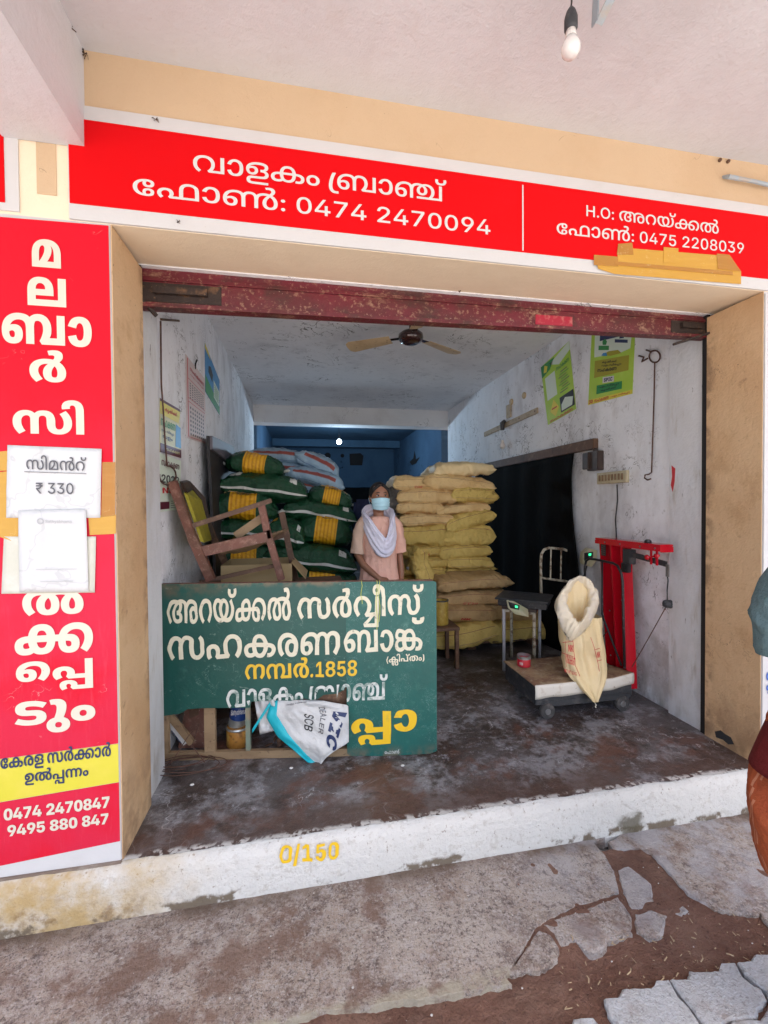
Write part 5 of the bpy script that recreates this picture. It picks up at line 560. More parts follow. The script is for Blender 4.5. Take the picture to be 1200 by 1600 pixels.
[[107,-2,-30,0,-44,10,-24,17,1,11,65,0,2,-3,8,-5,14,-3,11,0,8,0,14,3,8,6,1,5,0,4,-10,6,-14,4,-9,0,-31,0,1,20,49,20,-97,0,1,26,175,0,1,-23,-81,-34,1,8,26,2,42,-8,24,-17,1,-11,0,-12,-26,-16,-46,-10]],
[[23,0,1,18,87,40,10,5,14,8,8,8,1,5,0,5,-10,8,-16,4,-9,0,-10,0,-18,-5,-8,-8,1,-6,-47,0,0,12,20,17,40,10,25,0,26,0,38,-9,22,-16,1,-11,0,-6,-12,-13,-26,-16,-23,-12,-35,-16,1,-1,101,0,1,-21]]]
TX = {'h1': [[0,1,2,3,4,5,6,7,1,8,9],[0,991,1519,2263,3338,3807,4027,4291,5641,6169,7869]],
'h2': [[10,11,1,12,13,5,14,15,16,15,5,17,15,16,14,14,18,15],[0,614,1783,2311,3882,4102,4322,4853,5384,5915,6446,6666,7197,7728,8259,8790,9321,9852]],
'h3': [[19,20,21,13,5,22,23,24,9,25,26],[0,611,831,1460,1680,1900,3448,4145,5216,5216,6774]],
'h4': [[10,11,1,12,13,5,14,15,16,27,5,17,17,14,28,14,29,18],[0,614,1783,2311,3882,4102,4322,4853,5384,5915,6446,6666,7197,7728,8259,8790,9321,9852]],
'v1': [[30],[0]],
'v2': [[31],[0]],
'v3': [[32,33],[0,1520]],
'v4': [[34],[0]],
'v5': [[35,36],[0,1395]],
'v6': [[37],[0]],
'v7': [[38],[0]],
'v8': [[39,40],[0,838]],
'v9': [[41,42,43],[0,651,1063]],
'y1': [[44,45,46,47,48,49,50,51,52,50],[0,653,1802,2620,3403,3623,4955,5774,7437,8013]],
'y2': [[53,54,55,56,57],[0,759,2100,3073,4419]],
'p1': [[58,59,60,59,61,62,59,60,58,63,59,60],[0,529,1058,1587,2116,2336,2865,3394,3923,4452,4981,5510]],
'p2': [[64,59,64,65,61,63,63,58,61,63,59,60],[0,529,1058,1587,2116,2336,2865,3394,3923,4143,4672,5201]],
'n1': [[66,67,68,69,23,9],[0,1259,1502,2255,3356,4053]],
'n2': [[70,5,29,29,14],[0,453,673,1204,1735]],
'n3': [[71,72,73,74,75,72,76,74,72,77,72],[0,530,996,1276,1770,2243,2709,3217,3711,4177,4906]],
'g1a': [[78,79,80,81,51,54],[0,1655,2397,3540,3540,5203]],
'g1b': [[49,50,82,83,49,81],[0,1332,2151,3208,3481,4813]],
'g2a': [[49,84,45,46,85],[0,1332,2644,3793,4611]],
'g2b': [[86,52,87],[0,1438,2014]],
'g3': [[88,89,90,91,81,92,57,93],[0,320,1469,1742,2715,2715,3846,4347]],
'g2v': [[94],[0]],
'g4': [[95,96,50,97,98,99,100,99],[0,992,2303,3122,3342,3872,4402,4932]],
'g5': [[101,52,47,45,57,48,102,86,52,103,81],[0,1057,1633,2416,3565,4066,4286,4589,6027,6603,8430]],
'g6': [[40,33],[0,1015]],
'g7': [[10,11,1,12],[0,614,1783,2311]],
'k1': [[104,105,98,100,104],[0,530,851,1381,1911]],
's1': [[106,107,108,109],[0,546,1084,1500]],
's2': [[71,110,111],[0,530,1132]],
's3': [[112,113,114,115,113,116],[0,592,1087,1670,2134,2629]],
's4': [[117,108,109],[0,652,1068]],
's5': [[101,47,57,48,118,90,44,55,52],[0,1057,1840,2341,2561,3893,4166,4819,5792]],
'b0': [[58],[0]],
'b9': [[64],[0]],
'w1': [[49,84,45,46,85],[0,1332,2644,3793,4611]],
'w2': [[101,47,57],[0,1057,1840]],
'w3': [[45,119,120,90,51,81],[0,1149,1439,2717,2990,4653]],
'w4': [[121,122],[0,631]],
'w5': [[123,124,125],[0,532,1072]],
'w6': [[126,127,128,48,129,128,48,100,104,48,130,131],[0,626,1125,1674,1894,2750,3299,3519,4049,4579,4799,5393]],
'w7': [[132,58],[0,529]],
'w8': [[133,104,133,133],[0,530,1060,1590]]}

_gc = {}
def flat(run):
    pts = []; e = []; c = []; x = y = 0
    for k in range(0, len(run), 2): x += run[k] >> 1; y += run[k+1]; c.append((x*5, y*5, run[k] & 1))
    n = len(c)
    for i in range(n):
        a = c[i]; b = c[(i+1) % n]; e.append(a)
        if not a[2] and not b[2]: e.append([(a[0]+b[0])/2, (a[1]+b[1])/2, 1])
    s = next(i for i, p in enumerate(e) if p[2]); e = e[s:]+e[:s]; m = len(e); i = 0
    while i < m:
        a = e[i]; b = e[(i+1) % m]; pts.append((a[0]/1000, a[1]/1000))
        if not b[2]:
            d = e[(i+2) % m]
            for k in (1, 2, 3):
                t = k/4; pts.append((((1-t)**2*a[0]+2*t*(1-t)*b[0]+t*t*d[0])/1000, ((1-t)**2*a[1]+2*t*(1-t)*b[1]+t*t*d[1])/1000))
            i += 2
        else: i += 1
    return pts
def glyph(g):
    if g in _gc: return _gc[g]
    V = []; Fc = []
    for c in GL[g]:
        p = flat(c); q = [p[0]]
        for a in p[1:]:
            if (a[0]-q[-1][0])**2+(a[1]-q[-1][1])**2 > 1e-8: q.append(a)
        if (q[0][0]-q[-1][0])**2+(q[0][1]-q[-1][1])**2 < 1e-8: q.pop()
        if len(q) < 3: continue
        Fc.append(list(range(len(V), len(V)+len(q)))); V += [Vector(a) for a in q]
    if not V: _gc[g] = ([], []); return _gc[g]
    v, e, f, _a, _b, _c = cdt(V, [(c[i-1], c[i]) for c in Fc for i in range(len(c))], [], 0, 1e-6)
    keep = []
    for t in f:
        x = sum(v[i][0] for i in t)/3; y = sum(v[i][1] for i in t)/3; wn = 0
        for c in Fc:
            for i in range(len(c)):
                p = V[c[i-1]]; q = V[c[i]]
                if (p[1] <= y) != (q[1] <= y) and p[0]+(y-p[1])/(q[1]-p[1])*(q[0]-p[0]) > x: wn += 1 if q[1] > p[1] else -1
        if wn: keep.append(tuple(t))
    _gc[g] = ([tuple(a) for a in v], keep); return _gc[g]
def text2d(key, fit='box', shift=None):
    """triangles of a line of lettering in the unit box (x 0..1 over the ink; y 0..1 over the ink, or over the first letter)"""
    V = []; F = []; h1 = None
    for g, x in zip(*TX[key]):
        v, f = glyph(g); b = len(V); V += [(a[0]+x/1000, a[1]) for a in v]; F += [tuple(i+b for i in t) for t in f]
        if h1 is None and v: h1 = max(a[1] for a in v)
    x0 = min(a[0] for a in V); x1 = max(a[0] for a in V); y0 = min(a[1] for a in V); y1 = max(a[1] for a in V)
    if fit == 'first': y0, y1 = 0, h1
    return [((a[0]-x0)/(x1-x0), (a[1]-y0)/(y1-y0)) for a in V], F
def lettering(key, bl, br, up, m, parent, fit='box', name='lettering', thick=None, wob=0, cut=None, loc=False):
    """letters laid on a surface: bl..br is the baseline, up the height vector"""
    V, F = text2d(key, fit); bl, br, up = Vector(bl), Vector(br), Vector(up)
    if cut: F = [f for f in F if cut(sum(V[i][0] for i in f)/3, sum(V[i][1] for i in f)/3)]
    used = sorted({i for f in F for i in f}); mp = {a: k for k, a in enumerate(used)}
    mb = MB(); P = []
    for i in used:
        x, y = V[i]; p = bl+(br-bl)*x+up*y
        if wob: p = p + up*wob*N3(x*9, y*2, 1.3) + (br-bl).normalized()*up.length*wob*N3(x*9, y*3, 7.1)
        P.append(p)
    mb.add(P, [tuple(mp[i] for i in f) for f in F])
    return mb.build(name, m, parent, local=loc)
def strip(p, q, w, m, parent, name, n=(0, -1, 0), t=.001, loc=False):
    """a thin flat rectangle from p to q, w wide, standing t proud along n"""
    p, q, n = Vector(p), Vector(q), Vector(n).normalized(); d = (q-p).normalized(); s = d.cross(n).normalized()*w/2
    return MB().prism([p-s+n*t, q-s+n*t, q+s+n*t, p+s+n*t], -n*t).build(name, m, parent, local=loc)
def sheet(poly, t, m, parent, name):
    """a flat sheet: outline (front side) pushed back by the vector t"""
    return MB().prism(poly, t).build(name, m, parent)

# ------------------------------------------------------------------ the building: walls, floor, ceiling, verandah
W, ZO, ZI, ZC, ZS = 3.03, 2.45, 2.475, 2.93, 3.083
YR = .31                     # depth of the reveal
struct(MB().box((-.0, -.012, -.22), (0, 0, 0)) if 0 else MB().box((-4, -60, -.36), (60, 40, -.26)).box((-60, -60, -.36), (-4, 40, -.26)), 'street_ground', M['street'])
def wall(name, a, b, m): return struct(MB().box(a, b), name, m)
wall('wall_front_left', (-3.2, 0, -.2), (0, YR, ZO), M['white_old'])
wall('reveal_left', (0, .001, 0), (.004, YR, ZO), M['reveal'])
wall('wall_front_right', (W, 0, -.2), (7, YR, ZO), M['white_old'])
wall('reveal_right', (W-.004, .001, 0), (W, YR, ZO), M['reveal'])
# the lintel, its underside sloping up a little towards the shutter
struct(MB().add([(-3.2, 0, ZO), (7, 0, ZO), (7, YR, ZI), (-3.2, YR, ZI), (-3.2, 0, 2.9), (7, 0, 2.9), (7, YR, 2.9), (-3.2, YR, 2.9)],
    [(0, 1, 5, 4), (3, 7, 6, 2), (0, 3, 2, 1), (4, 5, 6, 7), (0, 4, 7, 3), (1, 2, 6, 5)]), 'lintel', M['lintel_soffit'])
wall('wall_upper_band', (-3.2, -.004, 2.878), (7, YR, ZS), M['cream'])
wall('roof_slab', (-3.3, -2.45, ZS), (7, 10, ZS+.16), M['soffit'])
struct(MB().box((-.348, -2.45, 2.722), (-.078, -.0045, ZS)), 'verandah_beam', M['soffit'])
# inside
wall('wall_inner_left', (-.25, .32, 0), (-.045, 5.0, 3.0), M['inner_wall'])
wall('pilaster_left', (-.0449, .335, 0), (-.012, .555, ZC), M['pilaster'])
wall('wall_inner_right', (3.07, .32, 0), (3.3, 5.0, 3.0), M['inner_wall'])
wall('pilaster_right', (3.045, .345, 0), (3.0699, .585, ZC), M['pilaster'])
wall('ceiling_front', (-.2, YR+.05, ZC), (3.25, 5.0, 3.04), M['inner_ceiling'])
wall('lintel_back', (-.2, YR+.002, 2.47), (3.25, YR+.05, 3.04), M['inner_ceiling'])
wall('beam_inner', (-.2, 5.0, 2.66), (3.25, 5.28, 3.04), M['beam_inner'])
wall('wall_back_left', (-.25, 5.28, 0), (-.03, 9.3, 3.04), M['blue_wall'])
wall('wall_back_right', (3.05, 5.28, 0), (3.3, 9.3, 3.04), M['blue_wall'])
wall('wall_back', (-.2, 9.3, 0), (3.25, 9.5, 3.04), M['blue_wall'])
wall('ceiling_back', (-.2, 5.28, ZC+.02), (3.25, 9.4, 3.06), M['blue_ceiling'])
wall('beam_back', (-.02, 8.5, 2.78), (3.04, 8.75, ZC+.02), M['blue_ceiling'])
# guide channels of the shutter
wall('shutter_guide_left', (-.03, YR+.001, 0), (-.004, .334, 2.47), M['gap_black'])
wall('shutter_guide_right', (W+.002, YR+.001, 0), (3.05, .344, 2.47), M['gap_black'])
# floor with an uneven broken front edge over the kerb
def floor_pt(u, v):
    x = -.25+u*3.55
    if v < .02: return (x, -.006+.012*N3(x*7, 0, 3)+.007*N3(x*40, 0, 5), .0005)
    y = .02+(v-.02)*9.4; return (x, y, .0022*N3(x*2.2, y*2.2, 0)+.001*N3(x*9, y*9, 4))
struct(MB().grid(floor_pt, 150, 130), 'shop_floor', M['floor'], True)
def kerb_pt(u, v):
    x = -3.2+u*10.2; y = (-.034, -.038, -.033, -.022, .03)[v]; z = (-.25, -.19, -.05, -.006, -.002)[v]
    return (x, y+.005*N3(x*3, v, 1)+.003*N3(x*17, v*3, 2), z+(.004*N3(x*5, v, 8)+.003*N3(x*24, v, 3))*(v > 1))
struct(MB().grid(lambda u, v: kerb_pt(u, int(round(v*4))), 700, 4), 'kerb', M['kerb'], True)
wall('kerb_core', (-3.2, -.02, -.3), (7, 9.5, -.012), M['ledge'])
wall('ledge', (-3.2, -.012, -.01), (-.0, 0, .004), M['ledge'])
# the concrete apron, broken along its outer edge, in slabs
def roughen(poly, step=.012, amp=.005, seed=0):
    out = []
    for i in range(len(poly)):
        a, b = Vector(poly[i]), Vector(poly[(i+1) % len(poly)]); n = max(1, int((b-a).length/step))
        for k in range(n):
            p = a.lerp(b, k/n); out.append((p.x+amp*N3(p.x*60, p.y*60, seed)+amp*N3(p.x*19, p.y*19, seed+3), p.y+amp*N3(p.x*60, p.y*60, seed+9)+amp*N3(p.x*19, p.y*19, seed+5)))
    return out
def gp(pts, z=-.2, o=(600, 1100)): return [tuple(at(o[0]+a/2, o[1]+b/2, 'z', z)[:2]) for a, b in pts]
def slab(poly, z, m, name='slab', parent=None, t=.05, bev=.006, rough=.005, seed=0, tilt=(0, 0)):
    P = roughen(poly, amp=rough, seed=seed); n = len(P); cx = sum(p[0] for p in P)/n; cy = sum(p[1] for p in P)/n
    zz = lambda x, y: z+(x-cx)*tilt[0]+(y-cy)*tilt[1]
    def ins(p, d):
        v = Vector((cx-p[0], cy-p[1])); L = v.length or 1; return (p[0]+v.x/L*d, p[1]+v.y/L*d)
    A = [(p[0], p[1], zz(*p)-t) for p in P]; B = [(p[0], p[1], zz(*p)-bev) for p in P]; T = [ins(p, bev) for p in P]; T = [(p[0], p[1], zz(*p)) for p in T]
    vs = A+B+T; fs = [(i, (i+1) % n, n+(i+1) % n, n+i) for i in range(n)]+[(n+i, n+(i+1) % n, 2*n+(i+1) % n, 2*n+i) for i in range(n)]
    vv, ee, ff, _1, _2, _3 = cdt([Vector(p[:2]) for p in T], [], [list(range(n))], 1, 1e-7)
    mb = MB().add(vs, fs); mb.add([(p[0], p[1], zz(p[0], p[1])) for p in vv], ff)
    return mb.build(name, m, parent, origin=Vector((0, 0, 0)) if parent is None else None)
apron = bpy.data.objects.new('apron', None); link(apron); tag(apron, kind='structure')
edge = gp([(-340, 1000), (-200, 958), (0, 935), (200, 905), (400, 872), (380, 850), (430, 772), (480, 692), (600, 632), (735, 590), (718, 520), (690, 470), (655, 430), (700, 412), (760, 398), (900, 366), (1000, 356), (1150, 322)])
main = [(-3.2, -.03)]+[(-3.2, -.62), (-.6, -.60), (.2, -.53)]+edge+[(2.98, -.03)]
slab(main, -.2, M['apron'], 'slab', apron, bev=.004, rough=.004)
for k, (pts, dz, ti) in enumerate([
    ([(492, 686), (600, 645), (733, 604), (757, 640), (772, 668), (775, 715), (700, 738), (685, 762), (640, 768), (600, 735), (556, 752), (530, 712)], -.002, (.01, .02)),
    ([(484, 700), (522, 716), (548, 756), (542, 790), (516, 814), (458, 830), (386, 838), (432, 776)], -.003, (-.01, .02)),
    ([(782, 652), (838, 640), (884, 660), (870, 713), (830, 728), (790, 705)], -.003, (.02, .03)),
    ([(746, 585), (728, 515), (760, 500), (800, 530), (838, 560), (842, 610), (800, 640), (772, 640)], -.003, (0, .01)),
    ([(775, 392), (900, 374), (1000, 364), (1150, 334), (1400, 290), (1400, 640), (1160, 655), (1030, 636), (945, 590), (905, 545), (866, 500), (835, 468), (800, 452), (720, 452), (700, 430)], -.001, (0, .01)),
    ([(905, 632), (935, 622), (955, 640), (930, 658), (908, 652)], -.006, (0, 0))]):
    slab(gp(pts), -.2+dz, M['apron'], 'slab', apron, bev=.006, rough=.006, seed=k*3+1, tilt=ti)
slab([(2.7, -.035), (7, -.035), (7, -.62), (2.75, -.60), (2.4, -.55), (2.45, -.3)], -.203, M['apron'], 'slab', apron, seed=40)
def soil_pt(u, v):
    x = -3.2+u*10.2; x = x if not (0 <= u) else -3.2+10.2*u; y = -.1-v*1.5
    d = max(0, min(1, (-y-.38)/.14)); hollow = .016*max(0, 1-abs((x-1.72)/.28))*max(0, 1-abs((y+.5)/.14))
    fill = (.0125+.0066*max(0, min(1, (x-1.42)/.12)))*max(0, min(1, (y+.47+.03*N3(x*6, 0, 4))/.06))*(1-.35*max(0, 1-abs(x-2.3)/.5)); return (x, y, -.222+fill-hollow+.010*N3(x*7, y*7, 0)*d+.006*N3(x*22, y*22, 2)+.0045*N3(x*60, y*60, 4)*d)
struct(MB().grid(lambda u, v: soil_pt(.33+u*.33, v), 420, 190).grid(lambda u, v: soil_pt(u*.33, v), 60, 40).grid(lambda u, v: soil_pt(.66+u*.34, v), 60, 40), 'soil', M['soil'], True)
pave = bpy.data.objects.new('paved_path', None); link(pave); tag(pave, kind='structure')
o4 = lambda pts: [tuple(at(900+a/4, 1400+b/4, 'z', -.2)[:2]) for a, b in pts]
pv = [
 [(172, 630), (255, 622), (285, 565), (472, 562), (498, 514), (580, 514), (640, 620), (700, 680), (780, 800), (840, 905), (400, 960), (250, 800), (195, 720)],
 [(592, 520), (694, 518), (712, 466), (896, 464), (914, 414), (994, 412), (1040, 490), (1090, 535), (1160, 580), (1192, 640), (1170, 690), (1140, 700), (1128, 752), (950, 770), (915, 790), (905, 830), (830, 850), (730, 700), (660, 620)],
 [(1008, 412), (1088, 410), (1108, 358), (1290, 355), (1320, 300), (1500, 296), (1500, 620), (1215, 650), (1190, 590), (1110, 530), (1050, 480)],
 [(960, 782), (1150, 768), (1185, 716), (1215, 670), (1500, 640), (1500, 900), (930, 960), (860, 870), (930, 850)],
 [(-20, 745), (110, 740), (150, 790), (190, 880), (-60, 900)]]
for k, p in enumerate(pv): slab(o4(p), -.199-(.004, .002, 0, .003, .008)[k], M['paver'], 'paver', pave, t=.05, bev=.006, rough=.0035, seed=60+k, tilt=((.01, 0), (0, .01), (-.008, 0), (0, 0), (.02, .02))[k])
# straw, chips and pebbles lying on the soil and the apron
mb = MB()
for k in range(150):
    x = random.gauss(1.95, .35); y = random.uniform(-.62, -.36)
    if not 1.3 < x < 2.9: continue
    L = random.choice((.005, .008, .012, .02))*random.uniform(.6, 1.3); a = random.uniform(0, PI); r = random.uniform(.0006, .0016)
    z = -.212+random.uniform(-.004, .003); d = Vector((math.cos(a), math.sin(a), random.uniform(-.2, .2)))*L
    mb.bar((x, y, z), Vector((x, y, z))+d, r*2, r)
for (px, py, L, a) in ((1095, 1503, .03, .35), (980, 1523, .03, .2), (920, 1536, .022, .9), (1135, 1490, .02, -.9), (1040, 1290, .05, .6), (895, 1470, .02, 1)):
    p = at(px, py, 'z', -.204); mb.tube([p, p+Vector((math.cos(a)*L*.5, math.sin(a)*L*.5, .004)), p+Vector((math.cos(a+.3)*L, math.sin(a+.3)*L, 0))], .0018, 5)
tag(mb.build('straw_litter', M['straw']), 'short dry straw bits scattered over the red soil', kind='stuff')
mb = MB()
for k in range(150):
    x = random.uniform(-.3, 2.8); y = random.uniform(-.6, -.06); r = random.choice((.0015, .002, .003, .004))*random.uniform(.7, 1.2)
    mb.ball((x, y, -.2 + (-.012 if y < -.5 or (x > 1.6 and y < -.42) else 0)+r*.4), (r, r*random.uniform(.6, 1), r*.6), 6, 4)
tag(mb.build('grit', M['pebble']), 'loose grit and paint chips on the concrete apron', kind='stuff')
for nm, px, py, r, lab in (('stone_chip', 635, 1358, .012, 'pale stone chip on the apron against the kerb'), ('stone_chip', 752, 1337, .009, 'small brown broken chip standing at the kerb foot')):
    p = at(px, py, 'z', -.2); b = MB(); b.ball((p.x, p.y, -.2+r*.5), (r, r*.6, r*.8), 8, 6)
    thing(b, nm, M['pebble'] if px < 700 else M['wood_dark'], lab, 'stone')

# ------------------------------------------------------------------ signs on the front wall
YF = 0.0
def FP(x, z, d=.0): return Vector((x, -d, z))
def rect(x0, x1, z0, z1, d, t, m, parent, name):
    return sheet([FP(x0, z0, d), FP(x1, z0, d), FP(x1, z1, d), FP(x0, z1, d)], (0, t, 0), m, parent, name)
hd = root('header_signboard', (1.45, 0, 2.45), 'long red header signboard with white lettering over the shop opening', 'signboard')
rect(-.135, 3.052, 2.452, 2.874, .010, .0095, M['flex_white'], hd, 'border_panel')
rect(-.131, 3.04, 2.508, 2.821, .0125, .0022, M['red'], hd, 'red_panel')
rect(1.688, 1.694, 2.514, 2.805, .0142, .0014, M['letter_white'], hd, 'divider_line')
for key, x0, z0, x1, z1, h in (('h1', .303, 2.682, 1.332, 2.686, .064), ('h2', .086, 2.565, 1.535, 2.567, .062), ('h3', 2.008, 2.703, 2.736, 2.700, .050), ('h4', 1.857, 2.607, 2.886, 2.618, .050)):
    lettering(key, FP(x0, z0, .0145), FP(x1, z1, .0145), (0, 0, h), M['letter_white'], hd, 'first')
tp = root('packing_tape', (2.45, 0, 2.45), 'brown packing tape strips stuck over the lower right of the red header sign', 'tape')
def q4(pts, y, dz=0): return [at(a, b, 'y', y) for a, b in pts]
for pts, d, m in (([(928, 398), (965, 402), (966, 382), (984, 380), (986, 388), (1138, 400), (1140, 412), (1158, 424), (1158, 444), (960, 428), (935, 420)], .0155, 'tape'),
                  ([(966, 381), (988, 379), (990, 398), (964, 398)], .017, 'tape_thin'), ([(1037, 386), (1060, 388), (1060, 412), (1037, 410)], .017, 'tape'),
                  ([(928, 398), (966, 401), (966, 416), (928, 414)], .018, 'tape_thin'), ([(1120, 396), (1140, 398), (1158, 424), (1122, 420)], .018, 'tape_thin'), ([(960, 408), (1145, 424), (1145, 430), (960, 414)], .0185, 'tape_thin')):
    sheet(q4(pts, -d), (0, .0004, 0), M[m], tp, 'tape_strip')
# upright banner on the left pillar
bn = root('vertical_banner', (-.21, 0, 0), 'tall red vertical banner with large cream letters on the left pillar', 'banner')
Z = lambda x, a, b: a+(b-a)*(x+.409)/.409
def slant(x0, x1, za0, za1, zb0, zb1, d, m, nm):    # left/right bottom, left/right top
    return sheet([FP(x0, za0, d), FP(x1, za1, d), FP(x1, zb1, d), FP(x0, zb0, d)], (0, .0018, 0), m, bn, nm)
slant(-.44, -.002, -.002, .004, 2.434, 2.444, .004, M['flex_white'], 'white_backing')
slant(-.44, -.004, .448, .463, 2.432, 2.442, .0062, M['red_faded'], 'red_panel')
slant(-.44, -.004, .286, .312, .446, .461, .0062, M['flex_yellow'], 'yellow_panel')
slant(-.44, -.004, .047, .080, .284, .310, .0062, M['red_faded'], 'red_panel')
def vl(key, x0, x1, zt, zb, m='letter_cream', cut=None): return lettering(key, FP(x0, zb, .0085), FP(x1, zb, .0085), (0, 0, zt-zb), M[m], bn, 'box', cut=cut)
for a in (('v1', -.261, -.166, 2.367, 2.264), ('v2', -.278, -.151, 2.228, 2.122), ('v3', -.363, -.067, 2.091, 1.978), ('v4', -.277, -.156, 1.961, 1.842), ('v5', -.335, -.099, 1.778, 1.649),
          ('v6', -.317, -.113, 1.107, .974), ('v7', -.345, -.083, .942, .828), ('v8', -.343, -.086, .804, .687), ('v9', -.351, -.080, .656, .529)): vl(*a)
lettering('y1', FP(-.400, .412, .0085), FP(-.029, .418, .0085), (0, 0, .040), M['ink_navy'], bn, 'first')
lettering('y2', FP(-.322, .352, .0085), FP(-.108, .352, .0085), (0, 0, .034), M['ink_navy'], bn, 'first')
lettering('p1', FP(-.393, .218, .0085), FP(-.037, .219, .0085), (0, 0, .044), M['letter_cream'], bn, 'first')
lettering('p2', FP(-.382, .157, .0085), FP(-.042, .156, .0085), (0, 0, .042), M['letter_cream'], bn, 'first')
tb = root('packing_tape', (-.2, 0, 1.25), 'brown packing tape band holding the notices across the red vertical banner', 'tape')
for pts, d, m in (([(-3, 706), (14, 704), (13, 735), (-3, 736)], .0095, 'tape'), ([(-3, 738), (14, 736), (15, 808), (-3, 808)], .0095, 'tape'), ([(-3, 808), (36, 806), (36, 836), (20, 846), (-3, 838)], .0102, 'tape'),
                  ([(138, 806), (181, 804), (181, 834), (140, 836)], .0095, 'tape'), ([(160, 722), (180, 722), (180, 806), (158, 808)], .0095, 'tape_thin')):
    sheet(q4(pts, -d), (0, .0006, 0), M[m], tb, 'tape_strip')
pn = root('price_notice', (-.2, 0, 1.34), 'white paper notice pricing cement at 330 rupees, taped on the red banner', 'notice')
def crumple(corn, d0, m, parent, name, amp=.0035, nu=14, nv=14, seed=0):
    a, b, c, e = [Vector(p) for p in corn]       # bl br tr tl
    def f(u, v):
        p = (a*(1-u)+b*u)*(1-v)+(e*(1-u)+c*u)*v
        p.y -= d0+amp*(1+N3(u*4+seed, v*4, seed)+.4*N3(u*11, v*11, seed+2)); return p
    return MB().grid(f, nu, nv, (0, .0006, 0)).build(name, m, parent, True)
pc = [at(a, b, 'y', 0) for a, b in ((13, 809), (159, 809), (161, 702), (15, 696))]
crumple(pc, .010, M['paper'], pn, 'paper_sheet', .002)
lettering('n1', at(41, 733, 'y', -.0165), at(135, 736, 'y', -.0165), (0, 0, .036), M['ink_grey'], pn, 'first')
strip(at(38, 737, 'y', -.0165), at(135, 740, 'y', -.0165), .0018, M['ink_grey'], pn, 'underline')
lettering('n2', at(56, 771, 'y', -.0165), at(115, 772, 'y', -.0165), (0, 0, .040), M['ink_grey'], pn, 'first')
ob = root('old_notice', (-.24, 0, 1.06), 'aged cream paper remnant behind the white payment sheet on the banner', 'notice')
crumple([at(a, b, 'y', 0) for a, b in ((5, 927), (150, 925), (152, 838), (9, 838))], .009, M['paper_old'], ob, 'paper_sheet', .0012, seed=3)
pq = root('payment_sheet', (-.2, 0, 1.05), 'white payment sheet with small grey print hanging below the price notice', 'notice')
crumple([at(a, b, 'y', 0) for a, b in ((35, 924), (142, 923), (138, 795), (33, 798))], .0155, M['paper'], pq, 'paper_sheet', .002, seed=7)
lettering('n3', at(71, 817, 'y', -.0225), at(112, 817.5, 'y', -.0225), (0, 0, .011), M['ink_pale'], pq, 'first')
_c = at(63, 814.5, 'y', -.0225); MB().lathe([(.0075, 0), (.0115, 0)], (_c.x, _c.y, _c.z), 20, 'y', cap=False).build('logo_ring', M['ink_pale'], pq)
for a, b, y, w in ((56, 120, 890, .0012), (63, 114, 909, .0016)):
    strip(at(a, y, 'y', -.0225), at(b, y-1, 'y', -.0225), w, M['ink_pale'], pq, 'fine_print')
# neighbours' signs at the picture edges and the cream strip of wall between them
nb = root('neighbour_signboard', (-.8, 0, 2.46), 'corner of a red signboard left of the verandah beam', 'signboard')
rect(-1.6, -.30, 2.46, 2.79, .006, .0055, M['flex_white'], nb, 'border_panel'); rect(-1.6, -.344, 2.487, 2.76, .0085, .0022, M['red'], nb, 'red_panel')
struct(MB().box((-.243, -.003, 2.535), (-.178, -.0005, 2.8)), 'wall_strip', M['cream'])
rb = root('right_banner', (3.3, 0, 0), 'white and red upright banner on the right pillar with blue numerals', 'banner')
rect(3.032, 3.6, .01, 2.437, .006, .0055, M['flex_white'], rb, 'white_backing')
for a, b in ((.86, 2.36), (.16, .30)): rect(3.068, 3.56, a, b, .0085, .0022, M['red_faded'], rb, 'red_panel')
rect(3.068, 3.56, .55, .86, .0085, .0022, M['red_faded'], rb, 'red_panel')
lettering('b0', FP(3.052, .452, .0095), FP(3.082, .452, .0095), (0, 0, .045), M['ink_blue'], rb); lettering('b9', FP(3.052, .385, .0095), FP(3.082, .385, .0095), (0, 0, .045), M['ink_blue'], rb)
k1 = MB(); V, F = text2d('k1', 'box')
a_, b_ = at(438, 1354, 'y', -.0415), at(530, 1347, 'y', -.0415)
kp = lettering('k1', a_, b_, (0, 0, .088), M['board_gold'], None, 'box', 'kerb_number', wob=.07); tag(kp, 'yellow painted characters 0/150 on the white kerb face', 'marking')
# ------------------------------------------------------------------ shutter, bulb and irons at the head of the opening
sh = root('rolling_shutter', (1.52, .33, 2.29), 'rolled up maroon steel shutter with worn bottom bar at the opening head', 'shutter')
zl0, zl1, zr0, zr1 = 2.293, 2.475, 2.344, 2.486
def shb(z0, z1, y0, y1, m, nm, x0=-.015, x1=3.07):
    f = lambda x, t: zl0+(zr0-zl0)*(x+.015)/3.085 + t*((zl1-zl0)+((zr1-zr0)-(zl1-zl0))*(x+.015)/3.085)
    P = [(x0, y0, f(x0, z0)), (x1, y0, f(x1, z0)), (x1, y0, f(x1, z1)), (x0, y0, f(x0, z1))]
    return MB().prism(P, (0, y1-y0, 0)).build(nm, m, sh)
shb(.74, 1.0, .338, .36, M['maroon'], 'slat'); shb(.70, .75, .326, .36, M['maroon'], 'slat_rib'); shb(.64, .69, .322, .36, M['maroon'], 'slat_rib')
shb(.06, .635, .328, .362, M['maroon'], 'bottom_bar'); shb(-.04, .07, .312, .368, M['maroon'], 'bottom_angle')
shb(.12, .46, .3262, .33, M['maroon_new'], 'fresh_paint_patch', 1.95, 2.17)
for x0, x1 in ((-.012, .34), (2.80, 3.05)):
    shb(.12, .60, .3255, .33, M['rust_black'], 'lock_plate', x0, x1); shb(.30, .48, .306, .326, M['rust_black'], 'lock_bolt', x0+.06, x1-.06)
MB().bar((-.03, .30, 2.345), (.05, .35, 2.26), .02, .012).build('lock_bar', M['rust_black'], sh)
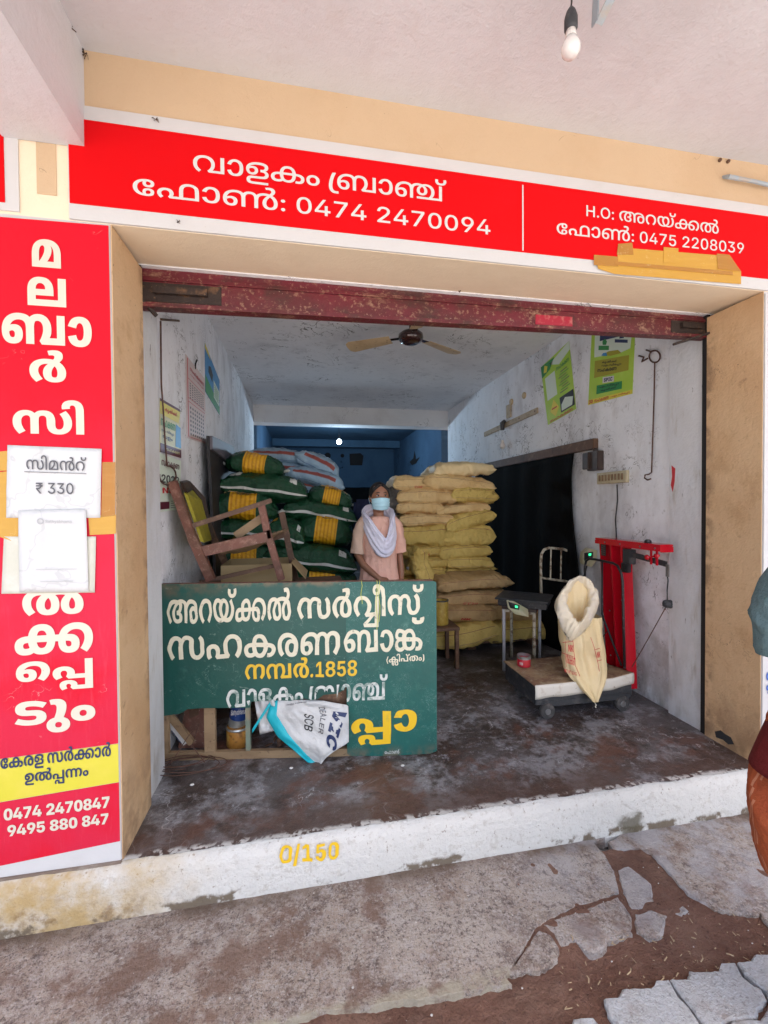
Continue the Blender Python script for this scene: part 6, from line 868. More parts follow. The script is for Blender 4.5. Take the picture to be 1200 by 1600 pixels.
MB().bar((3.14, .27, 2.39), (2.84, .35, 2.30), .018, .012).build('lock_bar', M['rust_black'], sh)
MB().tube([at(715, 452, 'y', .31), at(718, 456, 'y', .30), at(722, 450, 'y', .29), at(727, 453, 'y', .30)], .004, 6).build('hook', M['iron'], sh)
def bulb(r, top, zc, rad, glass, cap, parent, scale=1):
    MB().lathe([(.001, -rad), (rad*.6, -rad*.82), (rad*.93, -rad*.4), (rad, 0), (rad*.9, rad*.45), (rad*.68, rad*.85), (rad*.56, rad*1.15)], (top.x, top.y, zc), 20).build('globe', glass, parent, True)
    MB().lathe([(rad*.56, rad*1.14), (rad*.58, rad*1.2), (rad*.50, rad*1.9), (rad*.44, rad*1.95)], (top.x, top.y, zc), 16).build('neck', cap, parent, True)
p = at(892, 70, 'z', 2.87)
hb = root('hanging_bulb', (p.x, p.y, 2.8), 'unlit frosted bulb in a black holder hanging from the verandah ceiling', 'bulb')
cam_d = (p-CAM).length
zc = at(892, 76, 'y', p.y).z; bulb(1, p, zc, .030, M['glass_bulb'], M['plastic_white'], hb)
MB().lathe([(.015, 0), (.021, .008), (.021, .038), (.015, .06), (.006, .075)], (p.x, p.y, zc+.056), 16).build('holder', M['dark_iron'], hb, True)
MB().tube([(p.x, p.y, zc+.13), (p.x+.003, p.y, zc+.15), (p.x, p.y, ZS)], .0028, 6).build('cord', M['black_steel'], hb)
a, b = at(935, 38, 'z', 2.95), at(955, -20, 'z', 2.99)
pb = MB(); pb.bar((a.x, a.y, 2.95), (b.x+.02, b.y-.02, 3.0), .028, .004).bar((a.x-.013, a.y, 2.95), (a.x-.013, a.y-.01, ZS), .004, .03)
thing(pb, 'angle_bracket', M['bulb_grey'], 'grey blue painted steel bracket fixed under the verandah ceiling by the bulb', 'bracket')
a, b = at(1138, 276, 'y', -.03), at(1210, 291, 'y', -.03)
thing(MB().tube([a+Vector((0, .03, .02)), a, a.lerp(b, .5)+Vector((0, -.006, -.003)), b], [.007, .011, .009, .010], 8), 'conduit_end', M['bulb_grey'], 'short rough grey conduit end on the cream wall above the header', 'pipe')
for px, py, r in ((258, 84, .0), (1125, 250, .009), (1138, 252, .009)):
    if r: q = at(px, py, 'y', -.01); thing(MB().ball((q.x, q.y, q.z), r, 8, 6), 'wall_plug', M['wood_dark'], 'small wall plug %s below the verandah ceiling corner' % ('nearer the conduit' if px > 1130 else 'just left of its twin'), 'wall plug')

# ------------------------------------------------------------------ the green signboard leaning up inside the opening
A0, B0 = Vector((-.045, .655, 0)), Vector((1.42, .44, 0)); BU = (B0-A0).normalized(); BN = Vector((BU.y, -BU.x, 0))     # BN faces the street
def bp(u, z, d=0): return A0+BU*u+Vector((0, 0, z))+BN*d
gb = root('green_signboard', A0, 'large torn green signboard with cream and yellow lettering standing on the shop floor', 'signboard')
main_o = [(0, .962), (0, .252), (.09, .262), (.13, .285), (.20, .289), (.462, .285), (.47, .318), (.60, .322), (.70, .316), (.75, .33), (.79, .318), (.828, .322), (.86, .345), (.93, .35), (.975, .372), (.985, .40), (.985, .96)]
sheet([bp(u, z, .006) for u, z in main_o][::-1], -BN*.006, M['board_green'], gb, 'sheet_panel')
sheet([bp(u, z, .0075) for u, z in [(.985, .96), (.985, .02), (1.0, .005), (1.2, .0), (1.44, .005), (1.478, .02), (1.480, .95), (1.468, .957)]][::-1], -BN*.0075, M['board_green_b'], gb, 'sheet_panel')
fr = MB(); fr.bar(bp(.0, .952, -.013), bp(1.46, .952, -.013), .024, .022); fr.build('frame_rail', M['wood_red'], gb)
MB().bar(bp(-.01, .025, -.013), bp(1.0, .02, -.013), .024, .042).build('frame_rail', M['wood_pale'], gb)
for u, w, m, z1 in ((.243, .058, 'wood_pale', .93), (.447, .024, 'wood_green', .93), (1.0, .03, 'wood_pale', .93), (1.46, .03, 'wood_pale', .93), (.008, .03, 'wood_pale', .93)):
    MB().bar(bp(u, .046, -.013), bp(u, z1, -.013), .022, w, up=BU).build('frame_post', M[m], gb)
def bl(key, u0, z0, u1, z1, h, m, fit='first', wob=.05, cut=None):
    return lettering(key, bp(u0, z0, .0088), bp(u1, z1, .0088), (0, 0, h), M[m], gb, fit, wob=wob, cut=cut)
bl('g1a', .034, .750, .690, .757, .128, 'board_paint'); bl('g1b', .726, .762, 1.410, .776, .116, 'board_paint')
bl('g2v', 1.345, .722, 1.412, .724, .040, 'board_paint', 'box')
bl('g2a', .034, .554, .953, .565, .128, 'board_paint'); bl('g2b', .975, .576, 1.402, .578, .122, 'board_paint')
bl('g3', 1.205, .498, 1.412, .505, .062, 'board_paint', 'box')
bl('g4', .442, .440, 1.043, .446, .082, 'board_yellow')
hole = lambda x: (.285 if x < .137 else .318 if x < .55 else .36 if x < .742 else 0)
bl('g5', .340, .288, 1.210, .313, .098, 'board_pale', cut=lambda x, y: .288+.025*x+.098*y > hole(x)+.004)
bl('g6', 1.011, .062, 1.367, .066, .19, 'board_gold', 'box', .03)
bl('g7', 1.19, .012, 1.27, .012, .022, 'board_pale', 'box')
for k in (0, 1, 2):
    s0 = at((565, 588, 592)[k], 907, 'y', .545); z1 = (.84, .70, .74)[k]; x, y = s0.x, s0.y
    uu = (Vector((x, y, 0))-A0).dot(BU); pts = [bp(uu, .966, .0)] + [bp(uu+.004*math.sin(j*1.7+k), .962-(.962-z1)*j/5, .012) for j in range(6)]
    MB().tube(pts, .0016, 5).build('string', M['string'], gb)

def cobweb(c, r, n, seed, label):
    rnd = random.Random(seed); b = MB(); c = Vector(c)
    for k in range(n):
        d = Vector((rnd.uniform(-1, 1), -rnd.uniform(0, .3), rnd.uniform(-1, 1)))*r; e_ = Vector((rnd.uniform(-1, 1), -rnd.uniform(0, .2), rnd.uniform(-1, 1)))*r
        b.tube([c+d*.2, c+(d+e_)*.4, c+d], rnd.uniform(.0008, .0022), 4)
    return thing(b, 'cobweb', M['rust_black'], label, 'cobweb')
cobweb(at(132, 84, 'y', -.012), .022, 14, 1, 'dark cobweb tuft in the corner where the verandah beam meets the cream band')
cobweb(at(112, 44, 'z', 3.078), .018, 7, 2, 'short dark cobweb strand on the verandah ceiling edge beside the beam')
cobweb(at(243, 187, 'y', -.014), .014, 6, 3, 'small dark cobweb scrap on the white border above the red header sign')
cobweb(at(279, 347, 'y', -.013), .010, 5, 4, 'tiny dark nest speck on the white border below the red header sign')

P = [at(a_, b_, 'x', W-.0045) for a_, b_ in ((1117, 1143), (1126, 1141), (1133, 1147), (1142, 1152), (1147, 1163), (1138, 1163), (1130, 1156), (1119, 1152))]
tag(MB().prism(P, (-.0012, 0, 0)).build('plaster_chip', M['dark_iron'], None), 'grey chipped plaster patch low on the right cream door reveal', 'chip')

# ------------------------------------------------------------------ things on the inner walls
XL, XR = -.045, 3.07
def wallsheet(corn, x, t, m, parent, name, out=None):
    """corners given where they are seen, on the wall plane x"""
    P = [at(a, b, 'x', x) for a, b in corn]
    return sheet(P, (t, 0, 0), m, parent, name)
def wq(c, x):            # a function mapping unit coordinates of a wall sheet to its surface
    bl_, br_, tr_, tl_ = [at(a, b, 'x', x) for a, b in c]
    return lambda u, v: (bl_*(1-u)+br_*u)*(1-v)+(tl_*(1-u)+tr_*u)*v
def on(fn, dx, m, parent, name, *uv):
    P = [fn(u, v)+Vector((dx, 0, 0)) for u, v in uv]; return sheet(P, (-.0008 if dx < 0 else .0008, 0, 0) if 0 else (.0008*(1 if dx < 0 else -1), 0, 0), m, parent, name)
def R4(u0, v0, u1, v1): return ((u0, v0), (u1, v0), (u1, v1), (u0, v1))
def wl(fn, dx, key, u0, v0, u1, h, m, parent, fit='box'):
    a, b, c = fn(u0, v0), fn(u1, v0), fn(u0, v0+h); d = Vector((dx, 0, 0)); return lettering(key, a+d, b+d, c-a, M[m], parent, fit)
# left wall
c = ((292, 684), (322, 694), (320, 592), (290, 553)); f = wq(c, XL+.004)
t = root('wall_calendar', wloc(None)+f(.5, 0), 'long white calendar sheet with red print hanging on the left wall', 'calendar')
wallsheet(c, XL+.004, -.002, M['cal_pink'], t, 'paper_sheet')
wl(f, .0015, 'w1', .18, .86, .92, .045, 'ink_red', t); wl(f, .0015, 's5', .2, .80, .9, .03, 'ink_red', t)
for v in (.74, .50, .455, .02): on(f, .0015, M['ink_red'], t, 'rule_line', *R4(.1, v, .94, v+.006))
on(f, .0015, M['ink_red'], t, 'rule_line', *R4(.06, .02, .085, .98))
g = MB()
for r in range(7):
    for q in range(7):
        for v0, h in ((.51, .030), (.05, .055)):
            u = .16+q*.11; v = v0+r*h; P = [f(a, b)+Vector((.0012, 0, 0)) for a, b in R4(u, v, u+.055, v+h*.5)]; g.add(P, [(0, 1, 2, 3)])
tag(g.build('date_print', M['ink_grey'], t), kind='stuff')
h0 = f(.45, 1.0); MB().tube([h0+Vector((0, 0, -.02)), h0+Vector((.004, 0, .02)), h0+Vector((.012, .01, .05))], .006, 6).build('nail_hook', M['gap_black'], t)
c = ((321, 612), (343, 648), (343, 594), (320, 536)); f = wq(c, XL+.003)
t = root('landscape_poster', f(.5, 0), 'blue and green poster on the left wall just behind the calendar', 'poster')
wallsheet(c, XL+.003, -.0015, M['poster_blue'], t, 'paper_sheet')
on(f, .0014, M['poster_green'], t, 'green_field', (0, .0), (1, .0), (1, .22), (.5, .3), (0, .36))
on(f, .0014, M['poster_yellow'], t, 'yellow_corner', (0, .90), (.35, .92), (.2, 1), (0, 1)); on(f, .0016, M['poster_pale'], t, 'text_panel', *R4(.55, .2, .95, .62))
on(f, .0016, M['poster_black'], t, 'dark_figure', (.2, .55), (.45, .5), (.5, .7), (.35, .78), (.22, .7))
for k in range(6): on(f, .0024, M['poster_green'], t, 'print_line', *R4(.6, .26+k*.055, .9, .275+k*.055))
c = ((250, 706), (283, 716), (281, 640), (250, 622)); f = wq(c, XL+.004)
t = root('cement_poster', f(.5, 0), 'yellow and maroon advertising poster low on the left wall by the pilaster', 'poster')
wallsheet(c, XL+.004, -.002, M['poster_cream'], t, 'paper_sheet')
on(f, .0014, M['poster_maroon'], t, 'bottom_band', *R4(0, 0, 1, .17)); on(f, .0014, M['poster_maroon'], t, 'top_band', *R4(0, .95, 1, 1)); on(f, .0014, M['poster_yellow'], t, 'yellow_field', (0, .72), (.9, .70), (1, .95), (0, .95))
on(f, .0014, M['poster_blue'], t, 'side_picture', (.7, .2), (1, .2), (1, .62), (.75, .66)); wl(f, .0026, 'w3', .2, .78, .8, .12, 'ink_red', t); wl(f, .0026, 'w1', .02, .50, .7, .14, 'poster_green', t); wl(f, .0026, 's5', .05, .38, .62, .08, 'ink_navy', t); wl(f, .0026, 'w2', .1, .26, .55, .08, 'ink_navy', t); wl(f, .003, 'w1', .2, .06, .9, .05, 'poster_cream', t)
c = ((250, 800), (281, 796), (283, 720), (250, 708)); f = wq(c, XL+.004)
t = root('torn_poster', f(.5, 0), 'aged poster with black numerals below the yellow poster on the left wall', 'poster')
wallsheet(c, XL+.004, -.002, M['poster_pale'], t, 'paper_sheet'); on(f, .0014, M['poster_maroon'], t, 'bottom_patch', *R4(0, .04, .42, .17)); wl(f, .0014, 'w8', .05, .50, .9, .15, 'ink', t); wl(f, .0014, 'w4', .1, .32, .7, .1, 'ink_red', t); wl(f, .0014, 'w1', .05, .80, .9, .1, 'poster_maroon', t)
for k in range(4): on(f, .0014, M['ink_grey'], t, 'print_line', *R4(.5, .05+k*.04, .95, .06+k*.04))
# hanging hook and peg, left
p0 = at(250, 499, 'x', XL+.02); pth = [at(a, b, 'x', XL+.02) for a, b in ((251, 502), (252, 600), (255, 640), (258, 690), (261, 728))]
rg = [at(262+13*math.sin(q), 743-15*math.cos(q), 'x', XL+.02) for q in [k*PI*1.55/12 for k in range(13)]]
t = root('hanging_wire_hook', at(261, 756, 'x', XL+.02), 'long dark red wire hook hanging on the left wall over the posters', 'hook')
MB().tube(pth, .005, 6).build('wire', M['iron'], t); MB().tube(rg, .005, 6).build('hook_bend', M['iron'], t)
a, b = at(250, 499, 'x', XL), at(276, 501, 'x', XL)
thing(MB().bar(a+Vector((.006, 0, 0)), b+Vector((.012, 0, 0)), .012, .012), 'wall_peg', M['wood_dark'], 'small wooden peg high on the left wall above the wire hook', 'peg')
# dark board leaning on the left wall
P = [(XL+.02, 1.55, .35), (XL+.02, 2.95, .35), (XL+.03, 2.95, 1.72), (XL+.02, 2.55, 1.88), (XL+.02, 1.56, 1.93)]
t = root('leaning_dark_board', (0, 2.2, 0), 'large dark board leaning on the left wall behind the green sacks', 'board')
sheet([(.10, 1.50, 0), (.10, 2.9, 0), (.02, 2.9, 1.80), (.02, 2.5, 1.96), (.02, 1.56, 1.90)][::-1], (-.02, 0, 0), M['dark_door'], t, 'board_panel')
sheet([(.045, 1.56, 1.80), (.045, 2.86, 1.74), (.045, 2.5, 1.95), (.045, 1.56, 1.90)][::-1], (-.02, 0, 0), M['grey_edge'], t, 'folded_top')
# right wall: posters
c = ((856, 664), (900, 639), (889, 533), (845, 574)); f = wq(c, XR-.006)
t = root('farming_poster', f(.5, 0), 'tilted lime green poster with a white panel, the inner of two on the right wall', 'poster')
wallsheet(c, XR-.004, .0015, M['poster_lime'], t, 'paper_sheet')
D = -.0005
on(f, D, M['poster_pale'], t, 'top_panel', (.30, .92), (.62, .80), (1, .88), (1, 1), (.8, .98)); on(f, D, M['poster_green'], t, 'corner_panel', (0, .80), (.3, .84), (.5, .97), (0, 1))
on(f, D-.001, M['poster_yellow'], t, 'leaf_emblem', (.08, .86), (.18, .84), (.24, .92), (.14, .97)); on(f, D, M['poster_pale'], t, 'white_panel', *R4(.10, .38, .46, .76)); on(f, D, M['poster_black'], t, 'picture_panel', *R4(.52, .07, .98, .30))
on(f, D-.001, M['poster_pale'], t, 'picture_light', (.55, .09), (.9, .09), (.95, .2), (.7, .26), (.56, .18)); on(f, D, M['poster_yellow'], t, 'diamond', (.15, .18), (.32, .06), (.47, .18), (.31, .34))
on(f, D-.001, M['ink_red'], t, 'print_line', *R4(.22, .19, .40, .21)); wl(f, D-.001, 'w1', .52, .73, .95, .05, 'poster_green', t)
for k in range(9): on(f, D, M['poster_green' if k % 2 else 'ink_grey'], t, 'print_line', *R4(.56+.04*(k % 3), .36+k*.038, .82+.04*((k*2) % 3), .372+k*.038))
wl(f, D-.001, 'w1', .1, .01, .9, .035, 'ink_red', t)
c = ((919, 633), (988, 615), (993, 500), (926, 489)); f = wq(c, XR-.006)
t = root('fertiliser_poster', f(.5, 0), 'green and white poster with an ochre panel nearest the shutter on the right wall', 'poster')
wallsheet(c, XR-.004, .0015, M['poster_lime'], t, 'paper_sheet')
on(f, D, M['poster_pale'], t, 'white_panel', (.10, .52), (.7, .56), (.92, .62), (.95, .99), (.08, .99)); on(f, D, M['poster_ochre'], t, 'ochre_panel', (.12, .29), (.90, .33), (.90, .53), (.12, .48))
on(f, D-.001, M['poster_green'], t, 'corner_panel', (.0, .78), (.20, .83), (.40, 1), (0, 1)); on(f, D-.0008, M['ink_navy'], t, 'title_band', (.22, .70), (.86, .80), (.86, .86), (.22, .76))
on(f, D-.001, M['poster_green'], t, 'caption_band', *R4(.2, .60, .45, .65)); on(f, D-.001, M['ink_navy'], t, 'caption_band', *R4(.58, .69, .86, .73)); on(f, D-.0015, M['poster_green'], t, 'round_mark', (.30, .66), (.38, .66), (.4, .70), (.35, .73), (.29, .70)); on(f, D-.0015, M['ink_navy'], t, 'round_mark', (.68, .74), (.78, .75), (.74, .82), (.70, .81))
on(f, D-.0012, M['poster_ochre'], t, 'grain_heap', (.3, .545), (.5, .53), (.74, .56), (.66, .60), (.45, .585)); on(f, D-.002, M['poster_blue'], t, 'grain_heap', (.28, .535), (.42, .53), (.40, .57), (.32, .565))
for k, (a, b) in enumerate(((.30, .44), (.3, .40), (.2, .35))): wl(f, D-.0015, ('w3', 's5', 'w1')[k], a, b, a+.45-.1*(k == 0), .035, 'ink', t)
on(f, D-.001, M['letter_white'], t, 'name_panel', *R4(.34, .215, .60, .285)); wl(f, D-.002, 's1', .37, .225, .57, .045, 'ink_navy', t)
on(f, D-.001, M['poster_green'], t, 'caption_box', *R4(.20, .10, .78, .20)); wl(f, D-.002, 's5', .25, .155, .72, .03, 'ink', t); wl(f, D-.002, 'w3', .3, .115, .66, .03, 'ink', t)
on(f, D-.0005, M['poster_yellow'], t, 'bottom_band', *R4(.0, .0, 1, .055)); wl(f, D-.0015, 'w7', .02, .01, .12, .04, 'ink_red', t); wl(f, D-.0015, 'w1', .16, .012, .5, .03, 'ink_red', t); wl(f, D-.0015, 's5', .55, .012, .95, .03, 'ink_red', t)
# batten with bulb holder, round wooden blocks
a, b = at(757, 679, 'x', XR-.012), at(840, 641, 'x', XR-.012)
t = root('wall_batten', (a+b)/2, 'cream wooden batten with clamp and switch plate on the right wall', 'batten')
MB().bar(a, b, .018, .058, bev=.003).build('batten_strip', M['wood_cream'], t)
q = at(795, 650, 'x', XR-.012); MB().box(q+Vector((-.008, -.05, -.02)), q+Vector((.008, .05, .13))).build('switch_plate', M['wood_cream'], t)
for u in (.72, .97): q = a.lerp(b, u)+Vector((-.011, 0, 0)); MB().lathe([(.001, 0), (.010, .001), (.010, .003)], q, 10, 'x').build('screw', M['iron'], t)
q = at(785, 668, 'x', XR-.05); hb2 = root('wall_bulb', (q.x, q.y, q.z-.2), 'small white bulb under the batten on the right wall', 'bulb')
MB().tube([q+Vector((.03, 0, .08)), q+Vector((0, 0, .05)), q+Vector((0, 0, -.03))], [.02, .03, .022], 10).build('holder', M['dark_iron'], hb2)
zb = at(785, 697, 'x', XR-.05).z; bulb(1, q, zb, .036, M['plastic_white'], M['plastic_white'], hb2)
for px, py in ((799, 628), (819, 618)):
    q = at(px, py, 'x', XR-.004); thing(MB().lathe([(.035, 0), (.036, -.010), (.028, -.018), (.002, -.019)], (q.x+.004, q.y, q.z), 20, 'x'), 'ceiling_rose', M['fan_cream'], 'round wooden block on the right wall above the batten, the one nearer %s' % ('the switch plate' if px < 810 else 'the tilted poster'), 'wiring block', 'round wiring blocks above the batten', True, 40)
# doorway covered with black sheet, lintel
a, b = at(763, 729, 'x', XR-.03), at(926, 696, 'x', XR-.03)
t = root('covered_doorway', (XR-.03, 2.4, 0), 'doorway on the right wall covered with black tarpaulin under a brown timber lintel', 'doorway')
zt = (a.z+b.z)/2; MB().box((XR-.045, 1.30, b.z-.03), (XR+.01, 3.7, b.z+.055), .004).build('timber_lintel', M['wood_dark'], t)
def tf(u, v):
    y = 1.50+u*2.25-.07*math.sin(v*5+.6)*(1-u)**3-.05*(1-v)**3*(1-u)**4; z = v*(b.z-.035)
    return (XR-.03-.02*math.sin(u*34+2*v)*(1-v*.6)-.025*N3(u*5, v*4, 2)-.015, y, z)
MB().grid(tf, 70, 30, (.004, 0, 0)).build('black_tarpaulin', M['tarp_black'], t, True)
# switch box, switchboard, cable
q = at(934, 721, 'x', XR); t = root('wooden_switch_box', q, 'small dark brown wooden fuse box on the right wall above the switchboard', 'switch box')
MB().box((XR-.06, q.y-.075, q.z-.075), (XR, q.y+.055, q.z+.08), .004).build('box_body', M['brown_box'], t); MB().box((XR-.075, q.y+.02, q.z-.06), (XR-.055, q.y+.095, q.z+.075), .004).build('box_door', M['brown_box'], t)
MB().ball((XR-.03, q.y-.01, q.z+.09), .02, 8, 6).build('knob', M['brown_box'], t)
c = ((932, 758), (978, 752), (978, 735), (932, 739)); f = wq(c, XR-.03); q = f(.5, 0)
t = root('switchboard', q, 'ivory switchboard with a row of brown switches on the right wall', 'switchboard')
y0, y1 = sorted((f(0, 0).y, f(1, 0).y)); z0 = f(.5, 0).z; z1 = f(.5, 1).z
MB().box((XR-.028, y0, z0), (XR, y1, z1), .003).build('board_plate', M['ivory'], t)
for k in range(8):
    yy = y0+.02+(y1-y0-.04)*(k+.5)/8; MB().box((XR-.036, yy-.008, z0+.022), (XR-.027, yy+.008, z1-.02), .002).build('switch', M['wood_pale'], t)
p1 = at(964, 757, 'x', XR-.012); p2 = at(963, 836, 'x', XR-.012)
MB().tube([p1, p1.lerp(p2, .3)+Vector((0, -.008, 0)), p1.lerp(p2, .7)+Vector((0, .012, 0)), p2, p2+Vector((0, 0, -.5))], .0045, 6).build('cable', M['black_steel'], t)
# hooked rod and nail bundle
xh = XR-.025
pth = [at(a, b, 'x', xh) for a, b in ((1023, 566), (1022, 620), (1020, 680), (1018, 738), (1014, 741), (1008, 742), (1007, 747), (1012, 750), (1017, 748))]
t = root('hooked_iron_rod', pth[-1], 'long rusty iron rod with a ring head hanging by the right pilaster', 'hook')
MB().tube(pth, .005, 6).build('rod', M['iron'], t)
MB().tube([at(1023+8.5*math.cos(q), 557+9.5*math.sin(q), 'x', xh) for q in [k*2*PI/16 for k in range(17)]], .0055, 6, False).build('ring', M['iron'], t)
MB().tube([at(1010, 547, 'x', xh+.02), at(1016, 549, 'x', xh-.01), at(1023, 548, 'x', xh)], .006, 6).build('nail', M['iron'], t)
MB().tube([at(998, 556, 'x', xh+.018), at(1006, 558, 'x', xh+.005), at(1003, 565, 'x', xh), at(1012, 560, 'x', xh)], .006, 6).build('wire_twist', M['iron'], t)
q = at(1051, 758, 'x', 3.0445); P = [at(a, b, 'x', 3.044) for a, b in ((1049, 727), (1055, 732), (1054, 752), (1051, 769), (1048, 758), (1050, 744))]
thing(MB().prism(P, (.0008, 0, 0)), 'paint_smear', M['ink_red'], 'red paint smear on the right whitewashed pilaster', 'paint mark')
# ceiling fan
fx, fy, fz = 1.56, 1.52, 2.70
t = root('ceiling_fan', (fx, fy, fz), 'three bladed cream ceiling fan with dark brown motor', 'fan')
MB().lathe([(.002, -.045), (.05, -.042), (.085, -.025), (.10, 0), (.098, .03), (.075, .05), (.03, .055)], (fx, fy, fz), 28).build('motor', M['fan_brown'], t, True)
MB().lathe([(.012, .05), (.012, .2), (.04, .21), (.045, .229)], (fx, fy, fz), 14).build('down_rod', M['fan_brown'], t, True)
for k, ang in enumerate((math.radians(-91), math.radians(29), math.radians(149))):
    ca, sa = math.cos(ang), math.sin(ang); Rz = Matrix.Rotation(ang, 3, 'Z')
    def bf(u, v):
        x = .17+u*.38; w = .055+.03*u-(.03*max(0, u-.93)/.07); y = (v-.5)*2*w*.9; return Vector((fx, fy, fz+.012)) + Rz @ Vector((x, y, -.012*u+.22*y*.9-.006*math.cos((v-.5)*3)))
    MB().grid(bf, 12, 6, (0, 0, .003)).build('blade', M['fan_cream'], t, True, angle=40)
    MB().bar(Vector((fx, fy, fz+.012))+Rz @ Vector((.08, 0, 0)), Vector((fx, fy, fz+.014))+Rz @ Vector((.22, 0, 0)), .035, .005).build('blade_bracket', M['fan_brown'], t)
# back room: lit bulb, dark notice, black drop
bx, by, bz = 1.343, 6.0, 2.533
t = root('lit_bulb', (bx, by, bz), 'glowing white bulb hanging in the blue back room', 'bulb')
MB().ball((bx, by, bz), .044, 20, 14).build('globe', M['lit'], t, True); MB().lathe([(.022, .045), (.022, .09), (.018, .12)], (bx, by, bz), 12).build('holder', M['black_steel'], t)
MB().tube([(bx, by, bz+.12), (bx-.004, by, bz+.25), (bx, by, ZC+.02)], .005, 6).build('cord', M['black_steel'], t)
bd = bpy.data.lights.new('bulb_light', 'POINT'); bd.energy = 26; bd.color = (.55, .78, 1); bd.shadow_soft_size = .055
bo = bpy.data.objects.new('bulb_light', bd); bo.location = (bx, by, bz-.07); COL.objects.link(bo)
P = [at(a, b, 'y', 9.28) for a, b in ((547, 727), (566, 727), (568, 712), (563, 708), (546, 709))]
thing(MB().prism(P, (0, .015, 0)), 'dark_wall_board', M['gap_black'], 'small black board on the blue back wall right of the lit bulb', 'board')
for k, (px, py) in enumerate(((512, 712), (535, 712))):
    q = at(px, py, 'y', 9.27); thing(MB().ball((q.x, q.y, q.z), (.05 if k else .08, .03, .05 if k else .08), 10, 8), 'wall_fitting', M['gap_black'], ('dark switch fitting on the blue back wall beside the pale blue sacks', 'small round dark fitting on the blue back wall below the lit bulb')[k], 'fitting')
P = [at(a, b, 'x', 3.045) for a, b in ((640, 722), (646, 716), (648, 705), (650, 718), (656, 714), (650, 724), (644, 727))]
thing(MB().prism(P, (-.004, 0, 0)), 'wall_stain', M['gap_black'], 'black branching stain on the blue right wall of the back room', 'stain')
thing(MB().grid(lambda u, v: (-.02+3.06*u, 8.45+.03*math.sin(u*50), v*1.80+.02*N3(u*6, 0, v)), 90, 6, (0, .01, 0)), 'black_drape', M['tarp_black'], 'black drape across the far back of the blue room', 'drape', smooth=True)
# fly wires of cobweb are part of the plaster; a dark soot patch shows above the right beam end

# ------------------------------------------------------------------ sacks
class Sack:
    def __init__(s, L, Wd, H, seed, droop=0, ear=.03, lump=.012, twist=0, tie=False, crush=0, flat=False, wrk=.013):
        s.L, s.W, s.H, s.k = L, Wd, H, seed*3.77; s.droop = droop; s.ear = ear; s.lump = lump; s.twist = twist; s.tie = tie; s.crush = crush; s.flat = flat; s.wrk = wrk
    def P(s, u, th, off=0):
        e = 2*u-1; a = abs(e)
        if s.tie: prof = (1-a**3.2)**.5; wp = .22+.78*(1-a**5)**.6
        elif s.flat: prof = (1-a**15)**.5*(1-.12*a*a); wp = 1-.04*a**8
        else: prof = (1-a**4.5)**.55; wp = 1-.05*a**8
        h = s.H/2*prof+.006; w = s.W/2*wp
        c, q = math.cos(th), math.sin(th)
        y = w*math.copysign(abs(c)**(.5 if s.flat else .72), c); z = h*math.copysign(abs(q)**(.66 if s.flat else .80), q)
        if z < 0: z *= .72
        x = e*(s.L/2) + math.copysign(s.ear*(abs(y)/w if w else 0)**3*a**4, e) - (0 if s.tie else .0)
        k = s.k
        n1 = N3(x*4+k, y*5+k, z*4); n2 = N3(x*11+k, y*13, z*12+k); n3 = N3(x*30+k, y*8+k, z*30)
        g = s.lump*(n1*1.5+n2*.7*(.4+a)+n3*.22)
        wr = .0055*math.sin(9*th+k+3*n1)*a**3+.004*math.sin(x*70+6*n2+k)*max(0, n1+.2)*(1-a)
        cr_ = max(0, 1-abs(N3(x*8+k, y*7, z*13+k))*2.2)**3; cr2 = max(0, 1-abs(N3(x*19+k, y*9+k, z*21))*2.4)**3; g += s.wrk*(cr_*.9+cr2*.5*(.4+a)-.45)
        r = Vector((0, c, q))
        p = Vector((x, y, z)) + r*(g+wr+off)
        p.z -= s.droop*e*e + s.crush*.03*N3(x*3+k, k, 2)
        p.z += s.lump*.8*N3(x*3+k, y*3, 9)
        if s.twist: p.z += s.twist*e*y
        return p
    def mesh(s, m, parent, name='body', nu=72, nt=52):
        mb = MB(); mb.v = [s.P(i/nu, 2*PI*k/nt) for i in range(nu+1) for k in range(nt)]
        mb.uv = [(i/nu, k/nt) for i in range(nu+1) for k in range(nt)]
        mb.f = [(i*nt+k, i*nt+(k+1) % nt, (i+1)*nt+(k+1) % nt, (i+1)*nt+k) for i in range(nu) for k in range(nt)]
        mb.f += [tuple(range(nt))[::-1], tuple(nu*nt+k for k in range(nt))]; mb.mi = [0]*len(mb.f)
        return mb.build(name, m, parent, True, local=True)
    def ribbon(s, th0, dth, m, parent, name, u0=.0, u1=1.0, off=.004, n=40, wig=.1):
        vs = []; fs = []
        for i in range(n+1):
            u = u0+(u1-u0)*i/n; t = th0+wig*N3(u*5+s.k, 0, s.k)
            vs += [s.P(u, t-dth, off), s.P(u, t+dth, off), s.P(u, t+dth, off-.006), s.P(u, t-dth, off-.006)]
        for i in range(n): fs += [(4*i+a, 4*i+(a+1) % 4, 4*i+4+(a+1) % 4, 4*i+4+a) for a in range(4)]
        fs += [(0, 1, 2, 3), (4*n, 4*n+3, 4*n+2, 4*n+1)]
        return MB().add(vs, fs).build(name, m, parent, local=True)
    def text(s, key, u0, u1, t0, t1, m, parent, name='lettering', fit='box', flip=False):
        V, F = text2d(key, fit); vs = [s.P(u0+(u1-u0)*x, t0+(t1-t0)*y, .0025) for x, y in V]
        return MB().add(vs, F).build(name, m, parent, local=True)
    def patch(s, u0, u1, t0, t1, m, parent, name='printed_panel', off=.0016, n=8):
        return MB().grid(lambda a, b: s.P(u0+(u1-u0)*a, t0+(t1-t0)*b, off), n, n, None).build(name, m, parent, True, local=True)
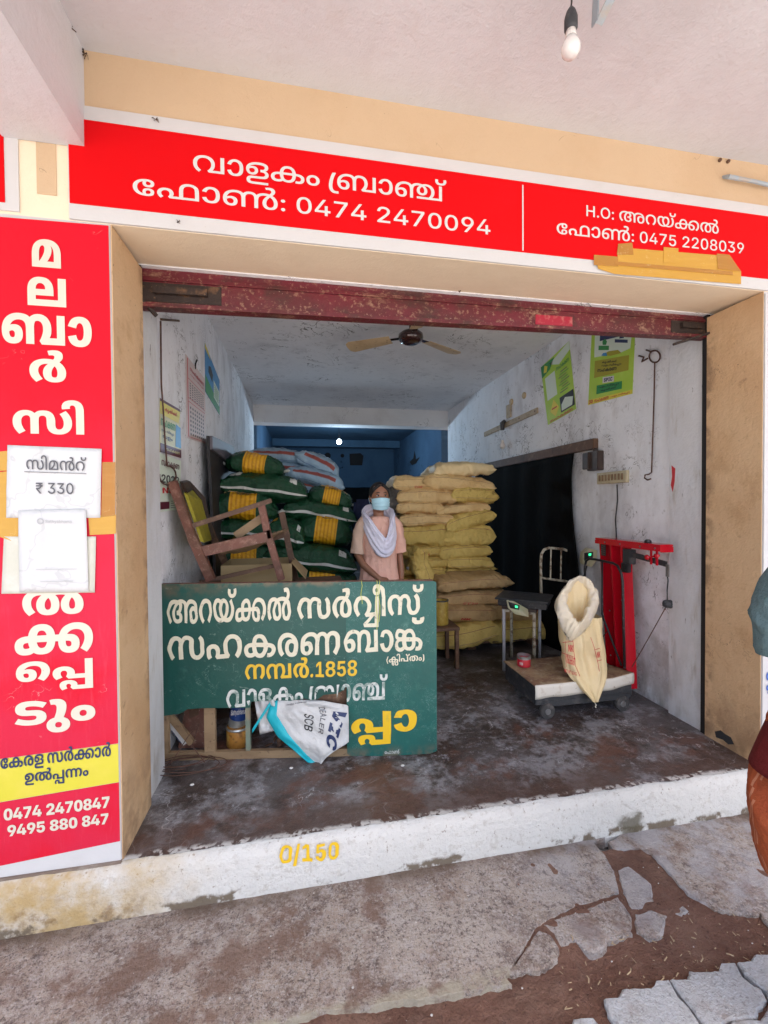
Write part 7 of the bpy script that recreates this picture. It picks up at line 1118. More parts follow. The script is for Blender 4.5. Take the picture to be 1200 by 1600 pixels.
def tuft(s, e, th, parent, m):
    p = s.P(1 if e > 0 else 0, th); d = Vector((e, -.3, .25)).normalized()
    mb = MB(); mb.tube([p-d*.01, p+d*.02, p+d*.035+Vector((0, 0, .006)), p+d*.05+Vector((0, -.01, 0))], [.010, .012, .016, .004], 8); return mb.build('corner_knot', m, parent, True, local=True)

PX = lambda px, py, y: at(px, py, 'y', y)
def place(S, name, label, group, x0, x1, pyc, yf, D, rz=0, ry=0, rx=0, m='sack_green', kind='', cat='sack', up=0):
    """sack whose front spans pixels x0..x1 at centre height pyc, on the plane y = yf"""
    a, b = PX(x0, pyc, yf), PX(x1, pyc, yf); c = (a+b)/2
    o = bpy.data.objects.new(name, None); link(o); tag(o, label, cat, group); o.empty_display_size = .1
    o.location = (c.x, yf+D/2, c.z-S.H*.36+up)
    o.rotation_euler = (rx, ry, rz)
    S.off = S.H*.36
    return o
def lift(S, o):
    for ch in o.children: ch.location.z += S.off
GG = 'green fertiliser sacks piled against the left wall'
def green(x0, x1, y0, y1, yf, label, band=True, ry=0, rz=0, seed=1, D=.40, tie=True, text=False):
    a, b = PX(x0, (y0+y1)/2, yf), PX(x1, (y0+y1)/2, yf); t, q = PX((x0+x1)/2, y0, yf), PX((x0+x1)/2, y1, yf)
    H = (t.z-q.z)*(1.05 if band else 1.08)*.98
    S = Sack(b.x-a.x, D, H, seed, droop=.02, ear=.02 if not band else 0, lump=.010, tie=band)
    o = place(S, 'fertiliser_sack', label, GG, x0, x1, (y0+y1)/2, yf, D, rz, ry)
    S.mesh(M['sack_green_band' if band else 'sack_green'], o)
    if band:
        tuft(S, -1, PI, o, M['sack_white']); tuft(S, 1, PI, o, M['sack_white'])
        if text: S.text('w1', .42, .62, PI*.70, PI*.62, M['ink'], o); S.text('w3', .44, .60, PI*.76, PI*.71, M['ink'], o)
        S.ribbon(PI*.60, .03, M['sack_tan'], o, 'sewn_hem', .25, .85, .003)
    else:
        S.ribbon(PI*1.03, .075, M['sack_white'], o, 'white_seam', .01, .99, .004)
        S.patch(.10, .24, PI*.60, PI*.72, M['sack_white'] if seed % 2 else M['sack_amber'], o); S.patch(.80, .88, PI*.68, PI*.84, M['sack_white'], o, 'white_emblem')
    lift(S, o); return o
R = math.radians
green(346, 443, 706, 744, 1.92, 'green sack with a yellow band lying topmost on the left pile, tilted down right', True, R(7), R(-4), 1)
green(339, 478, 738, 786, 1.86, 'green sack with a white seam, second from the top beneath the topmost banded one', False, R(6), R(-3), 3)
green(313, 432, 770, 820, 1.78, 'green sack with yellow band and black print just above the broken chair armrest', True, R(3), R(2), 5, text=True)
green(318, 434, 812, 850, 1.80, 'green sack with white seam directly below the banded sack beside the broken chair', False, R(1), 0, 7)
green(478, 552, 760, 796, 1.98, 'short banded green sack under the blue sacks at the right of the pile', True, R(12), R(-3), 9, D=.38, text=True)
green(442, 556, 782, 822, 1.94, 'green sack with a long white seam in the right column below the blue sacks', False, R(9), R(-3), 11)
green(458, 553, 805, 860, 1.88, 'fat green sack with a creased yellow band just left of the woman', True, R(8), R(-4), 13, text=True)
green(414, 476, 812, 864, 1.76, 'green sack end with a small amber label in the middle of the pile', False, R(8), R(-8), 14, D=.42)
green(408, 556, 852, 902, 1.80, 'green sack with a thick white seam just above the lowest visible banded sack', False, R(8), R(-4), 17)
green(444, 556, 888, 936, 1.84, 'banded green sack right behind the top edge of the green signboard', True, R(3), R(-2), 19)
green(322, 432, 848, 900, 1.84, 'green sack with a yellow band behind the broken chair seat', True, R(1), 0, 21)
gz = [(.075, .22), (.235, .22), (.395, .22), (.555, .22), (.71, .22)]
for k, (z, _) in enumerate(gz):
    for j, xc in enumerate((.42, .92)):
        S = Sack(.74 if j == 0 else .5, .42, .165, 50+k*2+j, droop=.01, ear=0, lump=.008, tie=True)
        o = bpy.data.objects.new('fertiliser_sack', None); link(o); tag(o, 'green sack in the hidden lower rows of the left pile', 'sack', GG); o.location = (xc, 2.05, z); S.mesh(M['sack_green_band'], o, nu=24, nt=20)
# blue sacks on top, further back
BG = 'pale blue sacks on top of the green pile'
def blue(x0, x1, y0, y1, yf, label, ry=0, rz=0, seed=1, D=.42, rx=0, m='sack_blue'):
    a, b = PX(x0, (y0+y1)/2, yf), PX(x1, (y0+y1)/2, yf); t, q = PX((x0+x1)/2, y0, yf), PX((x0+x1)/2, y1, yf)
    S = Sack(b.x-a.x, D, (t.z-q.z)*1.0, seed, droop=.015, ear=.025, lump=.016)
    o = place(S, 'blue_sack', label, BG, x0, x1, (y0+y1)/2, yf, D, rz, ry, rx); S.mesh(M[m], o); lift(S, o); return o
blue(382, 474, 698, 726, 2.5, 'flat pale blue sack with red print at the top left of the blue pile', R(2), 0, 31)
blue(455, 528, 706, 742, 2.42, 'pale blue sack sloping steeply down to the right above the others', R(30), R(-3), 33)
blue(440, 536, 730, 764, 2.28, 'pale blue sack with a red printed stripe lying lowest right of the blue pile', R(15), R(-3), 35)
blue(420, 530, 748, 778, 2.36, 'pale blue sack partly buried beneath the red striped blue one', R(8), 0, 37)
blue(400, 480, 722, 756, 2.45, 'pale blue sack wedged in the middle behind the topmost green sack', R(5), 0, 39)
# yellow sacks
YG = 'cream yellow sacks stacked by the black doorway'
def yel(x0, x1, y0, y1, yf, label, m='sack_yellow', ry=0, rz=0, seed=1, D=.46, ear=.022, lump=.013, droop=.010, k=1.10, twist=0, grp=YG, txt=None):
    a, b = PX(x0, (y0+y1)/2, yf), PX(x1, (y0+y1)/2, yf); t, q = PX((x0+x1)/2, y0, yf), PX((x0+x1)/2, y1, yf)
    S = Sack((b.x-a.x)*1.0, D, (t.z-q.z)*k, seed, droop=droop, ear=ear, lump=lump, twist=twist, flat=True)
    o = place(S, 'yellow_sack', label, grp, x0, x1, (y0+y1)/2, yf, D, rz, ry); S.mesh(M[m], o)
    if seed % 3 == 0: S.ribbon(PI*1.06, .03, M['sack_tan'], o, 'folded_hem', .06, .94, .002)
    if txt: S.text(txt, .42, .58, PI*1.13, PI*1.03, M['ink_red'], o)
    lift(S, o); return o
YF_ = 2.30
yel(683, 770, 722, 746, YF_+.05, 'crumpled pale sack alone at the very top of the yellow stack', 'sack_pale', R(-4), R(3), 41, lump=.022, ear=.05)
yel(617, 690, 744, 770, YF_+.02, 'yellow sack at the left of the top full row, over the woman shoulder', 'sack_yellow', 0, 0, 42, txt='w6')
yel(668, 768, 743, 769, YF_, 'yellow sack with a folded ear at the right of the top full row', 'sack_yellow', R(5), 0, 43, ear=.06)
yel(623, 716, 764, 790, YF_, 'long yellow sack on the left in the second full row, level with the mask', 'sack_yellow', 0, 0, 44)
yel(712, 774, 760, 788, YF_-.02, 'yellow sack with a pointed right end in the second full row', 'sack_yellow_b', R(3), 0, 45, ear=.05)
yel(622, 692, 783, 805, YF_, 'yellow sack on the left in the third full row', 'sack_yellow', 0, 0, 46)
yel(686, 765, 786, 806, YF_, 'thin yellow sack on the right in the third full row', 'sack_yellow', R(-3), 0, 47)
yel(626, 711, 803, 824, YF_, 'smooth yellow sack on the left in the fourth full row', 'sack_yellow', 0, 0, 48)
yel(706, 774, 800, 830, YF_-.04, 'yellow sack tipped up at its right end in the fourth full row', 'sack_yellow_b', R(-16), 0, 49, ear=.05)
yel(626, 712, 822, 860, YF_, 'bulging olive sack with crumpled folds left of the middle of the stack', 'sack_yellow_b', R(2), 0, 70, lump=.026)
yel(700, 768, 820, 856, YF_-.04, 'bunched olive sack with gathered ruffles at the right of the stack', 'sack_yellow_b', R(-2), 0, 71, lump=.030, ear=.06)
yel(626, 706, 852, 874, YF_, 'olive sack with a small red printed square on the left, lower half of the stack', 'sack_yellow_b', 0, 0, 72, txt='w4')
yel(690, 768, 852, 876, YF_-.03, 'long olive sack on the right in the sixth full row', 'sack_yellow_b', R(-2), 0, 73)
yel(640, 712, 872, 892, YF_-.01, 'olive sack on the left in the row above the dark gap', 'sack_yellow_b', 0, 0, 74)
yel(702, 769, 870, 892, YF_-.03, 'olive sack on the right just above the dark gap', 'sack_yellow_b', R(2), 0, 75)
yel(652, 694, 888, 908, YF_-.02, 'short olive sack under the stack left of the dark gap', 'sack_yellow_b', 0, 0, 76)
yel(640, 700, 905, 930, YF_-.05, 'olive sack half hidden by the green signboard corner', 'sack_yellow_b', 0, 0, 77)
LG = 'dusty tan sacks heaped at the foot of the yellow stack'
yel(684, 800, 897, 932, 1.98, 'fat tan sack with red border lines on top of the front heap', 'sack_tan', R(-1), R(3), 80, D=.6, k=.74, grp=LG, lump=.012)
yel(664, 802, 922, 956, 2.02, 'wide flat tan sack second from the top of the front heap', 'sack_tan', R(1), 0, 81, txt='w6', D=.62, k=.88, grp=LG)
yel(680, 776, 944, 982, 1.92, 'tan sack with a small red printed mark behind the stained tin', 'sack_tan', R(3), 0, 82, D=.62, k=.88, grp=LG, txt='w4')
yel(750, 842, 938, 984, 2.06, 'tan sack sloping down behind the metal chair', 'sack_tan', R(12), 0, 83, D=.62, k=.88, grp=LG)
yel(678, 782, 978, 1026, 1.86, 'olive tan sack curling up at its left end at the bottom of the heap', 'sack_yellow_b', R(-7), R(-5), 84, D=.62, k=.88, grp=LG, ear=.06, droop=-.03)
yel(758, 870, 972, 1014, 1.96, 'olive sack on the floor behind the metal chair legs', 'sack_yellow_b', R(-1), 0, 85, D=.62, k=.88, grp=LG)
# pallet carrying the heap
t = root('wooden_pallet', (2.3, 2.2, 0), 'dark low wooden pallet below the yellow sack stacks', 'pallet')
for k in range(6): MB().box((1.55, 1.98+k*.14, .055), (2.98, 2.08+k*.14, .075)).build('slat', M['wood_dark'], t)
for x in (1.6, 2.25, 2.9): MB().box((x-.04, 1.98, .003), (x+.04, 2.78, .0545)).build('skid', M['wood_dark'], t)
for k in range(6):
    for j in range(2):
        S = Sack(.52, .46, .125, 90+k*2+j, ear=.02, lump=.01); o = bpy.data.objects.new('yellow_sack', None); link(o)
        tag(o, 'olive sack in the hidden lower rows between the signboard and the front heap', 'sack', YG); o.location = (1.86+j*.54, 2.56, .14+k*.112); S.mesh(M['sack_yellow_b'], o, nu=20, nt=18)
# crumpled empty sack by the woman's side
S = Sack(.30, .10, .20, 99, lump=.04, ear=.05); o = bpy.data.objects.new('crumpled_sack', None); link(o); q = PX(657, 886, 2.0)
tag(o, 'crumpled empty yellow sack standing between the woman and the stack', 'sack'); o.location = (q.x, 2.0, q.z); o.rotation_euler = (0, R(72), R(10)); S.mesh(M['sack_yellow_b'], o)
q = PX(637, 888, 1.98)
thing(MB().ball((q.x, q.y, q.z), .016, 10, 8), 'steel_knob', M['steel_grey'], 'small shiny steel knob glinting by the crumpled yellow sack', 'knob', smooth=True)
# stained tin in front of the heap
a, b = PX(681, 958, 1.62), PX(704, 958, 1.62); zt, zb = PX(692, 940, 1.62).z, PX(692, 978, 1.62).z; r = (b.x-a.x)/2; cx = (a.x+b.x)/2
t = root('stained_tin', (cx, 1.62+r, zb), 'stained golden tin standing on the stool beside the green signboard', 'tin')
MB().lathe([(r*.97, 0), (r, .004), (r*.98, (zt-zb)*.5), (r, zt-zb), (r*.93, zt-zb), (r*.9, .01)], (cx, 1.62+r, zb), 22).build('can_body', M['drum_gold'], t, True, angle=40)
MB().lathe([(r*1.03, zt-zb-.006), (r*1.03, zt-zb+.003), (r*.94, zt-zb+.003), (r*.94, zt-zb-.006)], (cx, 1.62+r, zb), 22, cap=False).build('rim', M['dark_iron'], t, True, angle=40)
t2 = root('low_stool', (cx, 1.7, 0), 'dark low wooden stool carrying the stained tin', 'stool')
MB().box((cx-.15, 1.55, zb-.025), (cx+.12, 1.84, zb-.001)).build('seat', M['wood_dark'], t2)
for dx in (-.13, .10):
    for y in (1.57, 1.82): MB().box((cx+dx-.015, y-.015, .003), (cx+dx+.015, y+.015, zb-.0255)).build('leg', M['wood_dark'], t2)

# ------------------------------------------------------------------ broken chair, boxes and the things behind and under the signboard
t = root('old_table', (.42, 1.15, 0), 'old low wooden table behind the green signboard holding the broken chair', 'table')
MB().box((.03, .80, .80), (.98, 1.5, .83), .004).build('table_top', M['wood_dark'], t)
for x in (.07, .94):
    for y in (.84, 1.46): MB().box((x-.025, y-.025, .003), (x+.025, y+.025, .7995)).build('leg', M['wood_dark'], t)
yc = .84
def C(px, py, y=yc): return at(px, py, 'y', y)
ch = root('broken_chair', (.3, .9, .83), 'broken old wooden armchair with yellow rexine back perched behind the signboard', 'chair')
# near side frame
b0, b1 = C(268, 750, .78), C(322, 892, .84)
MB().bar(C(330, 906, .84), C(300, 838, .82), .05, .05, up=(1, 0, 0), bev=.003).build('back_post', M['wood_red'], ch)
MB().bar(C(302, 843, .82), C(269, 752, .76), .048, .045, up=(1, 0, 0), bev=.003).build('back_post', M['wood_red'], ch)
MB().bar(C(408, 786, .90), C(420, 842, .90), .045, .042, up=(1, 0, 0), bev=.003).build('front_leg', M['wood_red'], ch)
MB().bar(C(417, 828, .90), C(440, 906, .90), .045, .042, up=(1, 0, 0), bev=.003).build('front_leg', M['wood_red'], ch)
MB().bar(C(296, 823, .81), C(424, 782, .90), .03, .028, bev=.003).build('armrest', M['wood_dark'], ch)
MB().bar(C(306, 864, .83), C(418, 838, .89), .03, .062, bev=.003).build('seat_rail', M['wood_red'], ch)
MB().bar(C(312, 910, .86), C(428, 884, .92), .018, .022).build('stretcher', M['wood_dark'], ch)
# far side frame
MB().bar(C(352, 880, 1.30), C(298, 760, 1.22), .04, .04, up=(1, 0, 0), bev=.003).build('back_post', M['wood_dark'], ch)
MB().bar(C(440, 800, 1.26), C(462, 905, 1.26), .04, .04, up=(1, 0, 0), bev=.003).build('front_leg', M['wood_dark'], ch)
MB().bar(C(345, 862, 1.28), C(452, 832, 1.26), .03, .05, bev=.003).build('seat_rail', M['wood_dark'], ch)
# seat of torn wicker and rexine; back panel
s0, s1, s2, s3 = C(340, 862, .86), C(420, 836, .92), C(448, 826, 1.24), C(356, 856, 1.26)
def seatf(u, v):
    p = (s0*(1-u)+s1*u)*(1-v)+(s3*(1-u)+s2*u)*v; p.z += -.05*math.sin(PI*u)*math.sin(PI*v)+.012*N3(u*7, v*7, 1); return p
MB().grid(seatf, 14, 10, (0, 0, -.012)).build('seat', M['wood_pale'], ch, True)
MB().bar(C(368, 838, .94), C(414, 806, .94), .012, .05).build('torn_seat_cloth', M['wood_pale'], ch)
pb = [C(287, 768, .84), C(314, 845, .88), C(327, 843, 1.2), C(321, 838, 1.22), C(296, 762, 1.14)]
P = [C(287, 770, .82), C(313, 846, .86), C(326, 842, 1.18), C(310, 780, 1.16), C(296, 764, 1.12)]
sheet(P, (.02, 0, -.008), M['chair_yellow'], ch, 'backrest_pad')
Q = [C(280, 752, .79), C(288, 768, .83), C(296, 763, 1.12), C(311, 780, 1.17), C(327, 842, 1.19), C(331, 838, 1.22), C(315, 775, 1.2), C(292, 750, 1.12)]
sheet(Q, (.02, 0, -.008), M['brown_box'], ch, 'backrest_border')
def cbox(name, label, x0, x1, yt, yb, yf, D, lid=0.0):
    a, b = PX(x0, yt, yf), PX(x1, yt, yf); z0 = PX(x0, yb, yf).z; z1 = a.z
    o = root(name, ((a.x+b.x)/2, yf+D/2, z0), label, 'box'); w = .004
    MB().box((a.x, yf, z0), (b.x, yf+w, z1)).build('side_panel', M['cardboard'], o); MB().box((a.x, yf+D, z0), (b.x, yf+D+w, z1)).build('side_panel', M['cardboard'], o)
    MB().box((a.x, yf+w, z0), (a.x+w, yf+D, z1)).build('side_panel', M['cardboard'], o); MB().box((b.x-w, yf+w, z0), (b.x, yf+D, z1)).build('side_panel', M['cardboard'], o)
    MB().box((a.x+w, yf+w, z0), (b.x-w, yf+D, z0+w)).build('bottom_panel', M['cardboard'], o)
    sheet([(b.x, yf, z1), (b.x, yf+D, z1), (b.x+.10, yf+D-.02, z1-.10), (b.x+.085, yf+.03, z1-.11)], (.003, 0, .003), M['cardboard'], o, 'flap')
    return o
cbox('cardboard_box', 'open brown cardboard box on the table beneath the broken chair', 345, 456, 884, 930, 1.02, .34)
# woman's left: navy chair back
a, b = PX(553, 780, 2.0), PX(590, 830, 2.0)
t = root('office_chair', ((a.x+b.x)/2, 2.05, 0), 'navy padded office chair standing behind the woman', 'chair')
MB().box((a.x, 2.0, b.z-.12), (b.x+.06, 2.07, a.z), .028).build('backrest', M['navy'], t, True); MB().box((a.x-.02, 1.72, .45), (b.x+.1, 2.12, .53), .03).build('seat', M['navy'], t, True)
MB().box((a.x+.10, 2.075, .40), (a.x+.16, 2.10, 1.2)).build('back_bar', M['black_steel'], t); MB().tube([((a.x+b.x)/2+.04, 1.92, .44), ((a.x+b.x)/2+.04, 1.92, .08)], .03, 10).build('pedestal', M['black_steel'], t)
for k in range(5):
    an = k*2*PI/5; c0 = Vector(((a.x+b.x)/2+.04, 1.92, .07)); e = c0+Vector((math.cos(an)*.25, math.sin(an)*.25, 0)); MB().bar(c0, e, .03, .025).build('base_arm', M['black_steel'], t); MB().ball((e.x, e.y, .03), .027, 10, 8).build('caster', M['rubber'], t)
# dark plastic cover hanging beside the yellow stack
q = PX(616, 782, 2.26)
S = Sack(.26, .10, .30, 111, lump=.03, ear=.02); o = bpy.data.objects.new('plastic_cover', None); link(o)
tag(o, 'dark translucent plastic bundle between the woman head and the yellow stack', 'plastic bag'); o.location = (q.x+.04, 2.42, q.z); o.rotation_euler = (0, R(80), 0); S.mesh(M['plastic_bag'], o)
# through the hole: cans, planks, coil, blue white sack
p = bp(.345, 0, -.16); r = .052
t = root('paint_can', (p.x, p.y, .115), 'blue paint tin with white script lying tilted on a rusty tin behind the torn board', 'tin')
z = .118
def canring(o, prof, mm, nm, tilt): 
    b = MB().lathe(prof, (0, 0, 0), 22, cap=True); x = b.build(nm, M[mm], o, True, local=True, angle=40); x.rotation_euler = tilt; return x
canring(t, [(r, .05), (r, .16), (r*.97, .165)], 'paint_blue', 'can_body', (R(8), R(9), 0)); canring(t, [(r*1.02, 0), (r*1.03, .01), (r*.99, .016), (r*1.02, .028), (r*.99, .038), (r*1.01, .049)], 'tin_bare', 'tin_band', (R(8), R(9), 0)); canring(t, [(r*1.03, .166), (r*1.04, .172), (r*.9, .174)], 'tin_bare', 'lid', (R(8), R(9), 0))
lt = lettering('n3', (-.040, -.0535, .085), (.036, -.0535, .10), (0, 0, .032), M['letter_white'], t, 'first', loc=True); lt.rotation_euler = (R(8), R(9), 0)
t = root('rusty_tin', (p.x+.005, p.y-.01, .004), 'rusty orange tin under the blue paint tin behind the torn board', 'tin')
canring(t, [(.064, 0), (.066, .01), (.066, .10), (.062, .112)], 'tin_rust', 'can_body', (0, 0, 0)); canring(t, [(.067, .098), (.069, .104), (.066, .11)], 'tin_bare', 'rim', (0, 0, 0))
for k, (u0, z0, u1, z1, w, mm, lab) in enumerate(((.0, .24, .13, .07, .035, 'wood_pale', 'pale broken plank leaning at the left end under the green board'), (.0, .175, .085, .055, .03, 'flex_white', 'white painted strip leaning beside the pale plank under the board'), (.0, .12, .05, .05, .02, 'ink_navy', 'navy strip leaning lowest beside the white strip under the board'))):
    thing(MB().bar(bp(u0, z0, -.05-.03*k), bp(u1, z1, -.05-.03*k), .02, w), 'broken_plank' if not k else 'leaning_strip', M[mm], lab, 'plank')
q0 = bp(.12, .0, -.22); thing(MB().prism([bp(.02, .004, -.12), bp(.22, .004, -.12), bp(.20, .28, -.22), bp(.04, .33, -.24)], -BN*.012), 'maroon_board_scrap', M['wood_red'], 'reddish brown board scrap leaning behind the signboard frame at the left', 'board')
# dark rubbish on the floor behind the hole
mb = MB()
for k in range(22):
    u = random.uniform(.5, .95); d = random.uniform(.08, .3); c0 = bp(u, .012, -d); L = random.uniform(.03, .1); a_ = random.uniform(0, PI); mb.bar(c0, c0+Vector((math.cos(a_)*L, math.sin(a_)*L, random.uniform(0, .05))), random.uniform(.01, .035), .004)
tag(mb.build('rubbish', M['wood_dark']), 'dark scraps of wood and paper on the floor behind the hole', kind='stuff')
t = root('wire_coil', bp(.12, 0, .12), 'tangled coil of rusty wire lying on the floor in front of the signboard', 'wire')
c0 = at(298, 1200, 'z', .01); pts = []
for k in range(120):
    a_ = k*.25; rr = .13*(1+.35*math.sin(a_*.31)); pts.append(Vector((c0.x-.02+rr*math.cos(a_)*(1.0)+.03*math.sin(a_*.23), c0.y+.01+rr*.42*math.sin(a_)+.015*math.cos(a_*.4), .010+.010*(1+math.sin(a_*.7))+.02*max(0, math.sin(a_*.11)))))
MB().tube(pts, .0022, 5).build('wire', M['iron'], t); pts = [c0+Vector((-.10, 0, .03)), c0+Vector((-.02, .03, .15)), c0+Vector((.04, .02, .22)), c0+Vector((.0, .03, .10)), c0+Vector((.07, .0, .02))]; MB().tube(pts, .0024, 5).build('wire_end', M['iron'], t)
for px, py, lab in ((455, 1200, 'small white paper scrap on the shop floor just below the signboard rail'), (300, 1226, 'white chip beside the rusty wire coil on the shop floor'), (629, 1196, 'larger crumpled white scrap on the floor near the signboard right end'), (632, 1284, 'pale pebble on the shop floor near the kerb edge'), (712, 980, 'pale scrap in the dark floor beside the heap')):
    q = at(px, py, 'z', .006); b = MB(); b.ball((q.x, q.y, .006), (.011, .007, .005), 7, 5); thing(b, 'paper_scrap', M['letter_white'], lab, 'scrap')
# printed white sack hanging through the hole
t = root('printed_white_sack', bp(.72, 0, .03), 'crumpled white sack with cyan border and dark print pushed through the torn board', 'sack')
def out(px, py, d): 
    # point on a plane in front of (or behind) the board
    A = A0+BN*d; dr = FWD*CF+RT*(px-600)-UP*(py-800); k = (A-CAM).dot(BN)/dr.dot(BN); return CAM+dr*k
L0 = [(426, 1094), (418, 1120), (436, 1150), (462, 1172), (484, 1192), (499, 1198)]       # lower left edge with the cyan border
U0 = [(500, 1094), (520, 1098), (544, 1102), (545, 1130), (545, 1160), (512, 1180)]
def edge_at(L, u):
    k = min(int(u*(len(L)-1)), len(L)-2); f = u*(len(L)-1)-k; return (L[k][0]*(1-f)+L[k+1][0]*f, L[k][1]*(1-f)+L[k+1][1]*f)
def sf(u, v):
    a_ = edge_at(L0, v); b_ = edge_at(U0, v); px = a_[0]*(1-u)+b_[0]*u; py = a_[1]*(1-u)+b_[1]*u
    d = .022+.035*math.sin(PI*min(1, u*1.05))*(1-.5*v)+.022*N3(u*4, v*4, 3)+.012*abs(N3(u*9, v*8, 5))+.004*N3(u*20, v*20, 5)+.03*v-.05*(1-v)**3
    return out(px, py, d)
MB().grid(sf, 34, 34, tuple(-BN*.003)).build('sack_cloth', M['sack_blue_white'], t, True)
MB().grid(lambda u, v: sf(-.02+u*.13*(1+.2*math.sin(v*7)), v)+BN*.0035, 6, 34, tuple(-BN*.0045)).build('cyan_border', M['cyan'], t, True)
MB().grid(lambda u, v: out(398+30*u*(1)+8*v, 1096+v*52-8*u, -.02+.03*N3(u*4, v*5, 9)+.02*u), 14, 16, tuple(-BN*.003)).build('rear_fold', M['sack_blue_white'], t, True)
MB().grid(lambda u, v: out(394+34*v, 1146-52*v-7*u, .0+.006*N3(u, v*5, 2)), 4, 12, tuple(-BN*.003)).build('cyan_border', M['cyan'], t, True)
def sl_(key, u0, v0, u1, v1, h, m):
    V, F = text2d(key, 'box'); du, dv = u1-u0, v1-v0; P = [sf(u0+du*x+h*dv*y/((du*du+dv*dv)**.5), v0+dv*x-h*du*y/((du*du+dv*dv)**.5))+BN*.004 for x, y in V]; return MB().add(P, F).build('lettering', M[m], t)
sl_('s4', .84, .34, .50, .70, .20, 'ink_navy'); sl_('s2', .50, .26, .33, .44, .10, 'ink'); sl_('s3', .76, .22, .48, .54, .065, 'ink_grey'); sl_('s5', .30, .10, .70, .06, .05, 'ink_grey')
# black torn flap inside the hole
P = [bp(u, z, -.03) for u, z in ((.62, .33), (.98, .40), (.98, .20), (.90, .23), (.84, .27), (.74, .30))]
thing(MB().prism(P[::-1], -BN*.004), 'dark_torn_flap', M['wood_dark'], 'dark torn flap of tin hanging in the top of the signboard hole', 'scrap')

# ------------------------------------------------------------------ platform scale with its sack, tin and red column
x0, x1, y0, y1, zd = 2.137, 2.85, .665, 1.10, .222
ps = root('platform_scale', ((x0+x1)/2, (y0+y1)/2, 0), 'old wheeled platform scale with red column, counterweight arm and black handle frame', 'scale')
def dk(u, v):
    x = x0+(x1-x0)*u; y = y0+(y1-y0)*v; cor = max(0, u-.78)/.22*max(0, .5-v)*.05; return (x, y-.004*(v == 0), zd+.003*N3(x*7, y*7, 0)+cor*1.1)
MB().grid(dk, 30, 20, (0, 0, -.005)).build('deck_sheet', M['deck'], ps, True)
def sk(u, v):
    x = x0+(x1-x0)*u; return (x, y0-.006-.004*math.sin(v*3), zd+.003+max(0, u-.78)/.22*.025-(.092-.02*u-.012*abs(N3(x*6, 0, 1)))*v)
MB().grid(sk, 30, 4, (0, .003, 0)).build('front_skirt', M['deck_skirt'], ps, True)
MB().box((x0+.01, y0+.005, .09), (x1-.005, y1-.01, zd-.008), .004).build('chassis', M['dark_iron'], ps)
MB().box((x0+.05, y0+.0, .075), (x1-.02, y0+.05, .118), .004).build('front_axle_beam', M['dark_iron'], ps)
for x, y in ((2.222, .70), (2.765, .70), (2.222, 1.03), (2.765, 1.03)):
    w = MB().lathe([(.018, -.018), (.046, -.018), (.05, -.012), (.05, .012), (.046, .018), (.018, .018)], (x, y-.03, .052), 24, 'y').build('wheel', M['rubber'], ps, True, angle=35)
    MB().lathe([(.004, -.022), (.017, -.022), (.02, -.018)], (x, y-.03, .052), 14, 'y').build('hub', M['steel_grey'], w, True, angle=35)
    MB().box((x-.014, y-.006, .05), (x+.014, y+.012, .10)).build('wheel_fork', M['dark_iron'], ps)
# red column (tapered channel) and head box
xc = 2.90
def colm(y0b, y1b, y0t, y1t, xa, xb, zb, zt): return MB().add([(xa, y0b, zb), (xb, y0b, zb), (xb, y1b, zb), (xa, y1b, zb), (xa, y0t, zt), (xb, y0t, zt), (xb, y1t, zt), (xa, y1t, zt)], [(0, 3, 2, 1), (4, 5, 6, 7), (0, 1, 5, 4), (1, 2, 6, 5), (2, 3, 7, 6), (3, 0, 4, 7)])
colm(.742, .752, .80, .81, xc-.03, xc+.05, .10, 1.10).build('column_face', M['red_steel'], ps)
colm(.7521, .93, .8101, 1.02, xc+.0401, xc+.05, .10, 1.10).build('column_back', M['red_steel'], ps)
colm(.832, .842, .90, .91, xc-.03, xc+.04, .10, 1.10).build('column_rib', M['red_steel'], ps)
colm(.92, .93, 1.01, 1.02, xc-.035, xc+.04, .10, 1.10).build('column_edge', M['red_steel'], ps)
MB().box((xc-.04, .46, 1.103), (xc+.055, 1.06, 1.118), .003).build('head_plate', M['red_steel'], ps)
MB().box((xc-.04, .46, 1.075), (xc-.032, 1.06, 1.1029)).build('head_side', M['red_steel'], ps); MB().box((xc-.0319, .46, 1.07), (xc+.055, .468, 1.1029)).build('head_end', M['red_steel'], ps)
MB().box((xc-.03, .72, .96), (xc+.02, .79, 1.06), .004).build('poise_block', M['dark_iron'], ps); MB().box((xc-.035, .74, .90), (xc+.0, .80, .965), .004).build('poise_block', M['black_steel'], ps)
MB().bar((xc-.012, .80, 1.035), (xc-.012, .44, 1.000), .008, .034).build('balance_lever', M['dark_iron'], ps)
for y in (.50, .545): MB().box((xc-.03, y-.006, .985), (xc-.022, y+.006, 1.0749)).build('lever_guide', M['red_steel'], ps)
MB().bar((xc-.035, .565, 1.03), (xc-.035, .47, 1.05), .006, .012).build('lever_stop', M['red_steel'], ps)
for y, z in ((.565, 1.028), (.49, 1.046)): MB().lathe([(.016, -.008), (.018, 0), (.016, .003)], (xc-.037, y, z), 12, 'x').build('stop_knob', M['red_steel'], ps, True)
MB().lathe([(.022, 0), (.02, .012), (.012, .02), (.004, .022)], (xc, .60, 1.119), 14).build('top_knob', M['black_steel'], ps, True)
MB().box((xc-.032, .955, .99), (xc-.0285, 1.005, 1.075)).build('maker_plate', M['black_steel'], ps)
for k in range(5): MB().box((xc-.0335, .962, 1.0+k*.015), (xc-.0321, .998, 1.004+k*.015)).build('plate_line', M['steel_grey'], ps)
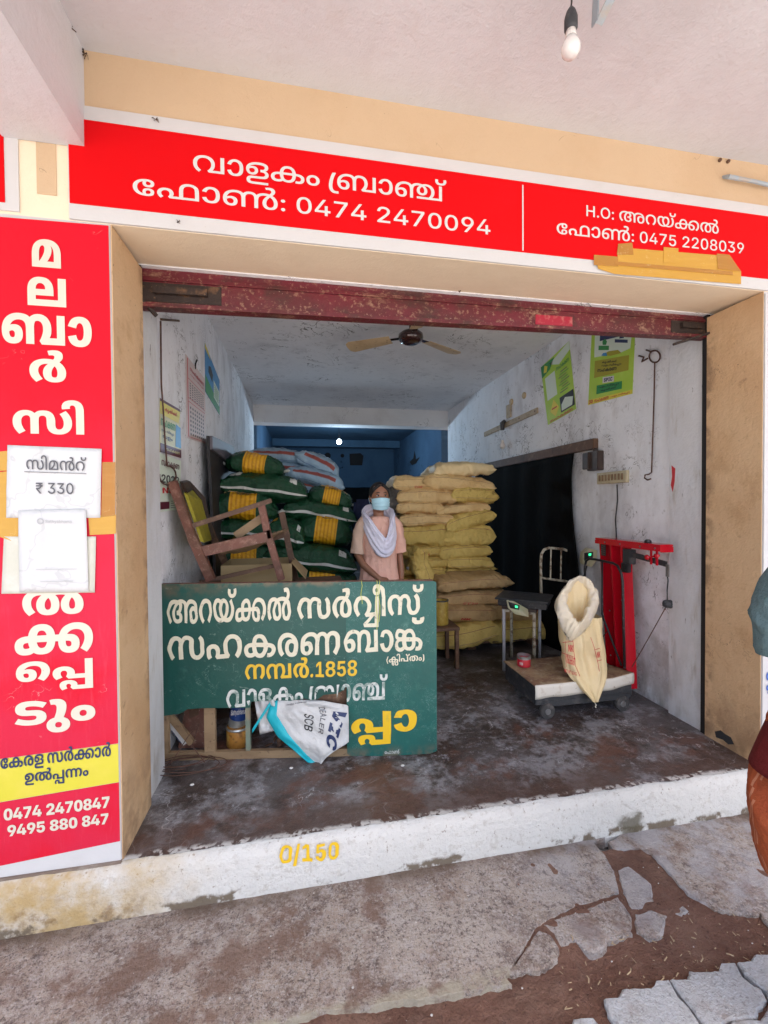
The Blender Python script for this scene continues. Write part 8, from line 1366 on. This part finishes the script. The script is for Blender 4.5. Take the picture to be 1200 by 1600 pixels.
for y, z in ((.50, 1.11), (.62, 1.11), (.80, 1.11), (.95, 1.11), (.775, .40), (.79, .72), (.90, .30), (.91, .62)): MB().lathe([(.006, -.002), (.0065, 0), (.004, .0035)], (xc-.0415 if z > 1 else xc-.0325, y, z-.018), 8, 'x').build('bolt', M['steel_grey'], ps)
hg = Vector((xc-.012, .435, .99))
MB().bar(hg+Vector((0, 0, .01)), hg+Vector((0, 0, -.065)), .018, .010, up=(1, 0, 0)).build('hanger_plate', M['steel_grey'], ps)
MB().tube([hg+Vector((0, 0, -.06)), hg+Vector((0, -.004, -.09)), hg+Vector((0, .002, -.15)), hg+Vector((0, 0, -.21))], .0045, 6).build('hanger_rod', M['dark_iron'], ps)
bw = hg+Vector((0, 0, -.232)); b = MB().ball(bw, (.028, .028, .026), 12, 8)
for k in range(4): b.ball(bw+Vector((.02*math.cos(k*1.6), .02*math.sin(k*1.6), .012*(-1)**k)), .012, 8, 6)
b.build('counterweight', M['dark_iron'], ps, True)
e = Vector((xc-.03, .70, .27)); MB().tube([bw+Vector((0, .01, -.02)), (bw+e)/2+Vector((0, 0, -.004)), e], .003, 5).build('tie_string', M['iron'], ps)
# black handle frame rising from the right edge of the deck
xh = 2.84
def hp(px, py): return at(px, py, 'x', xh)
fr_ = [hp(914, 960), hp(914, 884), hp(916, 876), hp(921, 873), hp(930, 874), hp(958, 880), hp(965, 884), hp(971, 896), hp(973, 910), hp(974, 960), hp(976, 1044)]
MB().tube(fr_, .009, 8).build('handle_frame', M['black_steel'], ps, True)
MB().tube([hp(941, 878), hp(941, 960), hp(943, 966), hp(971, 1040)], .007, 8).build('handle_brace', M['black_steel'], ps, True)
MB().tube([hp(943, 962), hp(932, 984), hp(926, 992)], .007, 8).build('handle_brace', M['black_steel'], ps, True); MB().tube([hp(950, 985), hp(938, 1000)], .003, 5).build('handle_wire', M['black_steel'], ps)
# red tin on the deck
q = at(822, 1042, 'z', zd+.004); r = .047
t = root('red_tin', (q.x, q.y+.03, zd+.003), 'small open red tin with a white label on the scale deck', 'tin')
c_ = (0, 0, 0)
MB().lathe([(r*.98, .001), (r, .004), (r, .052), (r*.985, .054)], c_, 26).build('can_body', M['tin_red'], t, True, local=True, angle=40)
MB().lathe([(r*1.03, .054), (r*1.04, .058), (r*1.02, .072), (r*1.04, .075), (r*.98, .075), (r*.97, .058)], c_, 26, cap=False).build('rim', M['tin_bare'], t, True, local=True, angle=40)
V, F = text2d('w5', 'box'); MB().add([((r+.001)*math.sin(-1.15+.5*x), -(r+.001)*math.cos(-1.15+.5*x), .016+.02*y) for x, y in V], F).build('lettering', M['letter_white'], t, local=True)
MB().grid(lambda u, v: ((r+.0008)*math.sin(-.5+.9*u), -(r+.0008)*math.cos(-.5+.9*u), .014+.03*v), 8, 1).build('label_panel', M['ink_red'], t, local=True)
# open sack standing on the deck, mouth rolled back
sy = .76
def SP(px, py, y=sy): return at(px, py, 'y', y)
t = root('open_sack', (SP(905, 1040).x, sy, zd), 'open cream woven sack with rolled milky liner and red print standing on the scale', 'sack')
prof = [  # px left, px right, py, front offset, depth
 (928, 934, 1097, -.15, .010), (920, 938, 1088, -.148, .02), (905, 944, 1073, -.135, .045), (893, 946, 1060, -.115, .07), (884, 945, 1046, -.09, .13), (880, 943, 1030, -.08, .15), (878, 940, 1010, -.08, .16), (876, 937, 985, -.08, .165), (876, 935, 965, -.08, .17)]
def sackring(px0, px1, py, fo, D, n=72, seed=0, am=.012):
    yf = sy+fo; a_, b_ = SP(px0, py, yf+D/2), SP(px1, py, yf+D/2); cx_ = (a_.x+b_.x)/2; rx_ = (b_.x-a_.x)/2; out_ = []
    for k in range(n):
        an = 2*PI*k/n; c, s_ = math.cos(an), math.sin(an)
        px_ = cx_+rx_*math.copysign(abs(c)**.8, c); py_ = yf+D/2+D/2*math.copysign(abs(s_)**.8, s_)
        nn = am*(N3(c*2.2, s_*2.2, a_.z*9)+.5*N3(c*6, s_*6, a_.z*6+3))
        # a deep pleat down the front
        if s_ < 0: py_ += (.034*math.exp(-((c-(.05-(a_.z-.2)*.3))/.13)**2)+.014*math.exp(-((c+.45+(a_.z-.3)*.8)/.10)**2)+.016*math.exp(-((c-.55+(a_.z-.3)*.6)/.09)**2)+.008*N3(c*6, a_.z*9, 2))*(D/.16)
        out_.append((px_+c*nn, py_+s_*nn*1.5, a_.z))
    return out_
def skin_rings(Rs, cap=(True, True)):
    n = len(Rs[0]); vs = [p for r_ in Rs for p in r_]; fs = [(i*n+k, i*n+(k+1) % n, (i+1)*n+(k+1) % n, (i+1)*n+k) for i in range(len(Rs)-1) for k in range(n)]
    if cap[0]: fs.append(tuple(range(n))[::-1])
    if cap[1]: fs.append(tuple((len(Rs)-1)*n+k for k in range(n)))
    return MB().add(vs, fs)
fine = []
for i in range(len(prof)-1):
    for k in range(4): fine.append(tuple(a_+(b_-a_)*k/4 for a_, b_ in zip(prof[i], prof[i+1])))
fine.append(prof[-1])
skin_rings([sackring(*p_) for p_ in fine], (True, False)).build('sack_cloth', M['sack_pale'], t, True)
# liner: outer roll, lip and the hollow inside; the opening tilts towards the street
def mouth(an):   # centre line of the rolled lip: a drop shape, pinched below, in a tilted plane
    c, s_ = math.cos(an), math.sin(an); lo = max(0, -s_)
    px = 902+25*c*(1-.50*lo**1.4)*(1-.18*max(0, s_)**2)+3*s_+2.2*N3(c*2, s_*2, 5); py = 945-40*s_+2*N3(c*2, s_*2, 9); y = sy-.10+.15*(s_+1)/2
    return px, py, y
def linerf(u, v):
    an = u*2*PI; c, s_ = math.cos(an), math.sin(an); px, py, y = mouth(an); ce = at(px, py, 'y', y); cen = at(903, 944, 'y', sy-.01); d = (ce-cen); d.y = 0; d.normalize()
    a2 = v*2*PI; lo = max(0, -s_); hi = max(0, s_); r1 = .034-.019*hi**1.5+.014*lo+.010*N3(c*2.2, s_*2.2, 4); r2 = .036-.012*hi+.012*lo
    ax = Vector((0, -.70, .71)); w = 14*an+3*math.sin(3*an)
    n3 = .0045*abs(math.sin(w*.5+a2*.8))**.6+.010*N3(c*4+math.cos(a2), s_*4+math.sin(a2), v*3)+.005*N3(c*12, s_*12, v*9)
    p = ce+d*(r1+n3)*math.cos(a2)+ax*(r2+n3)*math.sin(a2)
    p.z -= .02*lo*max(0, math.cos(a2)); return p
MB().grid(linerf, 130, 34).build('liner_roll', M['liner'], t, True)
def inner(u, v):
    an = u*2*PI; px, py, y = mouth(an); ce = at(px, py, 'y', y); low = at(906, 1000, 'y', sy+.0)
    k = v; p_ = ce.lerp(Vector((low.x, sy+.01, low.z)), k); s_ = 1-.25*k; f_ = .010*N3(math.cos(an)*3, math.sin(an)*3, v*3)
    cen = Vector((low.x+.0, sy+.01, p_.z)); return Vector((p_.x, p_.y+f_, p_.z+f_))
MB().grid(inner, 56, 14).build('liner_inside', M['sack_pale'], t, True)
def sp_(key, px0, px1, py0, py1, y, m='ink_red', fit='box', up=None):
    a_, b_ = SP(px0, py0, y), SP(px1, py1, y)
    o_ = lettering(key, a_, b_, (0, 0, up), M[m], t, fit); return o_
def bandline(pts, y, w=.0035, m='ink_red'): return MB().tube([SP(a_, b_, y) for a_, b_ in pts], w*.5, 5).build('printed_line', M[m], t)
yf0 = sy-.088
bandline([(923, 996), (928, 1010), (934, 1034), (938, 1056), (939, 1074)], yf0+.006-.012); bandline([(930, 1015), (937, 1013)], yf0-.008); bandline([(933, 1033), (940, 1031)], yf0-.008)
bandline([(895, 1000), (897, 1020), (899, 1040), (906, 1056), (905, 1072)], yf0-.014); bandline([(878, 1020), (896, 1026)], yf0-.010); bandline([(879, 1004), (895, 1002)], yf0-.010)
bandline([(884, 1002), (883, 1022), (885, 1042)], yf0-.010, .0025)
sp_('w4', 888, 896, 1018, 1019, yf0-.012, up=.045); sp_('w1', 885, 899, 1036, 1041, yf0-.014, up=.055); sp_('w6', 882, 901, 1050, 1056, yf0-.016, up=.022); sp_('w4', 933, 938, 1028, 1027, yf0-.010, up=.04)
q = SP(930, 1099, sy-.145); MB().tube([q, q+Vector((.004, -.004, -.010)), q+Vector((-.003, -.004, -.02)), q+Vector((.004, -.002, -.026))], .0035, 6).build('tie_string', M['letter_cream'], t)
# metal chair with an electronic scale on its seat
t = root('metal_chair', (2.52, 1.6, 0), 'chipped cream metal chair with a curved barred back beside the black doorway', 'chair')
L1, L2, L3 = at(787, 1046, 'z', 0.01), PX(830, 960, 1.33), PX(853, 950, 1.62)
zs = PX(800, 950, 1.42).z-.01
fl = (2.315, 1.45); fr2 = (2.50, 1.30); br = (2.70, 1.56); bl2 = (2.52, 1.72)
for (x, y), mm in ((fl, 'leg_grey'), (fr2, 'chipped_white'), (br, 'leg_grey'), (bl2, 'chipped_white')): MB().tube([(x, y, .004), (x, y, zs-.0)], .0135, 10).build('leg', M[mm], t, True)
MB().prism([(fl[0]-.02, fl[1], zs), (fr2[0], fr2[1]-.03, zs), (br[0]+.03, br[1], zs), (bl2[0], bl2[1]+.03, zs)], (0, 0, .022)).build('seat', M['brown_box'], t)
MB().bar((fl[0], fl[1]-.0, zs-.012), (fr2[0], fr2[1], zs-.012), .02, .02).build('seat_frame', M['chipped_white'], t); MB().bar((fr2[0], fr2[1], zs-.012), (br[0], br[1], zs-.012), .02, .02).build('seat_frame', M['chipped_white'], t)
yb_ = 1.66
bk = [PX(846, 950, yb_), PX(845, 880, yb_), PX(846, 866, yb_), PX(850, 859, yb_), PX(858, 856, yb_), PX(880, 858, yb_), PX(890, 862, yb_), PX(895, 870, yb_), PX(896, 885, yb_), PX(896, 950, yb_)]
MB().tube(bk, .012, 10).build('back_frame', M['chipped_white'], t, True)
for px in (861, 877): MB().tube([PX(px, 857, yb_), PX(px-1, 906, yb_)], .007, 8).build('back_bar', M['chipped_white'], t)
MB().tube([PX(846, 903, yb_), PX(896, 910, yb_)], .010, 8).build('back_rail', M['chipped_white'], t)
t = root('electronic_scale', (2.48, 1.42, zs+.022), 'black bench scale with a green lit ivory display resting on the metal chair seat', 'scale')
rz_ = Matrix.Rotation(R(-38), 3, 'Z'); z2 = zs+.0225
MB().box((2.34, 1.33, z2), (2.72, 1.62, z2+.05), .006, rz_, (2.52, 1.50, z2)).build('scale_base', M['black_steel'], t); MB().box((2.32, 1.30, z2+.055), (2.74, 1.64, z2+.07), .005, rz_, (2.52, 1.50, z2)).build('weighing_pan', M['dark_iron'], t)
a, b = PX(793, 941, 1.36), PX(826, 962, 1.30)
P = [PX(792, 938, 1.40), PX(797, 936, 1.40), PX(825, 952, 1.28), PX(826, 964, 1.28), PX(806, 960, 1.33), PX(794, 950, 1.39)]
MB().prism(P, (.02, .06, -.01)).build('display_case', M['meter_ivory'], t); P = [PX(794, 940, 1.388), PX(812, 946, 1.332), PX(811, 953, 1.332), PX(797, 950, 1.38)]
MB().prism(P, (.002, .006, 0)).build('display_window', M['black_steel'], t); P = [PX(805, 946, 1.335), PX(809, 947, 1.328), PX(809, 950, 1.328), PX(805, 949.5, 1.335)]; MB().prism(P, (.001, .004, 0)).build('digits', M['led_green'], t)
t = root('display_head', PX(922, 885, 1.32), 'ivory display head with green digits on a bent pole behind the open sack', 'display')
yy = 1.30
P = [PX(912, 864, yy), PX(920, 857, yy), PX(933, 860, yy), (PX(932, 876, yy)), PX(924, 886, yy), PX(911, 882, yy), PX(910, 874, yy)]
MB().prism(P, (.03, .08, 0)).build('display_case', M['meter_ivory'], t); MB().prism([PX(913, 864, yy-.003), PX(927, 862, yy-.003), PX(926, 874, yy-.003), PX(913, 876, yy-.003)], (0, .002, 0)).build('display_window', M['black_steel'], t)
MB().prism([PX(920, 865, yy-.005), PX(924, 864.5, yy-.005), PX(923.5, 868, yy-.005), PX(920, 868.5, yy-.005)], (0, .002, 0)).build('digits', M['led_green'], t)
MB().tube([PX(917, 884, yy+.03), PX(914, 896, yy+.04), PX(908, 906, yy+.05), PX(905, 940, yy+.06), (PX(905, 940, yy+.06).x, yy+.06, .01)], .006, 6).build('pole', M['dark_iron'], t)

# ------------------------------------------------------------------ people
def hand(mb, wrist, d, up, s=1.0, curl=.5, side=1):
    """palm and five bent fingers from the wrist along d; up is the back of the hand"""
    d = Vector(d).normalized(); up = Vector(up); up = (up-d*up.dot(d)).normalized(); sd_ = d.cross(up)*side; w = Vector(wrist)
    for k in range(4):
        o_ = (k-1.5)*.018*s; mb.tube([w+sd_*o_*.6, w+d*.045*s+sd_*o_, w+d*.085*s+sd_*o_], [.014*s, .016*s, .013*s], 8)
        L = (.060, .072, .068, .052)[k]*s; p0 = w+d*.08*s+sd_*o_*1.05; a = p0+d*L*.45-up*L*.12*curl; b_ = a+d*L*.28-up*L*.32*curl; c_ = b_+d*L*.12-up*L*.34*curl
        mb.tube([p0, a, b_, c_], [.0105*s, .0098*s, .009*s, .007*s], 8)
    p0 = w+d*.02*s-sd_*.024*s; mb.tube([p0, p0+d*.03*s-sd_*.022*s-up*.006, p0+d*.058*s-sd_*.028*s-up*.014], [.013*s, .0115*s, .009*s], 8)
def head(mb, c, rx, ry, rz, nose=True):
    """skull, jaw, nose, ears, brows; the face looks towards -y"""
    cx, cy, cz = c
    mb.rings([(cz-rz, rx*.30, ry*.28, cx, cy-ry*.42), (cz-rz*.88, rx*.52, ry*.52, cx, cy-ry*.28), (cz-rz*.6, rx*.78, ry*.80, cx, cy-ry*.08), (cz-rz*.25, rx*.92, ry*.95, cx, cy), (cz+rz*.12, rx*.98, ry, cx, cy), (cz+rz*.45, rx*.97, ry*.98, cx, cy+.004), (cz+rz*.75, rx*.80, ry*.80, cx, cy+.004), (cz+rz*.95, rx*.40, ry*.42, cx, cy+.004)], 24)
    mb.tube([(cx, cy-ry*.93, cz+rz*.05), (cx, cy-ry*1.08, cz-rz*.18), (cx, cy-ry*1.12, cz-rz*.28)], [.008, .011, .014], 8)
    for s_ in (-1, 1):
        mb.ball((cx+s_*rx*1.0, cy+.008, cz-rz*.05), (.010, .018, .030), 10, 8); mb.tube([(cx+s_*.012, cy-ry*.93, cz+rz*.24), (cx+s_*.035, cy-ry*.86, cz+rz*.27)], .006, 6)
def crumpled(o, amp, fx=9, fz=9, seed=0):
    for v in o.data.vertices:
        c = v.co; a_ = max(0, 1-abs(N3(c.x*fx+seed, c.y*fx, c.z*fz))*2.3)**2.5; b_ = max(0, 1-abs(N3(c.x*fx*2.3, c.y*fx*2.3+seed, c.z*fz*2))*2.3)**2.5
        d = Vector((c.x-(seed if abs(seed) < .5 else 0), c.y, 0)); d = d.normalized() if d.length > 1e-4 else Vector((0, -1, 0)); v.co = c+d*amp*(a_+.45*b_-.4)
def smooth_path(P, n):
    out_ = []; m2 = len(P)-1
    for i in range(n+1):
        t_ = i/n*m2; k = min(int(t_), m2-1); f_ = t_-k; g_ = lambda j: Vector(P[max(0, min(m2, j))]); a_, b_, c_, d_ = g_(k-1), g_(k), g_(k+1), g_(k+2)
        out_.append(.5*((2*b_)+(-a_+c_)*f_+(2*a_-5*b_+4*c_-d_)*f_**2+(-a_+3*b_-3*c_+d_)*f_**3))
    return out_
def smooth_rad(R_, n): return [R_[min(int(i/n*(len(R_)-1)), len(R_)-2)]*(1-(i/n*(len(R_)-1)-min(int(i/n*(len(R_)-1)), len(R_)-2)))+R_[min(int(i/n*(len(R_)-1)), len(R_)-2)+1]*(i/n*(len(R_)-1)-min(int(i/n*(len(R_)-1)), len(R_)-2)) for i in range(n+1)]
def body_obj(name, t, mb, m, voxel=.006, it=4): return fuse(mb, name, m, t, voxel, it)
w = root('person', (1.315, 1.55, 0), 'woman in a peach tunic, lavender shawl and blue face mask standing behind the signboard', 'person')
mb = MB(); hc = (0, -.025, 1.435)
head(mb, hc, .074, .088, .112)
mb.tube([(0, .01, 1.39), (0, .01, 1.30), (0, .01, 1.22)], [.046, .046, .07], 16)
mb.rings([(1.26, .10, .06, 0, .01), (1.22, .165, .085, 0, .01), (1.1, .15, .10, 0, .005), (.98, .13, .095), (.86, .15, .10), (.76, .155, .105), (.70, .13, .09)], 24)
for s_, pts in ((-1, [(-.155, .01, 1.215), (-.19, .01, 1.10), (-.205, .0, .985), (-.165, -.06, .91), (-.085, -.12, .845), (-.03, -.15, .805)]), (1, [(.155, .01, 1.215), (.185, .01, 1.10), (.20, .01, .98), (.205, -.02, .88), (.20, -.05, .79)])):
    mb.tube(pts, [.045, .040, .034, .031, .026, .021][:len(pts)], 12)
hand(mb, (-.035, -.148, .808), (.6, -.25, -.35), (-.3, -.6, .7), .9, .7, 1); hand(mb, (.20, -.05, .80), (0, -.2, -1), (.8, -.5, 0), .9, .5, -1)
for s_ in (-1, 1):
    mb.tube([(s_*.08, 0, .74), (s_*.085, -.005, .45), (s_*.085, .01, .09)], [.078, .055, .036], 14); mb.tube([(s_*.085, .035, .045), (s_*.088, -.05, .04), (s_*.09, -.14, .025)], [.036, .036, .026], 12)
body_obj('body', w, mb, M['skin'])
# hair: cap drawn back to a bun
mb = MB(); hx, hy, hz = hc
mb.ball((hx, hy+.018, hz+.028), (.081, .090, .098), 20, 14); mb.ball((hx, hy+.105, hz-.01), (.042, .035, .042), 14, 10)
for s_ in (-1, 1): mb.tube([(hx+s_*.012, hy-.066, hz+.098), (hx+s_*.055, hy-.048, hz+.062), (hx+s_*.074, hy-.01, hz+.01)], [.012, .016, .010], 8)
body_obj('hair', w, mb, M['hair'], .006, 3)
for s_ in (-1, 1):
    MB().ball((s_*.029, -.1015, 1.4475), (.0125, .0068, .0052), 12, 8).build('eye', M['eye'], w, True, local=True)
    MB().ball((s_*.029+.001, -.1062, 1.4475), (.0066, .0035, .0052), 10, 8).build('iris', M['iris'], w, True, local=True)
    MB().tube([(s_*.016, -.1085, 1.451), (s_*.029, -.1095, 1.4545), (s_*.043, -.102, 1.450)], [.0014, .0022, .0012], 6).build('eyelid', M['hair'], w, True, local=True)
    MB().tube([(s_*.013, -.108, 1.468), (s_*.030, -.106, 1.4735), (s_*.047, -.096, 1.466)], [.0028, .0034, .0018], 6).build('eyebrow', M['hair'], w, True, local=True)
def mk(u, v):
    a_ = (u-.5)*2*1.12; z_ = 1.432-.098*v; bulge = .012*math.sin(PI*v)*math.cos(a_)+(.002*math.sin(v*PI*7)); sh_ = .10*math.cos(a_)
    rx_ = .080*(1-.16*v)+bulge; ry_ = .103*(1-.10*v)+bulge+.010*math.exp(-(a_/.3)**2)*(1-v); z_ += .012*abs(math.sin(a_))**2*(v-.5)*2*.9
    return (rx_*math.sin(a_), -.025-ry_*math.cos(a_), z_)
MB().grid(mk, 24, 18, (0, .002, 0)).build('face_mask', M['mask'], w, True, local=True)
for s_ in (-1, 1):
    for z_ in (1.425, 1.35): MB().tube([(s_*.071, -.07, z_), (s_*.080, -.03, z_+(1.425-z_)*.5+.004), (s_*.084, -.008, 1.43)], .0012, 5).build('mask_strap', M['mask'], w, local=True)
# tunic, falling straight with soft pleats below the chest
def fold(z, a): 
    k = min(1, max(0, (1.10-z)/.30)); return .026*k*math.sin(a*13+2*math.sin(z*4))+.014*k*math.sin(a*7+1)+.008*N3(math.cos(a)*3, math.sin(a)*3, z*9)
mb = MB(); Rg = [(1.285, .062, .058, 0, .006), (1.272, .105, .075, 0, .008), (1.245, .150, .09, 0, .01), (1.20, .172, .100, 0, .005), (1.12, .168, .118, 0, -.005), (1.04, .162, .122, 0, -.005), (.96, .160, .118, 0, 0), (.88, .168, .120, 0, 0), (.80, .180, .128, 0, 0), (.72, .192, .135, 0, 0), (.60, .21, .15, 0, 0), (.45, .23, .165, 0, 0), (.40, .235, .17, 0, 0)]
fr3 = []
for i in range(len(Rg)-1):
    for k in range(4): fr3.append(tuple(a_+(b_-a_)*k/4 for a_, b_ in zip(Rg[i], Rg[i+1])))
fr3.append(Rg[-1]); mb.rings(fr3, 130, fold); crumpled(mb.build('tunic', M['pink'], w, True, local=True), .010, 11, 5)
for s_ in (-1, 1):
    pts = [(s_*.12, .01, 1.245), (s_*.165, .01, 1.20), (s_*.187, .008, 1.12), (s_*.198, .004, 1.04), (s_*.205, .0, .99)]
    mb = MB(); mb.tube(smooth_path(pts, 24), smooth_rad([.055, .060, .060, .060, .063], 24), 44, True)
    o = mb.build('sleeve', M['sleeve'] if s_ < 0 else M['pink'], w, True, local=True)
    crumpled(o, .010, 13, 11, s_*.18)
# trousers
mb = MB()
for s_ in (-1, 1): mb.tube([(s_*.08, 0, .6), (s_*.088, 0, .4), (s_*.088, .01, .07)], [.09, .075, .05], 14)
mb.build('trousers', M['sleeve'], w, True, local=True)
# shawl: a draped loop over both shoulders with a low V in front
PTS = [(0, .075, 1.33), (-.06, .072, 1.325), (-.115, .04, 1.292), (-.135, -.03, 1.262), (-.115, -.095, 1.20), (-.068, -.128, 1.12), (-.012, -.142, 1.055), (.03, -.142, 1.05), (.072, -.132, 1.09), (.098, -.108, 1.17), (.115, -.05, 1.255), (.105, .03, 1.290), (.055, .072, 1.325), (0, .075, 1.33)]
def cr(P_, t_):
    n = len(P_)-1; k = min(int(t_*n), n-1); f_ = t_*n-k; g_ = lambda i: Vector(P_[max(0, min(n, i))] if 0 <= i <= n else P_[i % n]); a_, b_, c_, d_ = g_(k-1 if k else n-1), g_(k), g_(k+1), g_(k+2 if k+2 <= n else 1)
    return .5*((2*b_)+(-a_+c_)*f_+(2*a_-5*b_+4*c_-d_)*f_**2+(-a_+3*b_-3*c_+d_)*f_**3)
def shawl(u, v):
    p_ = cr(PTS, u); t_ = (cr(PTS, min(1, u+.01))-cr(PTS, max(0, u-.01))).normalized(); out_ = Vector((p_.x*.9, p_.y*.9+.0, 0)); out_ = (out_-t_*out_.dot(t_)).normalized(); acr = t_.cross(out_)
    a_ = v*2*PI; wd_ = .046+.010*math.sin(u*PI)+.014*math.exp(-((u-.5)/.12)**2); rip = .0085*(abs(math.sin(a_*4+u*7+2*N3(u*6, 0, 1)))**.7-.5)*1.3+.004*math.sin(a_*11+u*19)+.004*N3(u*14, a_, 3)
    return p_+acr*math.cos(a_)*(wd_+rip)+out_*math.sin(a_)*(.020+rip)
MB().grid(shawl, 120, 56).build('shawl', M['lavender'], w, True, local=True)
for ch in w.children:
    for v in ch.data.vertices:
        k = max(0, min(1, (1.345-v.co.z)/.08)); v.co.x *= 1-.15*k
w.rotation_euler.z = R(3); w.location.x -= .02

m_ = root('person', (2.235, -.86, -.2), 'bystander in a grey teal shirt and orange lungi cut off by the right picture edge', 'person')
mb = MB(); head(mb, (0, -.02, 1.55), .078, .095, .118)
mb.tube([(0, .01, 1.5), (0, .01, 1.40), (0, .01, 1.34)], [.055, .055, .08], 16)
mb.rings([(1.39, .10, .07, 0, .01), (1.35, .18, .10, 0, .01), (1.2, .175, .12), (1.05, .155, .115), (.93, .165, .12), (.82, .16, .115)], 24)
AR = [(-.185, .01, 1.345), (-.222, -.005, 1.22), (-.218, -.02, 1.12), (-.200, -.035, 1.07), (-.12, -.13, 1.04), (-.05, -.20, 1.06)]
mb.tube(AR, [.052, .046, .041, .040, .034, .026], 14); hand(mb, (-.055, -.195, 1.06), (.7, -.5, .1), (0, 0, 1), 1, .6)
mb.tube([(.185, .01, 1.345), (.225, 0, 1.2), (.235, 0, 1.09), (.235, -.03, .96), (.23, -.06, .86)], [.052, .046, .041, .034, .026], 14); hand(mb, (.23, -.06, .865), (0, -.1, -1), (1, 0, 0), 1, .5, -1)
for s_ in (-1, 1):
    mb.tube([(s_*.09, 0, .86), (s_*.10, -.005, .5), (s_*.10, .01, .10)], [.085, .055, .038], 14); mb.tube([(s_*.10, .04, .045), (s_*.105, -.06, .042), (s_*.108, -.16, .025)], [.038, .040, .030], 12)
body_obj('body', m_, mb, M['skin_dark'], .008, 4)
mb = MB(); mb.ball((0, .008, 1.59), (.084, .098, .095), 18, 12); body_obj('hair', m_, mb, M['hair'], .008, 2)
for s_ in (-1, 1): MB().ball((s_*.03, -.108, 1.562), (.013, .007, .006), 10, 8).build('eye', M['eye'], m_, True, local=True)
mb = MB(); mb.rings([(1.40, .10, .075, 0, .01), (1.37, .17, .10, 0, .01), (1.30, .195, .125), (1.1, .19, .14), (.95, .19, .145), (.84, .195, .15)], 40, lambda z, a: .012*math.sin(a*5+z*7)+.01*N3(math.cos(a)*2, math.sin(a)*2, z*6)); mb.build('shirt', M['teal'], m_, True, local=True)
mb = MB(); N_ = 14
mb.tube(smooth_path([(-.15, .01, 1.385), (-.195, .005, 1.345), (-.228, -.002, 1.28), (-.236, -.005, 1.22), (-.234, -.012, 1.165)], 44), smooth_rad([.06, .074, .078, .074, .074], 44), 72)
o = mb.build('sleeve', M['teal'], m_, True, local=True)
crumpled(o, .010, 6, 8, -.23)
MB().tube([(.15, .01, 1.385), (.195, .005, 1.345), (.228, 0, 1.28), (.236, 0, 1.22), (.236, -.004, 1.15)], [.06, .074, .080, .076, .074], 26).build('sleeve', M['teal'], m_, True, local=True)
def lf(z, a): return .020*math.sin(a*6+z*5)+.03*N3(math.cos(a)*1.8, math.sin(a)*1.8, z*3.5)
LR = [(1.0, .165, .14, 0, 0), (.92, .185, .155, 0, 0), (.80, .235, .18, 0, 0), (.68, .262, .20, 0, 0), (.58, .258, .20, 0, 0), (.50, .225, .185, 0, 0), (.46, .19, .16, 0, 0)]
fr4 = []
for i in range(len(LR)-1):
    for k in range(9): fr4.append(tuple(a_+(b_-a_)*k/9 for a_, b_ in zip(LR[i], LR[i+1])))
fr4.append(LR[-1]); lu = MB().rings(fr4, 180, lf).build('lungi', [M['lungi'], M['lungi_stripe']], m_, True, local=True)
for p_ in lu.data.polygons:
    c_ = p_.center; an = (math.degrees(math.atan2(c_.y, c_.x))+8*c_.z) % 24
    if len(p_.vertices) == 4 and (an < 1.6 or 3.4 < an < 4.6): p_.material_index = 1
crumpled(lu, .018, 4, 3)
MB().rings([(z_, a_*1.08, b_*1.08, x_, y_) for z_, a_, b_, x_, y_ in fr4 if .80 <= z_ <= .96], 60, lf).build('lungi_fold_shade', M['lungi_shade'], m_, True, local=True)  # waist fold coloured dark to stand in for the shadow there
